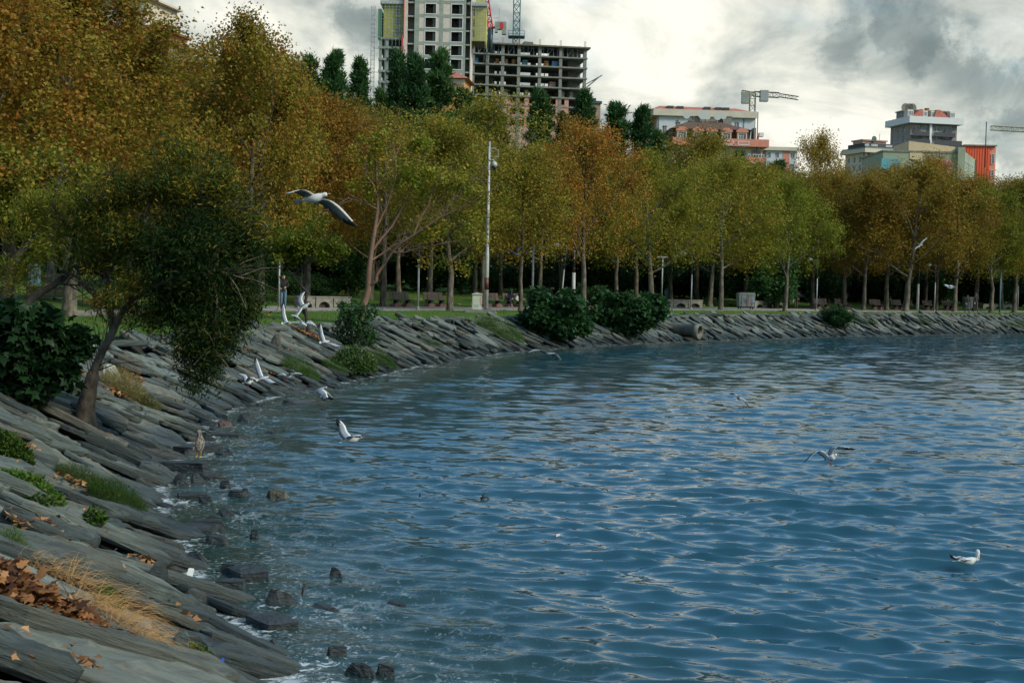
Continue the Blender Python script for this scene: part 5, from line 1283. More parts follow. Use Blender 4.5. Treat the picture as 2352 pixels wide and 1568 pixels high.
W1 = ('white', (.65, .65, .65)); W2 = ('silver', (.42, .43, .45))
for (x, Y, lab, c) in ((1017, 131, 'white car glimpsed between the two empty benches', W1), (1292, 131, 'white car glimpsed left of the thick white post', W1), (1815, 146, 'silver car glimpsed above the people in red and black', W2), (1840, 150, 'white car glimpsed right of the bright green tree', W1), (1960, 150, 'white car seen as a bright spot between dark trunks', W1)):
    g = gp(x, Y); 
    car(x, Y, lab, c, rad(30)); 

# ------------------------------------------------------------------ people
skinM = pm('skin', (.42, .25, .17), None, 3, .6); hairM = pm('dark_hair', (.02, .014, .010), None, 3, .6)
def person(lab, loc, rz, height, pose, jacket, trousers, shoe, jl=.50, hood=False, hat=None, extra=None, slim=1.0):
    """one skinned body; pose gives joints in units of body height (x right, y forward, z up)"""
    J = dict(hip=(0, 0, .53), spine=(0, .005, .63), chest=(0, 0, .74), neck=(0, .005, .845), head0=(0, .012, .89), head1=(0, .022, .935), head2=(0, .014, .975),
             ls=(-.105, 0, .80), le=(-.135, -.01, .64), lw=(-.13, .04, .50), rs=(.105, 0, .80), re=(.135, -.01, .64), rw=(.13, .04, .50),
             lh=(-.052, 0, .50), lk=(-.055, .015, .28), la=(-.058, -.005, .045), lt=(-.062, .085, .018), rh=(.052, 0, .50), rk=(.055, .015, .28), ra=(.058, -.005, .045), rtoe=(.062, .085, .018))
    J.update(pose)
    names = list(J); idx = {k: i for i, k in enumerate(names)}
    E = [('hip', 'spine'), ('spine', 'chest'), ('chest', 'neck'), ('neck', 'head0'), ('head0', 'head1'), ('head1', 'head2'), ('chest', 'ls'), ('ls', 'le'), ('le', 'lw'), ('chest', 'rs'), ('rs', 're'), ('re', 'rw'),
         ('hip', 'lh'), ('lh', 'lk'), ('lk', 'la'), ('la', 'lt'), ('hip', 'rh'), ('rh', 'rk'), ('rk', 'ra'), ('ra', 'rtoe')]
    R_ = dict(hip=(.085, .065), spine=(.078, .058), chest=(.092, .064), neck=(.032, .034), head0=(.040, .046), head1=(.045, .054), head2=(.032, .040), ls=(.046, .046), rs=(.046, .046), le=(.034, .034), re=(.034, .034), lw=(.022, .022), rw=(.022, .022),
              lh=(.056, .060), rh=(.056, .060), lk=(.038, .040), rk=(.038, .040), la=(.024, .026), ra=(.024, .026), lt=(.020, .014), rtoe=(.020, .014))
    me = bpy.data.meshes.new('body_skeleton'); me.from_pydata([Vector(J[k]) * height for k in names], [(idx[a], idx[b]) for a, b in E], [])
    ob = bpy.data.objects.new('tmp', me); C.objects.link(ob); ob.modifiers.new('s', 'SKIN'); sk = me.skin_vertices[0].data
    for k in names: sk[idx[k]].radius = (R_[k][0] * height * slim, R_[k][1] * height * slim)
    sk[idx['hip']].use_root = True
    sb = ob.modifiers.new('u', 'SUBSURF'); sb.levels = 2; sb.render_levels = 2
    dg = bpy.context.evaluated_depsgraph_get(); em = bpy.data.meshes.new_from_object(ob.evaluated_get(dg)); bpy.data.objects.remove(ob)
    for m_ in (skinM, jacket, trousers, shoe, hairM): em.materials.append(m_)
    hipz = J['hip'][2] * height; segs = [(Vector(J[a]) * height, Vector(J[b]) * height, a, b) for a, b in E]
    def near(c):
        best = None
        for a, b, na, nb_ in segs:
            ab = b - a; t = max(0, min(1, (c - a).dot(ab) / ab.length_squared)); d = (c - a - ab * t).length
            if best is None or d < best[0]: best = (d, na, nb_, t)
        return best
    hd = Vector(J['head1']) * height
    for pl in em.polygons:
        pl.use_smooth = True; c = pl.center; _, na, nb_, t = near(c); mi = 1
        if na in ('head0', 'head1') or (na == 'neck'): 
            mi = 4 if (c.z > hd.z + .022 * height or c.y < hd.y - .012 * height) and na != 'neck' else 0
        elif na in ('lh', 'rh', 'lk', 'rk') or nb_ in ('lh', 'rh'): mi = 2
        elif na in ('la', 'ra'): mi = 3
        pl.material_index = mi
    t = thing('person', lab, 'person', tuple(loc), rz); b = link('body', em, t)
    # face and hands
    mb = MB(); h = height; hp = Vector(J['head1']) * h
    mb.loft([[hp + Vector((x_ * h, y_ * h, z_ * h)) for x_, y_, z_ in r_] for r_ in ([(-.006, .046, .018), (.006, .046, .018), (0, .050, .018)], [(-.010, .048, -.008), (.010, .048, -.008), (0, .066, -.010)])]); mb.build('nose', skinM, t)
    for s_ in (-1, 1):
        mb = MB(); e = hp + Vector((s_ * .018 * h, .048 * h, .010 * h)); mb.box(e.x - .006 * h, e.x + .006 * h, e.y - .002, e.y + .004, e.z - .003 * h, e.z + .003 * h); mb.build('eye', hairM, t)
        mb = MB(); e = hp + Vector((s_ * .045 * h, 0, .0)); mb.box(e.x - .005 * h, e.x + .005 * h, e.y - .010 * h, e.y + .010 * h, e.z - .018 * h, e.z + .016 * h); mb.build('ear', skinM, t)
    mb = MB(); e = hp + Vector((0, .046 * h, -.024 * h)); mb.box(e.x - .012 * h, e.x + .012 * h, e.y - .002, e.y + .005, e.z - .0025 * h, e.z + .0025 * h); mb.build('mouth', redpM, t)
    for s_, wk, ek in ((-1, 'lw', 'le'), (1, 'rw', 're')):
        w_ = Vector(J[wk]) * h; d = (w_ - Vector(J[ek]) * h).normalized(); sd_ = d.cross(Vector((0, 1, 0)));
        if sd_.length < .2: sd_ = Vector((1, 0, 0))
        sd_.normalize(); nn = d.cross(sd_).normalized(); mb = MB()
        mb.loft([[w_ + d * l + sd_ * a * ww + nn * b__ * .012 * h / 1.7 * 1.4 for a, b__ in ((-1, -1), (1, -1), (1, 1), (-1, 1))] for l, ww in ((-.01, .020), (.03, .030), (.085, .036))], sm=False)
        for fi, (o_, l_) in enumerate(((-.028, .060), (-.010, .072), (.010, .068), (.027, .052))):
            q0 = w_ + d * .083 + sd_ * o_; q1_ = q0 + d * l_ * .55 + nn * .008; q2_ = q1_ + d * l_ * .35 + nn * .025; mb.tube([q0, q1_, q2_], [.0095, .0085, .006], 5)
        q0 = w_ + d * .025 + sd_ * .028; q1_ = q0 + d * .03 + sd_ * .028 + nn * .01; q2_ = q1_ + d * .03 + nn * .01; mb.tube([q0, q1_, q2_], [.011, .010, .007], 5); mb.build('hand', skinM, t)
    # jacket hem / collar
    mb = MB(); hz_ = Vector(J['hip']) * h; c0 = Vector(J['spine']) * h
    if jl > 0:
        rg = []
        for f, rx_, ry_ in ((0, .098, .072), (.5, .092, .068), (1, .082, .062)):
            z = (J['hip'][2] - .035 + f * .09) * h; rg.append([(hz_.x + cos(a) * rx_ * h * slim, hz_.y + sin(a) * ry_ * h * slim, z) for a in [2 * pi * j / 16 for j in range(16)]])
        mb.loft(rg, caps=False)
    nk = Vector(J['neck']) * h; mb.loft([[(nk.x + cos(a) * r_ * h, nk.y + sin(a) * r_ * h * .95, nk.z + z_ * h) for a in [2 * pi * j / 14 for j in range(14)]] for z_, r_ in ((-.03, .060), (.0, .050), (.028, .046))], caps=False); mb.build('jacket_trim', jacket, t)
    if hood:
        mb = MB(); mb.loft([[(hp.x + cos(a) * r_ * h, hp.y + (sin(a) * r_ - .006) * h, hp.z + z_ * h) for a in [2 * pi * j / 14 for j in range(14)]] for z_, r_ in ((-.05, .045), (.0, .056), (.035, .050), (.055, .028), (.062, .004))], caps=False); mb.build('hood', hat or jacket, t)
    return t
coatN = pm('navy_coat', (.018, .024, .045), (.012, .016, .03), 8, .8); coatB = pm('black_coat', (.010, .010, .011), None, 8, .8); jean = pm('blue_jeans', (.10, .17, .22), (.07, .125, .17), 6, .85); brownT = pm('brown_trousers', (.07, .05, .035), None, 5, .85)
redJ = pm('red_jacket', (.25, .018, .02), None, 5, .8); shoeM = pm('dark_shoe', (.015, .015, .017), None, 5, .6); whiteshoe = pm('white_shoe', (.5, .5, .5), None, 5, .6); darkT = pm('dark_trousers', (.015, .016, .02), None, 5, .85)
p = gp_fast(650, 74.5); p.z = 1.58
person('man in a dark jacket and blue jeans standing behind the curved arm lamp', p, rad(196), 1.80, dict(lw=(-.055, .115, .62), le=(-.14, .0, .66), rw=(.10, .085, .60), re=(.145, -.015, .65)), coatB, jean, shoeM)
p = gp_fast(1811, 124); p.z = 1.62
person('person in a red jacket and dark cap standing beside the bright green tree', p, rad(20), 1.72, dict(), redJ, darkT, shoeM, hood=True, hat=coatN)
q_ = gp_fast(1828, 123); q_.z = 1.62
person('person in a black jacket and brown trousers seen from behind next to the red jacket', q_, rad(-10), 1.76, dict(le=(-.15, 0, .65), re=(.15, 0, .65)), coatB, brownT, shoeM)
mb = MB(); mb.loft([[(cos(a) * r_, sin(a) * r_ * .6, z_) for a in [2 * pi * j / 10 for j in range(10)]] for z_, r_ in ((0, .10), (.15, .16), (.32, .13), (.42, .05), (.5, .02))]); tag(mb.build('plastic_bag', whiteM, loc=(p.x + .35, p.y - .3, 2.05)), 'white plastic bag held by the person in red', 'bag')
p = gp_fast(2222, 125.5); p.z = 1.58
walk = dict(lk=(-.055, .07, .29), la=(-.058, .10, .05), lt=(-.06, .185, .03), rk=(.055, .0, .27), ra=(.058, -.10, .06), rtoe=(.06, -.02, .015), lw=(-.14, -.05, .50), rw=(.14, .08, .51))
person('shorter person in dark jacket walking left of the taller companion', p, rad(30), 1.60, walk, coatB, pm('grey_trousers', (.05, .055, .075)), shoeM)
p = gp_fast(2241, 124.5); p.z = 1.58
person('tall person in dark jacket and brown trousers walking with white shoes', p, rad(25), 1.80, walk, coatB, brownT, whiteshoe)
sit = dict(hip=(0, 0, .26), spine=(0, .02, .36), chest=(0, .06, .46), neck=(0, .09, .56), head0=(0, .11, .60), head1=(0, .135, .64), head2=(0, .135, .685), ls=(-.105, .06, .52), rs=(.105, .06, .52), le=(-.13, .10, .37), re=(.13, .10, .37), lw=(-.05, .22, .34), rw=(.05, .22, .34),
           lh=(-.055, .02, .26), lk=(-.06, .25, .27), la=(-.06, .24, .045), lt=(-.06, .33, .018), rh=(.055, .02, .26), rk=(.06, .25, .27), ra=(.06, .24, .045), rtoe=(.06, .33, .018))
bp_, br_ = BPOS[1180]
u_ = Vector((cos(br_), sin(br_), 0)); v_ = Vector((-sin(br_), cos(br_), 0))
person('seated person in a navy hooded coat on the bench behind the thin tree', bp_ - u_ * .42 - v_ * .02, br_ + pi - .5, 1.66, sit, coatN, coatN, shoeM, hood=True)
person('seated person in black with a head scarf on the right end of the bench', bp_ + u_ * .45 - v_ * .02, br_ + pi + .25, 1.62, sit, coatB, coatB, shoeM, hood=True)
mb = MB(); mb.slab([(-.16, -.06), (.16, -.06), (.13, .06), (-.13, .06)], 0, .30); tag(mb.build('handbag', creamM, loc=tuple(bp_ - u_ * .2 - v_ * .40 + Vector((0, 0, .48))), rot=(0, .5, br_)), 'pale bag held by the person in the navy coat', 'bag')
p = gp_fast(1253, 106); p.z = gz(p.x, p.y)
person('dark clothed person bending forward beside the grey stone box', p, rad(-70), 1.7, dict(spine=(0, .05, .60), chest=(0, .15, .67), neck=(0, .24, .71), head0=(0, .28, .72), head1=(0, .33, .72), head2=(0, .36, .74), ls=(-.1, .2, .70), rs=(.1, .2, .70), le=(-.12, .24, .56), re=(.12, .24, .56), lw=(-.1, .28, .43), rw=(.1, .28, .43)), coatB, darkT, shoeM)
# ------------------------------------------------------------------ gulls: each wing joint set in space
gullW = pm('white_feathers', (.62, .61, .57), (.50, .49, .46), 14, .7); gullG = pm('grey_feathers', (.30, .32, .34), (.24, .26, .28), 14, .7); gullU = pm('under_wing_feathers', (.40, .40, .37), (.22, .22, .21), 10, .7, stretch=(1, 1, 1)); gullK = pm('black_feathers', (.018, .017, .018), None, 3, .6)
billY = pm('yellow_bill', (.50, .32, .06)); billR = pm('red_bill', (.35, .05, .03)); crowM = pm('crow_feathers', (.015, .015, .018)); crowG = pm('crow_grey', (.09, .09, .095))
spotM = pm('speckled_feathers', (.24, .20, .155), (.05, .04, .03), 40, .8, lo=.47, hi=.53, detail=2)
def resample(P_, n_):
    out = []; k = len(P_) - 1
    for i in range(n_):
        t = i / (n_ - 1) * k; j = min(int(t), k - 1); f = t - j; p0 = P_[max(j - 1, 0)]; p1 = P_[j]; p2 = P_[j + 1]; p3 = P_[min(j + 2, k)]
        out.append(.5 * ((2 * p1) + (p2 - p0) * f + (2 * p0 - 5 * p1 + 4 * p2 - p3) * f * f + (3 * p1 - p0 - 3 * p2 + p3) * f ** 3))
    return out
def gull(label, head, tail, wings, bill=None, rad_=.055, mats=None, spread=.9, legs=None, tip=.84, name='gull', chord=.17, bodyL=None, hood=False):
    head, tail = Vector(head), Vector(tail); ax = (head - tail); L = ax.length; ax.normalize(); t = thing(name, label, 'gull' if name == 'gull' else 'bird', tuple((head + tail) / 2))
    o = (head + tail) / 2; mats = mats or (gullW, gullG, gullU, gullK); side = ax.cross(Vector((0, 0, 1)));
    if wings:
        ww = [Vector(w[-1]) for w in wings]
        if len(ww) == 2:
            sv = (ww[0] - ww[1]); sv -= ax * sv.dot(ax)
            if sv.length > .15: side = sv.normalized()
    side.normalize(); up = side.cross(ax)
    if up.z < 0: up = -up
    mb = MB(); rg = []
    for f, r_, dz in ((0, .10, .0), (.10, .22, .0), (.25, .55, -.1), (.42, .92, -.25), (.58, 1.0, -.28), (.72, .86, -.15), (.80, .60, .0), (.86, .52, .10), (.92, .56, .15), (.97, .42, .13), (1.0, .12, .08)):
        c = tail + ax * L * f + up * dz * rad_ - o; rg.append([c + (side * cos(a) * (1.0) + up * sin(a) * .95) * r_ * rad_ for a in [2 * pi * j / 12 for j in range(12)]])
    mb.loft(rg, [0] * len(rg))
    # tail fan
    n_ = 7; tl = L * .30; c0 = tail + ax * L * .12 - o; top = [c0 + side * .02, c0 - side * .02]; fan = []
    for i in range(n_ + 1):
        a = (i / n_ - .5) * spread; fan.append(c0 - ax * tl * cos(a) * (1 - .04 * (i % 2)) + side * tl * sin(a) * 1.0)
    for s_ in (-.004, .004):
        i0 = mb.pv(c0 + up * s_ + ax * .02); ids = [mb.pv(q_ + up * s_) for q_ in fan]
        for i in range(n_): mb.face((i0, ids[i], ids[i + 1]), 0)
    for w in wings:
        P_ = [Vector(q_) - o for q_ in w]; Q = resample(P_, 15); sp = (Q[-1] - Q[0]).length; prev = None
        for i, q_ in enumerate(Q):
            f = i / 14; d = (Q[min(i + 1, 14)] - Q[max(i - 1, 0)]).normalized()
            ch = chord * (L / .38) * (1.0 if f < .15 else (1.0 - .10 * (f - .15) if f < .5 else .965 * (1 - ((f - .5) / .5) ** 1.7) ** .75 + .02))
            bk = -ax - d * (-ax).dot(d) * .75; bk = (bk if bk.length > .1 else -ax).normalized()
            if f > .45: bk = (bk - d * .55 * (f - .45)).normalized() if False else (bk + d * .9 * (f - .45)).normalized()
            nn = d.cross(bk).normalized()
            if nn.dot(up) < 0: nn = -nn
            fe = (1 + (.07 if i % 2 else -.05) * (f > .35)) * ch; th = .012 * (1 - .8 * f)
            sec = [q_ + nn * th * 0, q_ + bk * ch * .22 + nn * th, q_ + bk * ch * .6 + nn * th * .7, q_ + bk * fe, q_ + bk * ch * .6 - nn * .003, q_ + bk * ch * .22 - nn * th * .6]
            ids = [mb.pv(s_) for s_ in sec]
            if prev:
                tipz = f > tip; mt = lambda z: 3 if (tipz and z) else (3 if f > .93 else z)
                mm = (0 if f < .9 else 3, 3 if tipz else 1, 3 if f > tip - .08 else 1, 3 if f > tip - .08 else 2, 3 if tipz else 2, 0 if f < .9 else 3)
                for j in range(6): mb.face((prev[j], prev[(j + 1) % 6], ids[(j + 1) % 6], ids[j]), mm[j], True)
            prev = ids
    mb.build('body', list(mats), t)
    mb = MB(); b0 = tail + ax * L * .985 + up * .09 * rad_ - o; mb.tube([b0, b0 + ax * .03 * L / .38, b0 + (ax * .055 - up * .006) * L / .38], [.010 * L / .38, .008 * L / .38, .002], 6); mb.build('bill', bill or billR, t)
    for s_ in (-1, 1):
        mb = MB(); e = tail + ax * L * .945 + up * .30 * rad_ + side * s_ * .44 * rad_ - o; mb.tube([e - side * .006, e + side * .006], [.007, .005], 6); mb.build('eye', gullK, t)
    if legs:
        for s_ in (-1, 1):
            mb = MB(); e = tail + ax * L * .40 - up * .9 * rad_ + side * s_ * .3 * rad_ - o; q1_ = e + Vector(legs) * .6; q2_ = e + Vector(legs); mb.tube([e, q1_, q2_], [.006, .005, .005], 5); mb.tube([q2_, q2_ - ax * .03], [.012, .004], 4); mb.build('leg', billR, t)
    return t
def G(x, y, Y, dY=0): return at(x, y, Y + dY)
gull('big white gull gliding with spread grey wings before the dark orange trees', G(752, 447, 26), G(688, 462, 26, .10), [[G(722, 446, 26), G(705, 437, 26, -.22), G(690, 436, 26, -.36), G(670, 442, 26, -.46), G(647, 447, 26, -.52)], [G(733, 457, 26), G(757, 459, 26, .18), G(780, 474, 26, .32), G(802, 497, 26, .42), G(819, 518, 26, .50)]],
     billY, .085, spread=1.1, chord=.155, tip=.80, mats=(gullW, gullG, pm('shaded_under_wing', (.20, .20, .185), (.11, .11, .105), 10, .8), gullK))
gull('white gull with one wing raised in front of the crooked tree by the arched bench', G(711, 697, 41), G(686, 712, 41, .03), [[G(699, 698, 41), G(694, 686, 41, .1), G(698, 675, 41, .2), G(702, 668, 41, .25)], [G(696, 706, 41), G(690, 716, 41, -.15), G(685, 724, 41, -.2), G(681, 731, 41, -.25)]], billR, .062, spread=.5)
gull('white gull with a fanned tail and one wing straight up at the lawn edge', G(672, 741, 40), G(650, 742, 40), [[G(661, 738, 40), G(656, 722, 40, .08), G(654, 708, 40, .1), G(650, 694, 40, .12)], [G(663, 741, 40), G(675, 739, 40, -.25), G(686, 740, 40, -.35), G(694, 742, 40, -.45)]], billR, .055, spread=1.3)
gull('white gull with arched grey wings right beside the fan tailed gull', G(703, 749, 40, -.25), G(692, 739, 40, .12), [[G(697, 741, 40), G(688, 732, 40, .1), G(678, 726, 40, .15), G(662, 723, 40, .2)], [G(703, 744, 40), G(716, 744, 40, -.1), G(728, 752, 40, -.15), G(737, 773, 40, -.2)]], billR, .055, spread=.5)
gull('white gull with a fanned tail banking in front of the leafy shrub', G(757, 784, 38), G(737, 786, 38), [[G(748, 782, 38), G(743, 768, 38, .1), G(740, 755, 38, .12), G(735, 740, 38, .15)], [G(752, 786, 38), G(764, 788, 38, -.2), G(778, 793, 38, -.3), G(790, 796, 38, -.42)]], billR, .055, spread=1.4)
gull('gull with a tall dark raised wing low over the slabs', G(617, 866, 36), G(592, 872, 36), [[G(605, 864, 36), G(599, 848, 36, .1), G(594, 834, 36, .15), G(588, 818, 36, .2)], [G(608, 868, 36), G(618, 870, 36, -.2), G(627, 875, 36, -.3), G(636, 879, 36, -.4)]], billR, .055, spread=1.2)
gull('leftmost gull hovering over the slabs under the hanging foliage', G(582, 876, 35.5), G(560, 879, 35.5), [[G(570, 874, 35.5), G(566, 862, 35.5, .15), G(556, 858, 35.5, .25), G(543, 858, 35.5, .4)], [G(573, 876, 35.5), G(580, 866, 35.5, -.2), G(586, 868, 35.5, -.3), G(588, 874, 35.5, -.4)]], billR, .055, legs=(.01, 0, -.09), spread=1.1)
gull('gull with both wings spread level above the breaking waves', G(672, 861, 37), G(654, 868, 37, .1), [[G(661, 863, 37), G(650, 857, 37, .05), G(642, 859, 37, .1), G(632, 862, 37, .1)], [G(665, 864, 37), G(676, 856, 37, -.1), G(686, 856, 37, -.15), G(699, 861, 37, -.15)]], billR, .05, legs=(-.02, 0, -.09), spread=.8)
gull('gull with drooping grey wings skimming the water by the breaking waves', G(752, 890, 35, -.15), G(722, 898, 35, .1), [[G(740, 892, 35), G(748, 896, 35, .1), G(757, 905, 35, .12), G(767, 917, 35, .15)], [G(742, 893, 35, -.1), G(750, 900, 35, -.4), G(752, 908, 35, -.5), G(755, 913, 35, -.6)]], billR, .055, legs=(-.05, 0, -.03), spread=.6)
gull('long winged gull gliding low over the water left of the first fig bush', G(1274, 812, 60, -.25), G(1252, 812, 60, .15), [[G(1260, 809, 60), G(1244, 804, 60, .1), G(1228, 805, 60, .2), G(1206, 813, 60, .3)], [G(1268, 810, 60), G(1280, 814, 60, -.1), G(1287, 822, 60, -.15), G(1297, 836, 60, -.2)]], billR, .06, spread=.7)
gull('small bright white gull banking in front of the brown trees at the right', G(2119, 564, 72), G(2112, 561, 72, .2), [[G(2116, 562, 72), G(2120, 556, 72), G(2124, 552, 72), G(2130, 547, 72)], [G(2116, 563, 72), G(2111, 567, 72), G(2107, 569, 72), G(2102, 573, 72)]], billR, .05, mats=(gullW, gullW, gullW, gullW), spread=.4)
gull('distant white gull with an arched wing left of the walking couple', G(2190, 661, 105, -.1), G(2176, 661, 105, .1), [[G(2182, 659, 105), G(2178, 655, 105, .1), G(2174, 654, 105, .2), G(2169, 656, 105, .3)], [G(2184, 659, 105), G(2188, 658, 105, -.1), G(2192, 657, 105, -.1), G(2197, 660, 105, -.1)]], billR, .065, mats=(gullW, gullW, gullW, gullW), spread=.6)
gull('grey gull with one long wing raised flying over open water', G(832, 1003, 25.5), G(788, 1014, 25.5), [[G(808, 1002, 25.5), G(798, 990, 25.5, .15), G(792, 976, 25.5, .25), G(776, 960, 25.5, .35)], [G(812, 1004, 25.5), G(818, 998, 25.5, -.3), G(826, 998, 25.5, -.45), G(834, 1002, 25.5, -.6)]], billR, .058, spread=.7)
gull('dark winged gull seen edge on over the middle of the bay', G(1706, 917, 38, .1), G(1690, 909, 38), [[G(1698, 912, 38), G(1707, 915, 38, -.1), G(1715, 922, 38, -.15), G(1723, 936, 38, -.2)], [G(1696, 911, 38, .1), G(1692, 907, 38, .25), G(1686, 906, 38, .4), G(1676, 905, 38, .5)]], billR, .055, mats=(gullG, gullG, gullG, gullK), spread=.4, tip=.7)
gull('gull with bent brownish wings and dangling legs over the near right water', G(1922, 1044, 24, -.1), G(1898, 1054, 24), [[G(1904, 1047, 24), G(1893, 1037, 24, .05), G(1880, 1036, 24, .1), G(1846, 1062, 24, .15)], [G(1912, 1046, 24), G(1918, 1032, 24, -.05), G(1932, 1024, 24, -.1), G(1966, 1031, 24, -.15)]], billR, .055, legs=(.01, 0, -.08), spread=.7, mats=(gullW, gullG, gullG, gullK))
# swimming gull
p = atz(2220, 1303, 0.0)
sg = gull('white gull swimming with raised dark tail at the lower right', p + Vector((.17, 0, .10)), p + Vector((-.15, 0, .07)), [[p + Vector((.07, -.055, .10)), p + Vector((-.04, -.07, .12)), p + Vector((-.14, -.03, .12)), p + Vector((-.22, -.01, .16))], [p + Vector((.07, .055, .10)), p + Vector((-.04, .07, .12)), p + Vector((-.14, .03, .12)), p + Vector((-.23, .01, .165))]], billR, .062, spread=.3, chord=.08, tip=.6)
mb = MB(); mb.loft([[(.135 + dx, r_ * cos(a), z_) for dx, r_, z_, a in [(0.0 + r_ * sin(a_), r_, z_, a_) for a_ in [2 * pi * j / 10 for j in range(10)]]] for z_, r_ in ((.02, .03), (.07, .026), (.11, .030), (.14, .026), (.155, .008))]); mb.build('neck_and_head', gullW, sg)
mb = MB(); mb.tube([(.155, 0, .115), (.20, 0, .10)], [.008, .002], 5); mb.build('bill_tip', billR, sg); sg.scale = (.82,) * 3
# brown speckled young gull standing on the long slab
p = atz(452, 1080, 0.0); ht = 26 * p.y / F
b0 = Vector((p.x, p.y + .15, ht + .02)); yg = thing('young_gull', 'brown speckled young gull standing on the long dark slab in the shallows', 'gull', tuple(b0))
mb = MB(); mb.loft([[(cos(a) * r_ + x_, sin(a) * r_ * 1.0 + y_, z_) for a in [2 * pi * j / 14 for j in range(14)]] for z_, r_, x_, y_ in ((.10, .015, .02, -.10), (.12, .045, .015, -.08), (.16, .075, .01, -.03), (.21, .085, .0, 0), (.26, .078, 0, .03), (.305, .058, -.005, .05), (.34, .040, -.008, .06), (.37, .036, -.012, .055), (.40, .040, -.02, .05), (.425, .032, -.024, .05), (.44, .010, -.024, .05))]); mb.build('body', [spotM], yg)
for s_ in (-1, 1): mb = MB(); mb.loft([[(s_ * .07 + cos(a) * .022 * w_, y_ + sin(a) * .05 * w_, z_) for a in [2 * pi * j / 8 for j in range(8)]] for z_, w_, y_ in ((.27, .5, .02), (.22, 1.0, .0), (.16, .9, -.05), (.11, .35, -.12))]); mb.build('wing', spotM, yg)
mb = MB(); mb.tube([(-.055, .045, .402), (-.085, .04, .398), (-.105, .04, .388)], [.011, .010, .003], 6); mb.build('bill', gullK, yg)
for s_ in (-1, 1): mb = MB(); mb.tube([(s_ * .03, 0, .14), (s_ * .032, -.01, .07), (s_ * .032, 0, .0)], [.008, .006, .006], 6); mb.tube([(s_ * .032, 0, .003), (s_ * .032 - .01, -.05, .003)], [.012, .018], 5); mb.build('leg', billY, yg)
# crow between the trunks
gull('black and grey crow flapping in front of the thin tree above the bench', G(1196, 585, 80), G(1178, 583, 80, .1), [[G(1186, 581, 80), G(1190, 576, 80, -.1), G(1195, 571, 80, -.1), G(1202, 568, 80, -.1)], [G(1184, 582, 80), G(1179, 578, 80, .1), G(1174, 575, 80, .2), G(1170, 574, 80, .3)]], gullK, .06, mats=(crowG, crowM, crowM, crowM), name='crow', spread=.6)
# bits of litter and drift at the waterline
for (x, y, w, c, lab) in ((428, 1330, 14, (.7, .7, .68), 'crumpled white litter stranded at the waterline'), (507, 1527, 7, (.02, .10, .5), 'scrap of blue litter between the nearest slabs'), (280, 1000, 4, (.05, .2, .5), 'tiny blue scrap near the waterline'), (1277, 1236, 10, (.6, .6, .6), 'flat white scrap floating in the open water'), (325, 957, 6, (.03, .15, .45), 'little blue cap caught among slabs')):
    p = hit(x, y, lift=.05); k = p.y / F; mb = MB(); mb.slab([(0, 0), (w * k, .01), (w * k * .9, w * k * .5), (.02, w * k * .4)], 0, .03 if y < 1240 or y > 1500 else .09); tag(mb.build('litter', pm('litter_%d' % x, c), loc=(p.x, p.y, p.z + .02), rot=(.1, .2, .3)), lab, 'litter')
# two sticks poking out of the water and twigs
for (x, y, h, tl, lab) in ((964, 1141, 10, .1, 'short dark stake standing in the open water'), (1103, 1146, 17, .7, 'dark forked stick leaning out of the open water'), (690, 1365, 26, .5, 'thin twig sticking up beside the largest slate rock')):
    p = atz(x, y, 0); k = p.y / F; mb = MB(); mb.tube([(0, 0, -.1), (h * k * tl * .5, 0, h * k * .6), (h * k * tl, 0, h * k)], [.014, .012, .006], 6)
    if x == 1103: mb.tube([(0, 0, .02), (.09, 0, .03), (.13, 0, .01)], [.016, .012, .006], 5)
    tag(mb.build('stick', darkbarkM, loc=tuple(p)), lab, 'stick')
# ------------------------------------------------------------------ buildings on the hill
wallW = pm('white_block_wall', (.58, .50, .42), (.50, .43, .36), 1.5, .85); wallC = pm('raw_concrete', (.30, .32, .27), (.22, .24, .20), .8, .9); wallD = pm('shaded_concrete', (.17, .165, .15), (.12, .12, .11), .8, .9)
yelM = pm('yellow_render', (.42, .38, .10), (.34, .32, .09), .8, .9); pinkB = pm('pink_brick', (.42, .28, .22), (.34, .22, .17), 2.5, .9); redB = pm('red_brick', (.45, .15, .09)); orangeB = pm('salmon_paint', (.55, .21, .14), (.48, .18, .12), 1, .7)
roofR = pm('red_roof', (.40, .13, .09), (.32, .10, .07), 1.2, .8); roofB = pm('brown_roof', (.085, .055, .035), (.12, .06, .04), .7, .9); plasterW = pm('pale_plaster', (.48, .50, .50), (.42, .44, .45), .5, .8); creamB = pm('cream_plaster', (.52, .46, .36), (.45, .40, .31), .5, .8)
greyB = pm('taupe_panel', (.20, .19, .165), (.16, .15, .135), .7, .7); darkB = pm('charcoal_panel', (.035, .037, .045), None, 1, .6); greenB = pm('sage_panel', (.26, .29, .20), (.23, .255, .18), .4, .7); sandB = pm('sand_panel', (.55, .42, .24), (.50, .38, .22), .4, .7)
orM = pm('orange_panel', (.66, .085, .025), (.60, .075, .022), .6, .6); orM_lit = pm('sunlit_orange_panel', (.62, .20, .12), None, 1, .6); maroon = pm('maroon_panel', (.16, .035, .03)); scafM = pm('scaffold_steel', (.26, .30, .34)); woodY = pm('shutter_wood', (.40, .20, .08)); tealP = pm('teal_panel', (.10, .30, .33)); pinkP = pm('pink_panel', (.62, .24, .28))
voidM = pm('unlit_interior', (.05, .047, .042)); frameW = pm('window_frame_white', (.60, .60, .58)); glassB = pm('window_glass', (.09, .11, .11), (.16, .17, .16), .6, .15, spec=.6); greenG = pm('green_net', (.08, .20, .10))
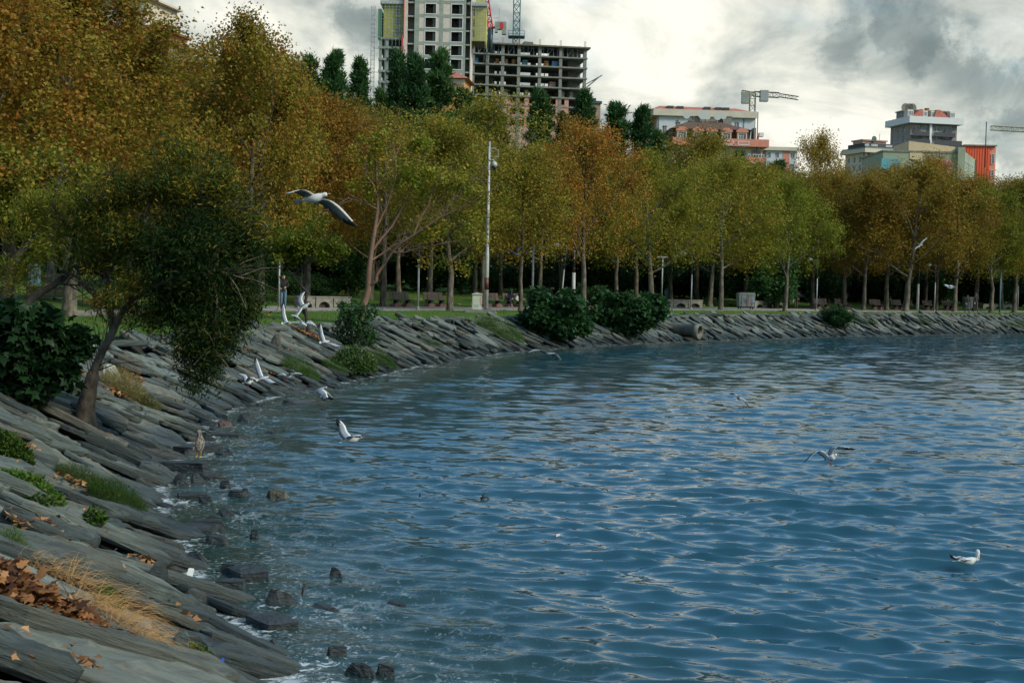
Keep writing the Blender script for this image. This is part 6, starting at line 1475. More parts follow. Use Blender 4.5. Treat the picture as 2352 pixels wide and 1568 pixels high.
def wall_grid(mb, x0, x1, z0, z1, cols, rows, y0, y1, mt=0):
    """a wall with real openings: cols [(a,b)] and rows [(a,b)] are the open intervals"""
    xs = x0
    for a, b in sorted(cols):
        if a > xs: mb.box(xs, a, y0, y1, z0, z1, mt)
        zs = z0
        for c, d in sorted(rows):
            if c > zs: mb.box(a, b, y0, y1, zs, c, mt)
            zs = d
        if z1 > zs: mb.box(a, b, y0, y1, zs, z1, mt)
        xs = b
    if x1 > xs: mb.box(xs, x1, y0, y1, z0, z1, mt)
WIN = {}
def window(parent, T_, a, b, c, d, y, fm=None, gm=None, mull=1, trans=False, name='window'):
    w, h = round(b - a, 2), round(d - c, 2); key = (w, h, (fm or frameW).name, (gm or glassB).name, mull)
    if key not in WIN:
        mb = MB(); f = min(.09, w * .1); mb.box(0, w, 0, .08, 0, f); mb.box(0, w, 0, .08, h - f, h); mb.box(0, f, 0, .08, f, h - f); mb.box(w - f, w, 0, .08, f, h - f)
        for i in range(mull): x = w * (i + 1) / (mull + 1); mb.box(x - f * .4, x + f * .4, .005, .075, f, h - f)
        if trans: mb.box(f, w - f, .01, .07, h * .68, h * .68 + f * .7)
        mb.box(f * .5, w - f * .5, .03, .05, f * .5, h - f * .5, 1); WIN[key] = mb.mesh('window', [fm or frameW, gm or glassB])
    o = link(name, WIN[key], parent); o.matrix_local = T_ @ Matrix.Translation((a, y, c)); return o
def bld(name, label, x, Y, yaw=0, ybase=None):
    """x: picture column of the local origin; local x runs along the front, y away, z up from ground"""
    p = at(x, 600, Y); z = float(prof(sdist(p.x, p.y)[0])[0]) - 1.0
    for _ in range(4): p = at(x, 660 - (z - 3.1) * F / Y, Y)
    t = thing(name, label, 'building', (p.x, p.y, z), yaw); return t, (p.x, z), Y / F
I4 = Matrix.Identity(4)
def block(t, w, dep, z0, z1, cols, rows, scols, wm, x0=0.0, fm=None, gm=None, mull=1, side='left', void=True, fr=True, sm_=None, rows_s=None):
    """four walls: the front and one flank with openings and windows; a dark core stands behind the glass"""
    mb = MB(); wall_grid(mb, x0, x0 + w, z0, z1, cols, rows, 0, .3); mb.build('front_wall', wm, t)
    T2 = Matrix.Translation((x0, dep, 0)) @ Matrix.Rotation(-pi / 2, 4, 'Z') if side == 'left' else Matrix.Translation((x0 + w, .3, 0)) @ Matrix.Rotation(pi / 2, 4, 'Z')
    mb = MB(); mb.T = T2; wall_grid(mb, 0, dep - .3, z0, z1, scols, rows_s or rows, 0, .3); mb.build('side_wall', sm_ or wm, t)
    mb = MB()
    if side == 'left': mb.box(x0 + w - .3, x0 + w, .3, dep, z0, z1)
    else: mb.box(x0, x0 + .3, .3, dep, z0, z1)
    mb.box(x0 + .3, x0 + w - .3, dep - .3, dep, z0, z1); mb.box(x0 + .3, x0 + w - .3, .3, dep - .3, z1 - .25, z1 - .002); mb.build('rear_wall', wm, t)
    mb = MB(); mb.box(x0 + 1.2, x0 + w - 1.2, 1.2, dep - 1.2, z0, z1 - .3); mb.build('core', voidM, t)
    if fr:
        for a, b in cols:
            for c, d in rows: window(t, I4, a, b, c, d, .12, fm, gm, mull)
        for a, b in scols:
            for c, d in (rows_s or rows): window(t, T2, a, b, c, d, .12, fm, gm, 0)

# --- unfinished white tower
Y = 300; t, (ox, oz), k = bld('unfinished_tower', 'tall unfinished white tower with square window holes and scaffolded yellow wings', 950, Y)
def X_(px, py=150): return at(px, py, Y).x - ox
def Z_(py, px=1010): return at(px, py, Y).z - oz
top = Z_(-170); zb = 0
w0, w1 = X_(950), X_(1068)
colo = [(X_(975), X_(999)), (X_(1035), X_(1060))]
pitch = (Z_(10) - Z_(105)) / 3; rows = [(Z_(127) + pitch * i, Z_(105) + pitch * i) for i in range(-1, 9)]
zt = rows[-1][1] + .9
mb = MB()
for i in range(11): z = Z_(127) + pitch * (i - 1) - .75; mb.box(w0, w1, -.05, .25, z, z + .62)
for a, b in ((w0, w0 + 1.0), (X_(1007), X_(1016)), (X_(1063), w1)): mb.box(a, b, -.045, .245, zb, zt)
mb.build('concrete_frame', wallC, t)
mb = MB(); wall_grid(mb, w0, w1, zb, zt, colo, rows, 0, .2); mb.build('infill_wall', wallW, t)
for a, b in colo:
    for c, d in rows: mb = MB(); wall_grid(mb, a - .15, b + .15, c - .15, d + .15, [(a, b)], [(c, d)], -.09, -.052); mb.build('window_surround', frameW, t)
# storeys inside the openings
for i in range(11):
    z = Z_(127) + pitch * (i - 1) - .70; mb = MB(); mb.box(X_(927) , X_(1080), .26, 14, z, z + .25); mb.build('floor_slab', wallD, t)
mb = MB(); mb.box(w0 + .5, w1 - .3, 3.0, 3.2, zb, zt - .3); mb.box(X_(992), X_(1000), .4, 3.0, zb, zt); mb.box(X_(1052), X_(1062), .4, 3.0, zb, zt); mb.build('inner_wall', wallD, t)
# recessed balcony bays on both sides
for (a, b, far) in ((X_(934), X_(949.5), 'l'), (X_(1068.5), X_(1080), 'r')):
    mb = MB(); mb.box(a, b, 1.6, 1.8, zb, zt - .2); mb.build('recess_wall', wallD, t)
    for i in range(11): z = Z_(127) + pitch * (i - 1) - .75; mb = MB(); mb.box(a, b, .1, 1.59, z, z + .3); mb.build('balcony_slab', wallC, t)
mb = MB(); mb.box(X_(925), X_(934), -.15, 13, zb, zt + .3); mb.box(X_(1079), X_(1081), -.02, 13, zb, zt); mb.build('white_pier', wallW, t)
mb = MB(); mb.box(X_(925), X_(1081), 13, 13.3, zb, zt); mb.build('rear_wall', wallD, t)
# yellow wings
for (a, b, zl, cs) in ((X_(878), X_(924), Z_(86, 900), [(X_(905), X_(918))]), (X_(1081), X_(1114), Z_(93, 1100), [(X_(1083), X_(1088))])):
    rw = [(Z_(34) + 0 - i * pitch * .80 - .0, Z_(16) - i * pitch * .80) for i in range(0, 3)]; rw = [(Z_(34 + i * 24), Z_(17 + i * 24)) for i in range(3)]
    mb = MB(); wall_grid(mb, a, b, zl, Z_(11), cs, rw, 1.0, 1.3); mb.box(a, a + .3, 1.3, 11, zl, Z_(11)); mb.box(b - .3, b, 1.3, 11, zl, Z_(11)); mb.build('yellow_wall', yelM, t)
    for c_, d_ in cs:
        for r_ in rw: window(t, I4, c_, d_, r_[0], r_[1], 1.1, steelM, glassB, 1, True)
    mb = MB(); mb.box(a - .7, b + .2, .2, 11.2, Z_(11), Z_(3)); mb.build('roof_band', pm('grey_fascia', (.36, .38, .37)), t)
    mb = MB(); mb.box(a + .8, b - .4, 2.6, 9, Z_(3), Z_(-16)); mb.build('upper_storey', yelM, t)
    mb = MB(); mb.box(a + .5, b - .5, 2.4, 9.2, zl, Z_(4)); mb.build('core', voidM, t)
    for i in range(12): z = zl + i * (Z_(11) - zl) / 11; mb = MB(); mb.rod((a - .3, .2, z), (b, .2, z), .035); mb.build('scaffold_rail', scafM, t)
    for i in range(7): x = a - .3 + i * (b - a + .3) / 6; mb = MB(); mb.rod((x, .15, 0 if a < 0 else zl), (x, .15, Z_(6)), .03); mb.build('scaffold_post', scafM, t)
a, b = X_(868), X_(924)
for i, py in enumerate((90, 111, 138, 165, 190)): z = Z_(py, 890); mb = MB(); mb.box(a, b, .4, 10, z, z + .45); mb.build('floor_slab', wallC, t)
for px in (869, 884, 921): mb = MB(); mb.box(X_(px), X_(px) + .6, .6, 1.2, 0, Z_(90, 890)); mb.build('column', wallC, t)
mb = MB(); mb.box(a + .5, b, 5, 5.2, 0, Z_(92, 890)); mb.build('inner_wall', wallD, t)
mb = MB(); mb.box(X_(866), X_(873), .3, 9, Z_(88, 870), Z_(20, 870)); mb.build('safety_net', greenG, t)
mb = MB(); mb.rod((X_(922.5), -.4, 0), (X_(922.5), -.4, Z_(85)), .12); mb.rod((X_(926), -.3, Z_(90)), (X_(926), -.3, Z_(-40)), .07); mb.build('chute', redM_, t)
# --- building hoist mast
def lattice(mb, base, top_, w, seg, r=.05, dirs=None):
    base, top_ = Vector(base), Vector(top_); v = (top_ - base); L = v.length; v.normalize(); s_ = v.cross(Vector((0, 1, 0)));
    if s_.length < .3: s_ = v.cross(Vector((1, 0, 0)))
    s_.normalize(); u = v.cross(s_).normalized(); n_ = max(2, int(L / seg)); cs = [(s_ * a + u * b) * w / 2 for a, b in ((-1, -1), (1, -1), (1, 1), (-1, 1))]
    for c in cs: mb.rod(base + c, top_ + c, r)
    for i in range(n_):
        p0 = base + v * L * i / n_; p1 = base + v * L * (i + 1) / n_
        for j in range(4):
            mb.rod(p0 + cs[j], p0 + cs[(j + 1) % 4], r * .6)
            a_, b_ = (j, (j + 1) % 4) if i % 2 else ((j + 1) % 4, j); mb.rod(p0 + cs[a_], p1 + cs[b_], r * .6)
pt = at(858, 15, 296); pb_ = at(853, 420, 296); zg = gz(pb_.x, 296)
h_ = thing('hoist_mast', 'ladder like hoist mast standing free left of the yellow wing', 'hoist mast', (pt.x - 1.1 * 0, 296, zg)); mb = MB(); lattice(mb, (0, 0, 0), (.0, 0, pt.z - zg), .75, .9, .045); mb.build('mast', steelM, h_)
mb = MB()
for py in (84, 110, 205, 165): z = at(858, py, 296).z - zg; mb.rod((0, 0, z), (1.4, 1, z), .06)
mb.build('tie', steelM, h_)

frameC = pm('grey_frame_concrete', (.20, .205, .175), (.14, .145, .125), .8, .9)
# --- concrete frame building
Y = 345; yaw = rad(9); t, (ox, oz), k = bld('concrete_frame_building', 'half built grey concrete frame building with open storeys above pink brick floors', 1081, Y, yaw)
def Z_(py, px=1200): return at(px, py, Y).z - oz
def X_(px): return (at(px, 150, Y).x - ox) / (cos(yaw) - sin(yaw) * (px - 1176) / F) * 1.0
wd = X_(1346); dp = 8
sl = [Z_(97, 1090), Z_(121, 1090), Z_(144, 1090), Z_(168, 1090), Z_(192, 1090), Z_(215, 1090)]
for i, z in enumerate(sl): mb = MB(); mb.box(-.3 if i else -.8, wd + (.3 if i else .9), -.3 if i else -.8, dp, z - .35, z); mb.build('floor_slab', frameC if i else pm('formwork', (.14, .115, .08), (.09, .10, .07), 1, .9), t)
cx = [X_(p_) for p_ in (1083, 1116, 1151, 1188, 1236, 1284, 1340)]
for i, x in enumerate(cx):
    mb = MB(); mb.box(x, x + .75, -.1, .65, 0, sl[0] - .35); mb.build('column', frameC, t)
    for yy in (6.6,): mb = MB(); mb.box(x, x + .6, yy, yy + .6, sl[5], sl[0] - .35); mb.build('column', wallD, t)
holes = [(X_(1146), X_(1173)), (X_(1206), X_(1230)), (X_(1240), X_(1262)), (X_(1264), X_(1272))]
for i in range(5):
    z1, z0 = sl[i] - .36, sl[i + 1] + .005; mb = MB()
    hs = [h__ for h__ in holes] if i else [(X_(1146), X_(1168)), (X_(1206), X_(1228)), (X_(1243), X_(1272))]
    wall_grid(mb, .3, wd - 2.0, z0, z1, hs, [(z0 + (1.1 if i else .9), z1 - .35)], 7.3, 7.5); mb.build('rear_panel', wallD, t)
    mb = MB(); mb.box(X_(1116) + .8, X_(1142), 4.6, 4.8, z0, z1); mb.build('inner_wall', frameC if i % 2 else wallD, t); mb = MB(); mb.box(X_(1284) + 3, wd - 1.2, 4.2, 4.4, z0, z1); mb.build('inner_wall', frameC if i % 2 else wallD, t)
    if i == 0:
        for j in range(11): x = 1 + j * (wd - 2) / 10.5; mb = MB(); mb.rod((x, .3, z0), (x, .3, z1), .05); mb.rod((x + 1.4, .3, z0), (x + 1.4, .3, z1), .05); mb.rod((x, .3, z0), (x + 1.4, .3, z1), .04); mb.rod((x, .3, z1 - .4), (x + 1.4, .3, z1 - .4), .04); mb.build('shoring_frame', scafM, t)
for (px, i, m_, ww) in ((1086, 2, blueM, 14), (1140, 2, woodY, 8), (1162, 2, woodY, 6), (1178, 2, woodY, 7), (1202, 2, tealM, 12), (1252, 2, woodY, 10), (1270, 2, blueM, 14), (1265, 4, pinkB, 14), (1125, 5, concM, 9), (1160, 5, concM, 9), (1208, 5, concM, 9), (1250, 5, concM, 9), (1290, 5, concM, 10), (1312, 5, concM, 8)):
    z = sl[i] + .005 if i < 5 else sl[5] + .005; mb = MB(); n_ = 3 if i < 5 else 1
    for q_ in range(n_): mb.box(X_(px), X_(px) + ww * k, 1.2, 2.4, z + q_ * .5, z + q_ * .5 + (.42 if n_ > 1 else 1.6))
    mb.build('material_stack', m_, t)
# rebar stubs and roof clutter
for x in cx:
    for yy in (0, 7):
        mb = MB()
        for q_ in range(4): mb.rod((x + .1 + q_ * .15, yy + .2 * (q_ % 2), sl[0]), (x + .1 + q_ * .15, yy + .2 * (q_ % 2), sl[0] + 1.5), .03)
        mb.build('rebar', woodY, t)
mb = MB(); mb.prism([(X_(1205), sl[0] + .02), (X_(1230), sl[0] + .02), (X_(1228), sl[0] + 1.2), (X_(1208), sl[0] + 1.3)], 3, 6); mb.build('formwork_pile', wallD, t)
mb = MB(); 
for q_ in range(5): mb.rod((wd + .3, 1.5 * q_, Z_(186, 1340)), (wd + 4.1, 1.5 * q_, Z_(165, 1376)), .07)
for q_ in range(5): mb.rod((wd + .3, 1.5 * q_, Z_(196, 1340)), (wd + 4.1, 1.5 * q_, Z_(165, 1376)), .06)
for q_ in range(4): mb.rod((wd + .9 + q_ * 1.05, 0, Z_(183 - q_ * 5.6, 1350)), (wd + .9 + q_ * 1.05, 6, Z_(183 - q_ * 5.6, 1350)), .05)
mb.build('safety_fan', steelM, t)
# pink brick storeys
z1 = sl[5] - .35; rws = [(Z_(235, 1200), Z_(222, 1200)), (Z_(261, 1200), Z_(248, 1200)), (Z_(287, 1200), Z_(274, 1200))]
cl_ = [(X_(p_), X_(p_) + 12.5 * k) for p_ in (1174, 1194, 1217, 1266, 1286)]
mb = MB(); wall_grid(mb, X_(1138), X_(1308), 0, z1, cl_, rws, .0, .3); mb.build('brick_wall', pinkB, t)
for a, b in cl_:
    for c, d in rws: mb = MB(); wall_grid(mb, a - .2, b + .2, c - .2, d + .2, [(a, b)], [(c, d)], -.05, -.005); mb.build('brick_surround', redB, t)
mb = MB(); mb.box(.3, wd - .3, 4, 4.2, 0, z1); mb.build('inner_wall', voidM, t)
for py in (242, 268): mb = MB(); mb.box(0, wd, -.12, 4, Z_(py) , Z_(py) + .35); mb.build('floor_slab', frameC, t)
# --- cranes
def tz(px, py, Y): return at(px, py, Y)
b0 = tz(1186, 95, 352); tp_ = tz(1189, -60, 352)
c_ = thing('tower_crane', 'teal lattice crane mast rising out of the concrete frame building', 'crane', tuple(b0)); mb = MB(); lattice(mb, (0, 0, -26), tuple(tp_ - b0), 1.6, 1.9, .13); mb.build('mast', pm('teal_crane', (.035, .13, .15)), c_)
mb = MB(); mb.box(-2, 2, -2, 2, .9, 1.1)
for s1 in (-2, 2):
    for s2 in (-2, 2): mb.rod((s1, s2, 1.1), (s1, s2, 2.2), .06)
mb.rod((-2, -2, 2.2), (2, -2, 2.2), .05); mb.rod((-2, 2, 2.2), (2, 2, 2.2), .05); mb.build('platform', pm('teal_crane', (.035, .13, .15)), c_)
b0 = tz(1127, 66, 330); c_ = thing('luffing_crane', 'red crane boom with a grey counterweight beside the right yellow wing', 'crane', tuple(b0)); pt_ = tz(1112, -40, 330)
mb = MB(); lattice(mb, (0, 0, 0), tuple(pt_ - b0), 1.0, 1.4, .14); mb.build('boom', redM_, c_)
mb = MB(); mb.tube([(0, 0, -5.5), (0, 0, .2)], [.5, .6], 10); lattice(mb, (-1, 0, -8), (-1, 0, 2), .8, 1.2, .06); mb.build('mast', darkM, c_)
mb = MB(); mb.box(1.0, 3.6, -.8, .8, -.2, 1.5); mb.box(2.6, 3.6, -.8, .8, -1.3, -.2); mb.box(1.0, 1.6, -.8, .8, -.9, -.2); mb.build('counterweight', wallC, c_); mb = MB(); mb.box(2.2, 2.9, -.86, -.82, -.1, 1.3); mb.rod((0, 0, .1), (1.2, 0, .3), .25); mb.build('red_panel', redM_, c_)
mb = MB()
for q_ in range(4): mb.rod((.6, -.8, q_ * 1.6 - 2.5), (1.9, -.8, q_ * 1.6 - 2.5), .05)
mb.rod((1.9, -.8, 1), (1.9, -.8, 4.5), .05); mb.build('walkway', scafM, c_)
Y = 395; b0 = tz(1728, 250, Y); c_ = thing('tower_crane', 'pale tower crane with a long drooping jib behind the red roofed block', 'crane', tuple(b0)); k = Y / F
ycr = pm('crane_cream', (.36, .33, .22), (.28, .26, .18), 1, .7); mb = MB(); lattice(mb, (0, 0, -12), (0, 0, 38 * k), 1.5, 1.8, .11); mb.build('mast', ycr, c_)
mb = MB(); P0 = tz(1731, 216, Y) - b0; P1 = tz(1790, 219, Y) - b0; P2 = tz(1834, 226, Y) - b0; lattice(mb, P0, P1, 1.3, 1.6, .10); lattice(mb, P1, P2, .9, 1.4, .08); mb.build('jib', pm('crane_grey', (.16, .15, .12)), c_)
mb = MB(); P3 = tz(1704, 211, Y) - b0; lattice(mb, P3, P0, .8, 1.3, .13); mb.build('counter_jib', ycr, c_)
mb = MB(); mb.box(P3.x, P3.x + 2.0, -.8, .8, P3.z - 3.2, P3.z - .2); mb.build('counterweight', wallC, c_); mb = MB(); mb.box(2.0, 4.2, -1, 1, P0.z - 2.0, P0.z + 1.0); mb.build('cab', pm('cab_grey', (.28, .30, .28)), c_)
Y = 420; b0 = tz(2400, 306, Y); c_ = thing('tower_crane', 'lattice crane jib entering at the right picture edge', 'crane', tuple(b0)); mb = MB(); e = tz(2276, 294, Y) - b0; lattice(mb, tuple(e), (0, 0, .6), 1.2, 1.5, .10); mb.build('jib', ycr, c_)
mb = MB(); lattice(mb, (.8, 0, -30), (.8, 0, 1.5), 1.5, 1.8, .11); mb.build('mast', ycr, c_)
for (px, y0_, y1_, Y, lab) in ((2266, 280, 345, 232, 'thin bare pole behind the orange building'), (1741, 258, 340, 262, 'thin aerial pole beside the pink balcony house')):
    a, b = tz(px, y0_, Y), tz(px, y1_ + 40, Y); mb = MB(); mb.tube([(0, 0, b.z - a.z), (0, 0, 0)], .09, 6); tag(mb.build('pole', darkM, loc=tuple(a)), lab, 'pole')

def setb(px, Yn, yw=0.0):
    global ox, oz, k, Y, yaw; Y = Yn; yaw = yw
def XX(px, py=300): return (at(px, py, Y).x - ox) / (cos(yaw) - sin(yaw) * (px - 1176) / F)
def ZZ(py, px): return at(px, py, Y).z - oz
# --- long block with red roof
Y = 330; yaw = rad(4); t, (ox, oz), k = bld('red_roofed_block', 'long pale apartment block with a red mansard roof and roof windows', 1508, Y, yaw)
wd = XX(1733); z1 = ZZ(268, 1620)
block(t, wd, 12, 0, z1, [(XX(1551), XX(1558)), (XX(1686), XX(1697)), (XX(1600), XX(1608))], [(ZZ(292, 1600), ZZ(277, 1600)), (ZZ(325, 1600), ZZ(310, 1600))], [(2, 3.4), (5, 6.4), (8.5, 10)], plasterW, sm_=orangeB)
for (a, b, m_) in ((1508, 1512, tealM), (1672, 1676, tealM), (1706, 1709, tealM)): mb = MB(); mb.box(XX(a), XX(b), -.06, -.003, 0, z1 - .1); mb.build('strip', m_, t)
mb = MB(); mb.box(-1.5, wd + .3, -.8, 12.8, z1, z1 + 1.5); mb.build('cornice', creamB, t)
rz_ = z1 + 1.5; rt_ = ZZ(243.5, 1530); mb = MB(); a0, a1 = XX(1497), XX(1722)
mb.loft([[(a0, -.75, rz_ + .002), (a1, -.75, rz_ + .002), (a1, 12, rz_ + .002), (a0, 12, rz_ + .002)], [(XX(1515), .9, rt_ + .1), (XX(1690), .9, rt_ ), (XX(1690), 8, rt_), (XX(1515), 8, rt_ + .1)]], sm=False); mb.build('roof', roofR, t)
for px in (1530, 1553, 1615, 1641, 1658): mb = MB(); x = XX(px); mb.prism([(x, rz_ + .15), (x + 1.5, rz_ + .15), (x + 1.5, rz_ + .75), (x, rz_ + .75)], -.62, .9); mb.build('roof_window', glassM, t)
for px, w_ in ((1541, 2), (1678, 6)): mb = MB(); x = XX(px); mb.box(x, x + w_ * .9, 4, 6, rz_, rt_ + .5 if w_ < 3 else rt_ - .2); mb.build('chimney', concM, t)
# --- brown hipped roof house with pink balconies
Y = 262; yaw = rad(3); t, (ox, oz), k = bld('pink_balcony_house', 'apartment house with a brown hipped roof, arched dormers and salmon pink balconies', 1542, Y, yaw)
xe = XX(1722); zE = ZZ(297, 1630); zR = ZZ(272, 1630)
mb = MB(); mb.loft([[(-.6, -.6, zE), (xe + .4, -.6, zE), (xe + .4, 11, zE), (-.6, 11, zE)], [(XX(1592), 4.6, zR), (XX(1660), 4.6, zR), (XX(1660), 6.2, zR), (XX(1592), 6.2, zR)]], sm=False); mb.build('roof', roofB, t)
mb = MB(); mb.loft([[(-.2, 0, ZZ(322, 1630)), (xe, 0, ZZ(322, 1630)), (xe, 10.6, ZZ(322, 1630)), (-.2, 10.6, ZZ(322, 1630))], [(-.5, .3, zE - .02), (xe + .3, .3, zE - .02), (xe + .3, 10.6, zE - .02), (-.5, 10.6, zE - .02)]], sm=False); mb.build('mansard_wall', roofB, t)
for px in (1554, 1591, 1622, 1656, 1692):
    x = XX(px); w_ = 22 * k; z0 = ZZ(320, 1630); z2 = ZZ(303, 1630)
    mb = MB(); mb.box(x, x + .18, -.9, .3, z0, z2); mb.box(x + w_ - .18, x + w_, -.9, .3, z0, z2); mb.box(x + .18, x + w_ - .18, -.9, .3, z2 - .2, z2); mb.build('dormer', creamB, t)
    mb = MB(); mb.prism([(x - .25, z2 + .002), (x + w_ + .25, z2 + .002), (x + w_ + .2, z2 + .35), (x + w_ * .72, z2 + .75), (x + w_ * .28, z2 + .75), (x - .2, z2 + .35)], -1.0, .3); mb.build('dormer_roof', orangeB, t)
    window(t, I4, x + .2, x + w_ - .2, z0 + .05, z2 - .22, -.7, frameW, glassB, 2, True)
zb1, zb0 = ZZ(320, 1690), ZZ(337, 1690)
mb = MB(); mb.box(-.3, XX(1763), -1.5, -1.3, zb0, zb1); mb.box(XX(1763) - .2, XX(1763), -1.3, 4, zb0, zb1); mb.box(-.3, XX(1763), -1.3, 6, zb0, zb0 + .2); mb.build('balcony', orangeB, t)
for (a, b) in ((1654, 1682), (1692, 1718)): mb = MB(); wall_grid(mb, XX(a), XX(b), ZZ(334, 1690), ZZ(325, 1690), [(XX(a) + .12, XX(b) - .12)], [(ZZ(334, 1690) + .12, ZZ(325, 1690) - .12)], -1.54, -1.51); mb.build('moulding', frameW, t)
block(t, XX(1752), 10, 0, zb0, [(XX(1700), XX(1711)), (XX(1660), XX(1672)), (XX(1620), XX(1632)), (XX(1726), XX(1750))], [(ZZ(362, 1690), ZZ(341, 1690)), (ZZ(395, 1690), ZZ(374, 1690))], [(2, 3.5), (6, 7.5)], creamB)
mb = MB(); mb.box(XX(1714), XX(1756), -1.6, -1.4, ZZ(374, 1740), ZZ(362, 1740)); mb.box(XX(1756) - .2, XX(1756), -1.4, 3, ZZ(374, 1740), ZZ(362, 1740)); mb.build('balcony', orangeB, t)
mb = MB(); mb.rod((XX(1716), -1.5, ZZ(356, 1740)), (XX(1752), -1.5, ZZ(356, 1740)), .05)
for q_ in range(7): mb.rod((XX(1716 + q_ * 6), -1.5, ZZ(362, 1740)), (XX(1716 + q_ * 6), -1.5, ZZ(356, 1740)), .04)
mb.build('railing', frameW, t)
for (px, py0, py1, w_) in ((1532, 285, 296, 7), (1562, 276, 290, 8), (1592, 272, 285, 8), (1600, 262, 276, 16), (1671, 262, 279, 19)): 
    mb = MB(); x = XX(px); mb.box(x, x + w_ * k, 4.0, 5.2, ZZ(py1 + 6, px), ZZ(py0, px)); mb.box(x - .1, x + w_ * k + .1, 3.9, 5.3, ZZ(py0, px) + .002, ZZ(py0, px) + .15); mb.build('chimney', concM, t)
mb = MB(); mb.box(XX(1612), XX(1672), 5.0, 5.6, ZZ(272, 1640), ZZ(264, 1640)); mb.build('parapet', concM, t)
def dish(t, x, y, z, r, m_=None):
    mb = MB(); mb.loft([[(x + r * f * cos(a), y - .12 * r - (1 - f * f) * -.25 * r, z + r * f * sin(a)) for a in [2 * pi * j / 16 for j in range(16)]] for f in (1.0, .7, .35, .05)]); mb.rod((x, y + .1, z), (x, y + .1, z - r * 1.6), .05); mb.build('satellite_dish', m_ or pm('dish_grey', (.42, .44, .40)), t)
for px, py, r in ((1584, 259, .9), (1622, 258, 1.2), (1632, 262, .8), (1656, 262, .9), (1670, 262, .7)): dish(t, XX(px), 3.6, ZZ(py, px), r * .75)
mb = MB(); mb.box(XX(1731), XX(1736), -.3, 2, ZZ(320, 1733), ZZ(293, 1733)); mb.build('chimney', concM, t); mb = MB(); mb.box(XX(1744), XX(1754), -.2, 1, ZZ(313, 1750), ZZ(304, 1750)); mb.build('air_conditioner', frameW, t); mb = MB(); mb.box(XX(1738), XX(1741), -1, -.8, ZZ(320, 1739), ZZ(313, 1739)); mb.build('red_cloth', redM_, t)
# --- low white block
Y = 300; yaw = rad(2); t, (ox, oz), k = bld('low_white_block', 'low white block partly hidden by the pointed golden tree', 1757, Y, yaw); wd = XX(1832); z1 = ZZ(346, 1790)
block(t, wd, 10, 0, z1, [(XX(1764), XX(1772)), (XX(1782), XX(1791)), (XX(1817), XX(1827))], [(ZZ(363, 1780), ZZ(350, 1780)), (ZZ(390, 1780), ZZ(376, 1780))], [(2, 4), (6, 8)], plasterW, sm_=orangeB)
mb = MB(); mb.box(-.6, wd + .4, -.5, 10.4, z1, ZZ(338, 1790)); mb.build('cornice', creamB, t); mb = MB(); mb.box(XX(1800), XX(1815), -.06, -.004, 0, z1 - .1); mb.build('orange_strip', orangeB, t)
# --- cream and maroon block
Y = 290; yaw = rad(20); t, (ox, oz), k = bld('maroon_striped_block', 'cream block with maroon stripes and a glazed grey rooftop storey', 1985, Y, yaw); wd = XX(2062); z1 = ZZ(351, 2020); dp = 7.5
rws = [(ZZ(372 + i * 20, 2020), ZZ(358 + i * 20, 2020)) for i in range(4)]
block(t, wd, dp, 0, z1, [(XX(2000), XX(2010)), (XX(2020), XX(2028)), (XX(2040), XX(2050))], rws, [(1, 1.8), (3, 3.8), (5, 5.8)], creamB, gm=glassB)
for (a, b) in ((1985, 1987), (1995, 1999), (2011, 2014), (2029, 2032)): mb = MB(); mb.box(XX(a), XX(b), -.06, -.004, 0, z1 - .05); mb.build('maroon_strip', maroon, t)
for i in range(4): mb = MB(); mb.box(XX(2000), XX(2010), -.25, -.15, rws[i][0] - .1, rws[i][0] + .6); mb.build('balcony_rail', darkB, t); mb = MB(); mb.box(XX(1996), XX(2013), -.058, -.002, rws[i][0] - .7, rws[i][0] - .25); mb.build('maroon_band', maroon, t)
mb = MB(); mb.box(-.8, wd + .6, -.8, dp + .6, z1, z1 + .8); mb.build('cornice', creamB, t); mb = MB(); mb.box(-.6, wd + .4, -.6, dp + .4, z1 + .802, z1 + 1.1); mb.build('parapet', pm('green_grey', (.12, .17, .14)), t)
mb = MB(); za = z1 + 1.1; zt_ = ZZ(328, 2020); mb.box(.3, wd - .3, .4, dp - .4, za, zt_); mb.build('rooftop_storey', darkB, t)
for (a, b) in ((1990, 1999), (2005, 2019), (2038, 2052)): window(t, I4, XX(a), XX(b), za + .3, zt_ - .25, .30, frameW, glassB, 2)
mb = MB(); mb.box(XX(1992), XX(2046), 1.5, 5, zt_, ZZ(322, 2020)); mb.box(XX(1990), XX(2048), 1.2, 5.4, ZZ(322, 2020) + .002, ZZ(320, 2020) + .1); mb.build('stair_head', pinkB, t); dish(t, XX(2016), 1.2, ZZ(317, 2016), .6, pm('dark_dish', (.07, .10, .09)))
mb = MB(); mb.rod((XX(2034), 2, ZZ(320, 2034)), (XX(2034), 2, ZZ(303, 2034)), .05); mb.build('aerial', darkM, t)
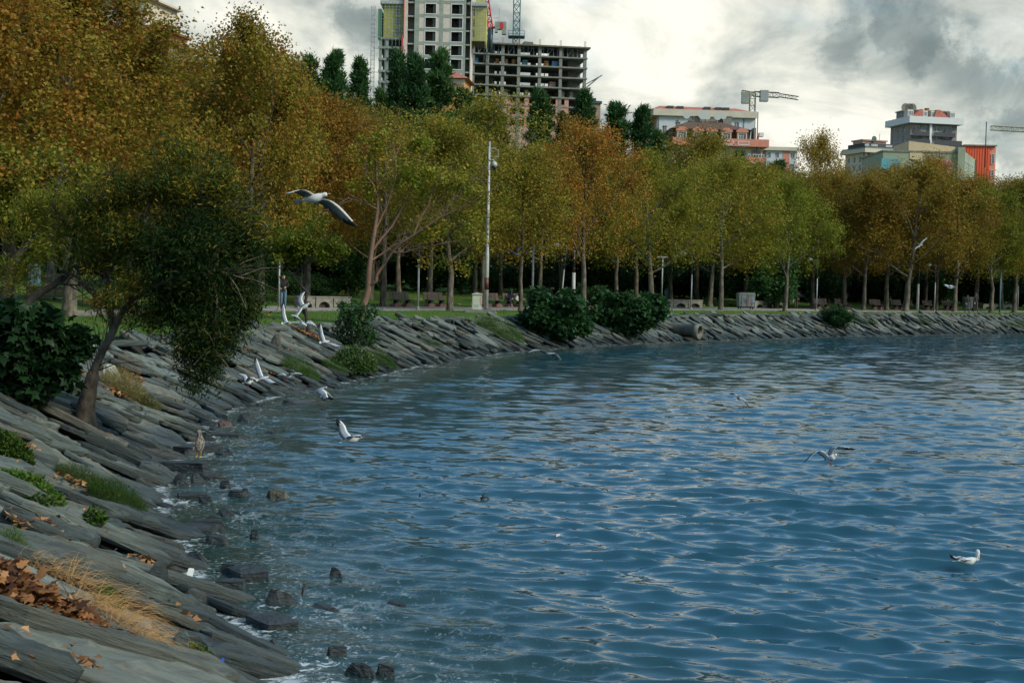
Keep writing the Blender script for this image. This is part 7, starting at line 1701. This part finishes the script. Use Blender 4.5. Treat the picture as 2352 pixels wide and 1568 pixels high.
# --- tall grey block
Y = 300; yaw = rad(12); t, (ox, oz), k = bld('tall_grey_block', 'tall taupe apartment block with dark balconies, white cornice and red rooftop', 2085, Y, yaw); wd = XX(2198); z1 = ZZ(284, 2140); dp = 9
rws = [(ZZ(301 + i * 21, 2140), ZZ(288 + i * 21, 2140)) for i in range(5)]
cs_ = [(XX(2097), XX(2113)), (XX(2120), XX(2131)), (XX(2145), XX(2159)), (XX(2167), XX(2186))]
block(t, wd, dp, 0, z1, cs_, rws, [(1, 2), (3.5, 4.5), (6, 7)], greyB)
for i in range(5):
    z = rws[i][0] - .15
    if i % 2 == 0: mb = MB(); mb.box(XX(2093), XX(2131), -.9, -.75, z - .95, z - .05); mb.box(XX(2093), XX(2131), -.75, -.01, z - .95, z - .8); mb.build('balcony', darkB, t); mb = MB(); mb.box(XX(2142), XX(2190), -.9, -.75, z - .95, z - .05); mb.box(XX(2142), XX(2190), -.75, -.01, z - .95, z - .8); mb.build('balcony', darkB, t)
    else: mb = MB(); mb.box(-.6, XX(2131), -1.2, -1.05, z - 1.0, z + .2); mb.box(-.6, XX(2131), -1.05, -.01, z - 1.0, z - .85); mb.build('balcony', darkB, t); mb = MB(); mb.box(XX(2142), wd + .6, -1.2, -1.05, z - 1.0, z + .2); mb.box(XX(2142), wd + .6, -1.05, -.01, z - 1.0, z - .85); mb.build('balcony', darkB, t)
    for (a, b) in cs_[::3]: mb = MB(); mb.box(a + .1, b - .1, -.35, -.25, z, z + .6); mb.build('railing', darkB, t)
mb = MB(); mb.box(XX(2133), XX(2138.5), -.5, -.004, 0, z1 - .02); mb.build('white_pilaster', frameW, t)
mb = MB(); mb.box(-.9, wd + .9, -1.2, dp + .9, z1, ZZ(269, 2140)); mb.build('cornice', pm('cornice_white', (.55, .56, .54)), t)
zc_ = ZZ(269, 2140); mb = MB(); mb.box(.2, wd - 1, 2.0, 7, zc_, ZZ(252, 2140)); mb.build('rooftop_storey', greyB, t); mb = MB(); mb.box(0, wd - .8, 1.8, 7.2, ZZ(252, 2140) + .002, ZZ(250.5, 2140) + .1); mb.build('roof_edge', pm('green_grey', (.12, .17, .14)), t)
for (a, b) in ((2099, 2120), (2150, 2180)): mb = MB(); mb.prism([(XX(a) - .6, zc_ + .002), (XX(b), zc_ + .002), (XX(b) - (.2 if a < 2110 else 2.2), zc_ + 1.7), (XX(a) + (1.6 if a < 2110 else 0), zc_ + 1.7)], .0, 1.99); mb.build('red_roof', roofR, t)
for (a, b) in ((2086, 2098), (2121, 2131), (2140, 2150), (2184, 2194)): mb = MB(); mb.box(XX(a) - .1, XX(b) + .1, .4, 1.98, zc_ + .002, zc_ + 1.5); mb.build('dormer', creamB, t); window(t, I4, XX(a), XX(b), zc_ + .25, zc_ + 1.3, .3, frameW, glassB, 2)
mb = MB(); mb.box(XX(2132), XX(2138), 1.0, 1.9, zc_ + 1.7, ZZ(247, 2140)); mb.box(XX(2131), XX(2139), .9, 2.0, ZZ(247, 2140) + .002, ZZ(246, 2140)); mb.build('chimney', roofR, t)
for px in (2089, 2098, 2105): dish(t, XX(px), 2.2, ZZ(245, px), .95, pm('dish_dark', (.15, .14, .12)))
mb = MB(); mb.box(XX(2161), XX(2166), -.35, -.01, ZZ(312, 2163), ZZ(306, 2163)); mb.build('air_conditioner', frameW, t)
# --- sage green hall with sand and orange parts
Y = 232; yaw = 0; t, (ox, oz), k = bld('green_hall', 'sage green hall with a sloping sand coloured top and bright orange end', 2020, Y, yaw)
zt1 = ZZ(350, 2100)
mb = MB(); mb.box(0, XX(2207), 0, 14, 0, zt1); mb.build('green_wall', greenB, t)
mb = MB(); mb.box(-.1, XX(2207) + .1, -.12, 14.1, zt1 + .002, zt1 + .28); mb.build('coping', concM, t)
mb = MB(); mb.prism([(XX(2091), zt1 + .285), (XX(2199), zt1 + .285), (XX(2199), ZZ(337, 2199)), (XX(2091), ZZ(323, 2091))], .6, 10); mb.build('sand_wall', sandB, t)
mb = MB(); mb.prism([(XX(2091), zt1 - .02), (XX(2120), zt1 - .02), (XX(2120), ZZ(375, 2100)), (XX(2091), ZZ(375, 2100))], -.06, -.004); mb.build('sand_strip', sandB, t)
mb = MB(); mb.box(XX(2200), XX(2216), -.6, 10, 0, ZZ(339, 2208)); mb.build('stair_tower', greenB, t)
a, b = XX(2216.2), XX(2263)
mb = MB(); n0 = 0
for (y0, y1) in ((-.3, 12),):
    mb.loft([[(a, -.4, 0), (b, 4.5, 0), (b, 12, 0), (a, 12, 0)], [(a, -.4, ZZ(349, 2216)), (b, 4.5, ZZ(361, 2258)), (b, 12, ZZ(361, 2258)), (a, 12, ZZ(349, 2216))]], sm=False)
mb.build('green_annex', greenB, t)
sx_ = (b - a); yaw2 = atan2(4.9, sx_); Tn = Matrix.Translation((a, -.4, 0)) @ Matrix.Rotation(yaw2, 4, 'Z')
for i in range(5): window(t, Tn, .25 + i * .95, .85 + i * .95, ZZ(379 + i * 1.4, 2240), ZZ(369 + i * 1.4, 2240), -.07, frameW, glassB, 0)
Y_save = Y; Y = 244.3; p0_ = at(2020, 600, 232)
mb = MB(); mb.box(XX(2217) , XX(2276), 12.3, 19, 0, ZZ(336, 2250)); mb.build('orange_wall', orM, t)
mb = MB(); mb.prism([(XX(2276) + .02, 0), (XX(2290), 0), (XX(2290), ZZ(338, 2288)), (XX(2276) + .02, ZZ(337, 2276))], 12.5, 19); mb.build('sunlit_orange_wall', orM_lit, t)  # right flank of the orange end, sunlight painted in as a paler colour
mb = MB(); mb.box(XX(2216), XX(2291), 12.0, 19.2, ZZ(336, 2250) + .03, ZZ(333.5, 2250) + .05); mb.build('coping', concM, t)
for (c, d) in ((377, 353), (410, 390)): window(t, I4, XX(2279.5), XX(2287), ZZ(c, 2282), ZZ(d, 2282), 12.35, frameW, glassB, 0)
mb = MB()
for q_ in range(9): x = XX(2222 + q_ * 6); mb.box(x, x + .05, 12.26, 12.3, 0, ZZ(336, 2250) - .05)
mb.build('panel_joint', maroon, t); Y = Y_save
mb = MB(); mb.box(XX(2027), XX(2068), -.08, -.003, ZZ(388, 2040), ZZ(364, 2040)); mb.build('teal_poster', tealP, t); mb = MB(); mb.box(XX(2148), XX(2187), -.08, -.003, ZZ(405, 2160), ZZ(366, 2160)); mb.build('pink_poster', pinkP, t)
mb = MB(); mb.rod((XX(2206), -.1, 0), (XX(2206), -.1, zt1), .08); mb.rod((XX(2263), 4.4, 0), (XX(2263), 4.4, ZZ(362, 2260)), .08); mb.build('downpipe', darkM, t)
mb = MB(); mb.box(XX(2181), XX(2199), -2.0, -.01, ZZ(341, 2190) + 0, ZZ(331, 2190)) if False else mb.box(XX(2176), XX(2196), 8, 10.5, zt1 + .4, ZZ(326, 2190)); mb.build('roof_hut', creamB, t)
# flood light mast in front of it
p = at(2112, 372, 200); zg = gz(p.x, 200); t = thing('flood_light', 'small flood light mast rising out of the brown tree at the right', 'flood light', (p.x, 200, zg)); hh_ = p.z - zg
mb = MB(); mb.tube([(0, 0, 0), (0, 0, hh_)], [.12, .07], 8); mb.build('mast', steelM, t)
for s_ in (-1, 1): mb = MB(); mb.T = Matrix.Translation((s_ * .7, 0, hh_ + .1)) @ Matrix.Rotation(s_ * -.3, 4, 'Y'); mb.box(-.75, .75, -.3, .3, -.1, .1); mb.build('lamp_head', darkM, t)
# --- houses between the evergreens
Y = 230; yaw = rad(-6); t, (ox, oz), k = bld('orange_walled_house', 'orange walled house with a shallow red hipped roof below the white tower', 1012, Y, yaw); wd = XX(1064); z1 = ZZ(181, 1040)
block(t, wd, 8, 0, z1, [(XX(1045), XX(1051)), (XX(1022), XX(1028))], [(ZZ(212, 1040), ZZ(198, 1040)), (ZZ(245, 1040), ZZ(231, 1040))], [(2, 3), (5, 6)], pm('ochre_paint', (.50, .24, .06)))
mb = MB(); mb.box(-.1, wd + .1, -.08, -.01, ZZ(195, 1040), z1 - .05); mb.build('white_band', creamB, t)
mb = MB(); mb.loft([[(-1.0, -.8, z1), (wd + .8, -.8, z1), (wd + .8, 8.6, z1), (-1, 8.6, z1)], [(wd * .3, 3, ZZ(160, 1040)), (wd * .5, 3, ZZ(160, 1040)), (wd * .5, 5, ZZ(160, 1040)), (wd * .3, 5, ZZ(160, 1040))]], sm=False); mb.build('roof', roofR, t)
Y = 215; yaw = rad(0); t, (ox, oz), k = bld('red_roofed_house', 'low house with a dull red roof between two dark evergreens', 968, Y, yaw); wd = XX(1006); z1 = ZZ(200, 985)
block(t, wd, 7, 0, z1, [(.6, 1.4)], [(z1 - 2.4, z1 - 1.2)], [(2, 3)], pm('ochre_paint', (.50, .24, .06)))
mb = MB(); mb.loft([[(-.5, -.6, z1), (wd + .5, -.6, z1), (wd + .5, 7.5, z1), (-.5, 7.5, z1)], [(wd * .7, 3, ZZ(181, 985)), (wd * .95, 3, ZZ(181, 985)), (wd * .95, 4, ZZ(181, 985)), (wd * .7, 4, ZZ(181, 985))]], sm=False); mb.build('roof', roofR, t)
for px, py in ((985, 160), (1060, 160), (1045, 158)): mb = MB(); mb.box(XX(px), XX(px + 7), 20, 21, z1 - 3, ZZ(py - 3, px)); mb.build('chimney', concM, t)
# --- block at the corner right of the concrete frame
Y = 380; yaw = rad(10); t, (ox, oz), k = bld('brown_corner_block', 'small brown block with a dark roof edge right of the concrete frame building', 1352, Y, yaw); wd = XX(1378); z1 = ZZ(238, 1362)
block(t, wd, 8, 0, z1, [(XX(1361), XX(1367))], [(ZZ(262, 1362), ZZ(246, 1362))], [(2, 4)], pm('brown_block', (.26, .17, .11)))
mb = MB(); mb.box(-.3, wd + .3, -.4, 8.3, z1, z1 + .7); mb.box(-.2, wd - 1, 1, 7, z1 + .702, z1 + 1.6); mb.build('roof_edge', darkM, t)
# --- pale building behind the left trees
Y = 200; yaw = rad(-12); t, (ox, oz), k = bld('terraced_building', 'pale terraced building with rust coloured roof glimpsed through the orange trees', 250, Y, yaw); 
for (a, b, y0, y1, m_) in ((225, 330, 60, -6, creamB), (232, 352, 100, 62, orangeB), (240, 372, 160, 92, greyB)):
    z0, z1 = ZZ(y0, 300), ZZ(y1, 300); mb = MB(); mb.box(XX(a), XX(b), 0, 10, z0 if y0 < 150 else 0, z1 - .3); mb.build('storey_wall', m_, t); mb = MB(); mb.box(XX(a) - .3, XX(b) + .8, -.8, 10.4, z1 - .298, z1); mb.build('roof_slab', pm('dark_red_roof', (.22, .06, .045)) if y1 > 50 else creamB, t)
    for q_ in range(4): xx_ = XX(a) + 1 + q_ * (XX(b) - XX(a) - 2) / 4; window(t, I4, xx_, xx_ + 1.0, z1 - 2.0, z1 - .8, -.09, frameW, glassB, 1)
bpy.context.view_layer.update()
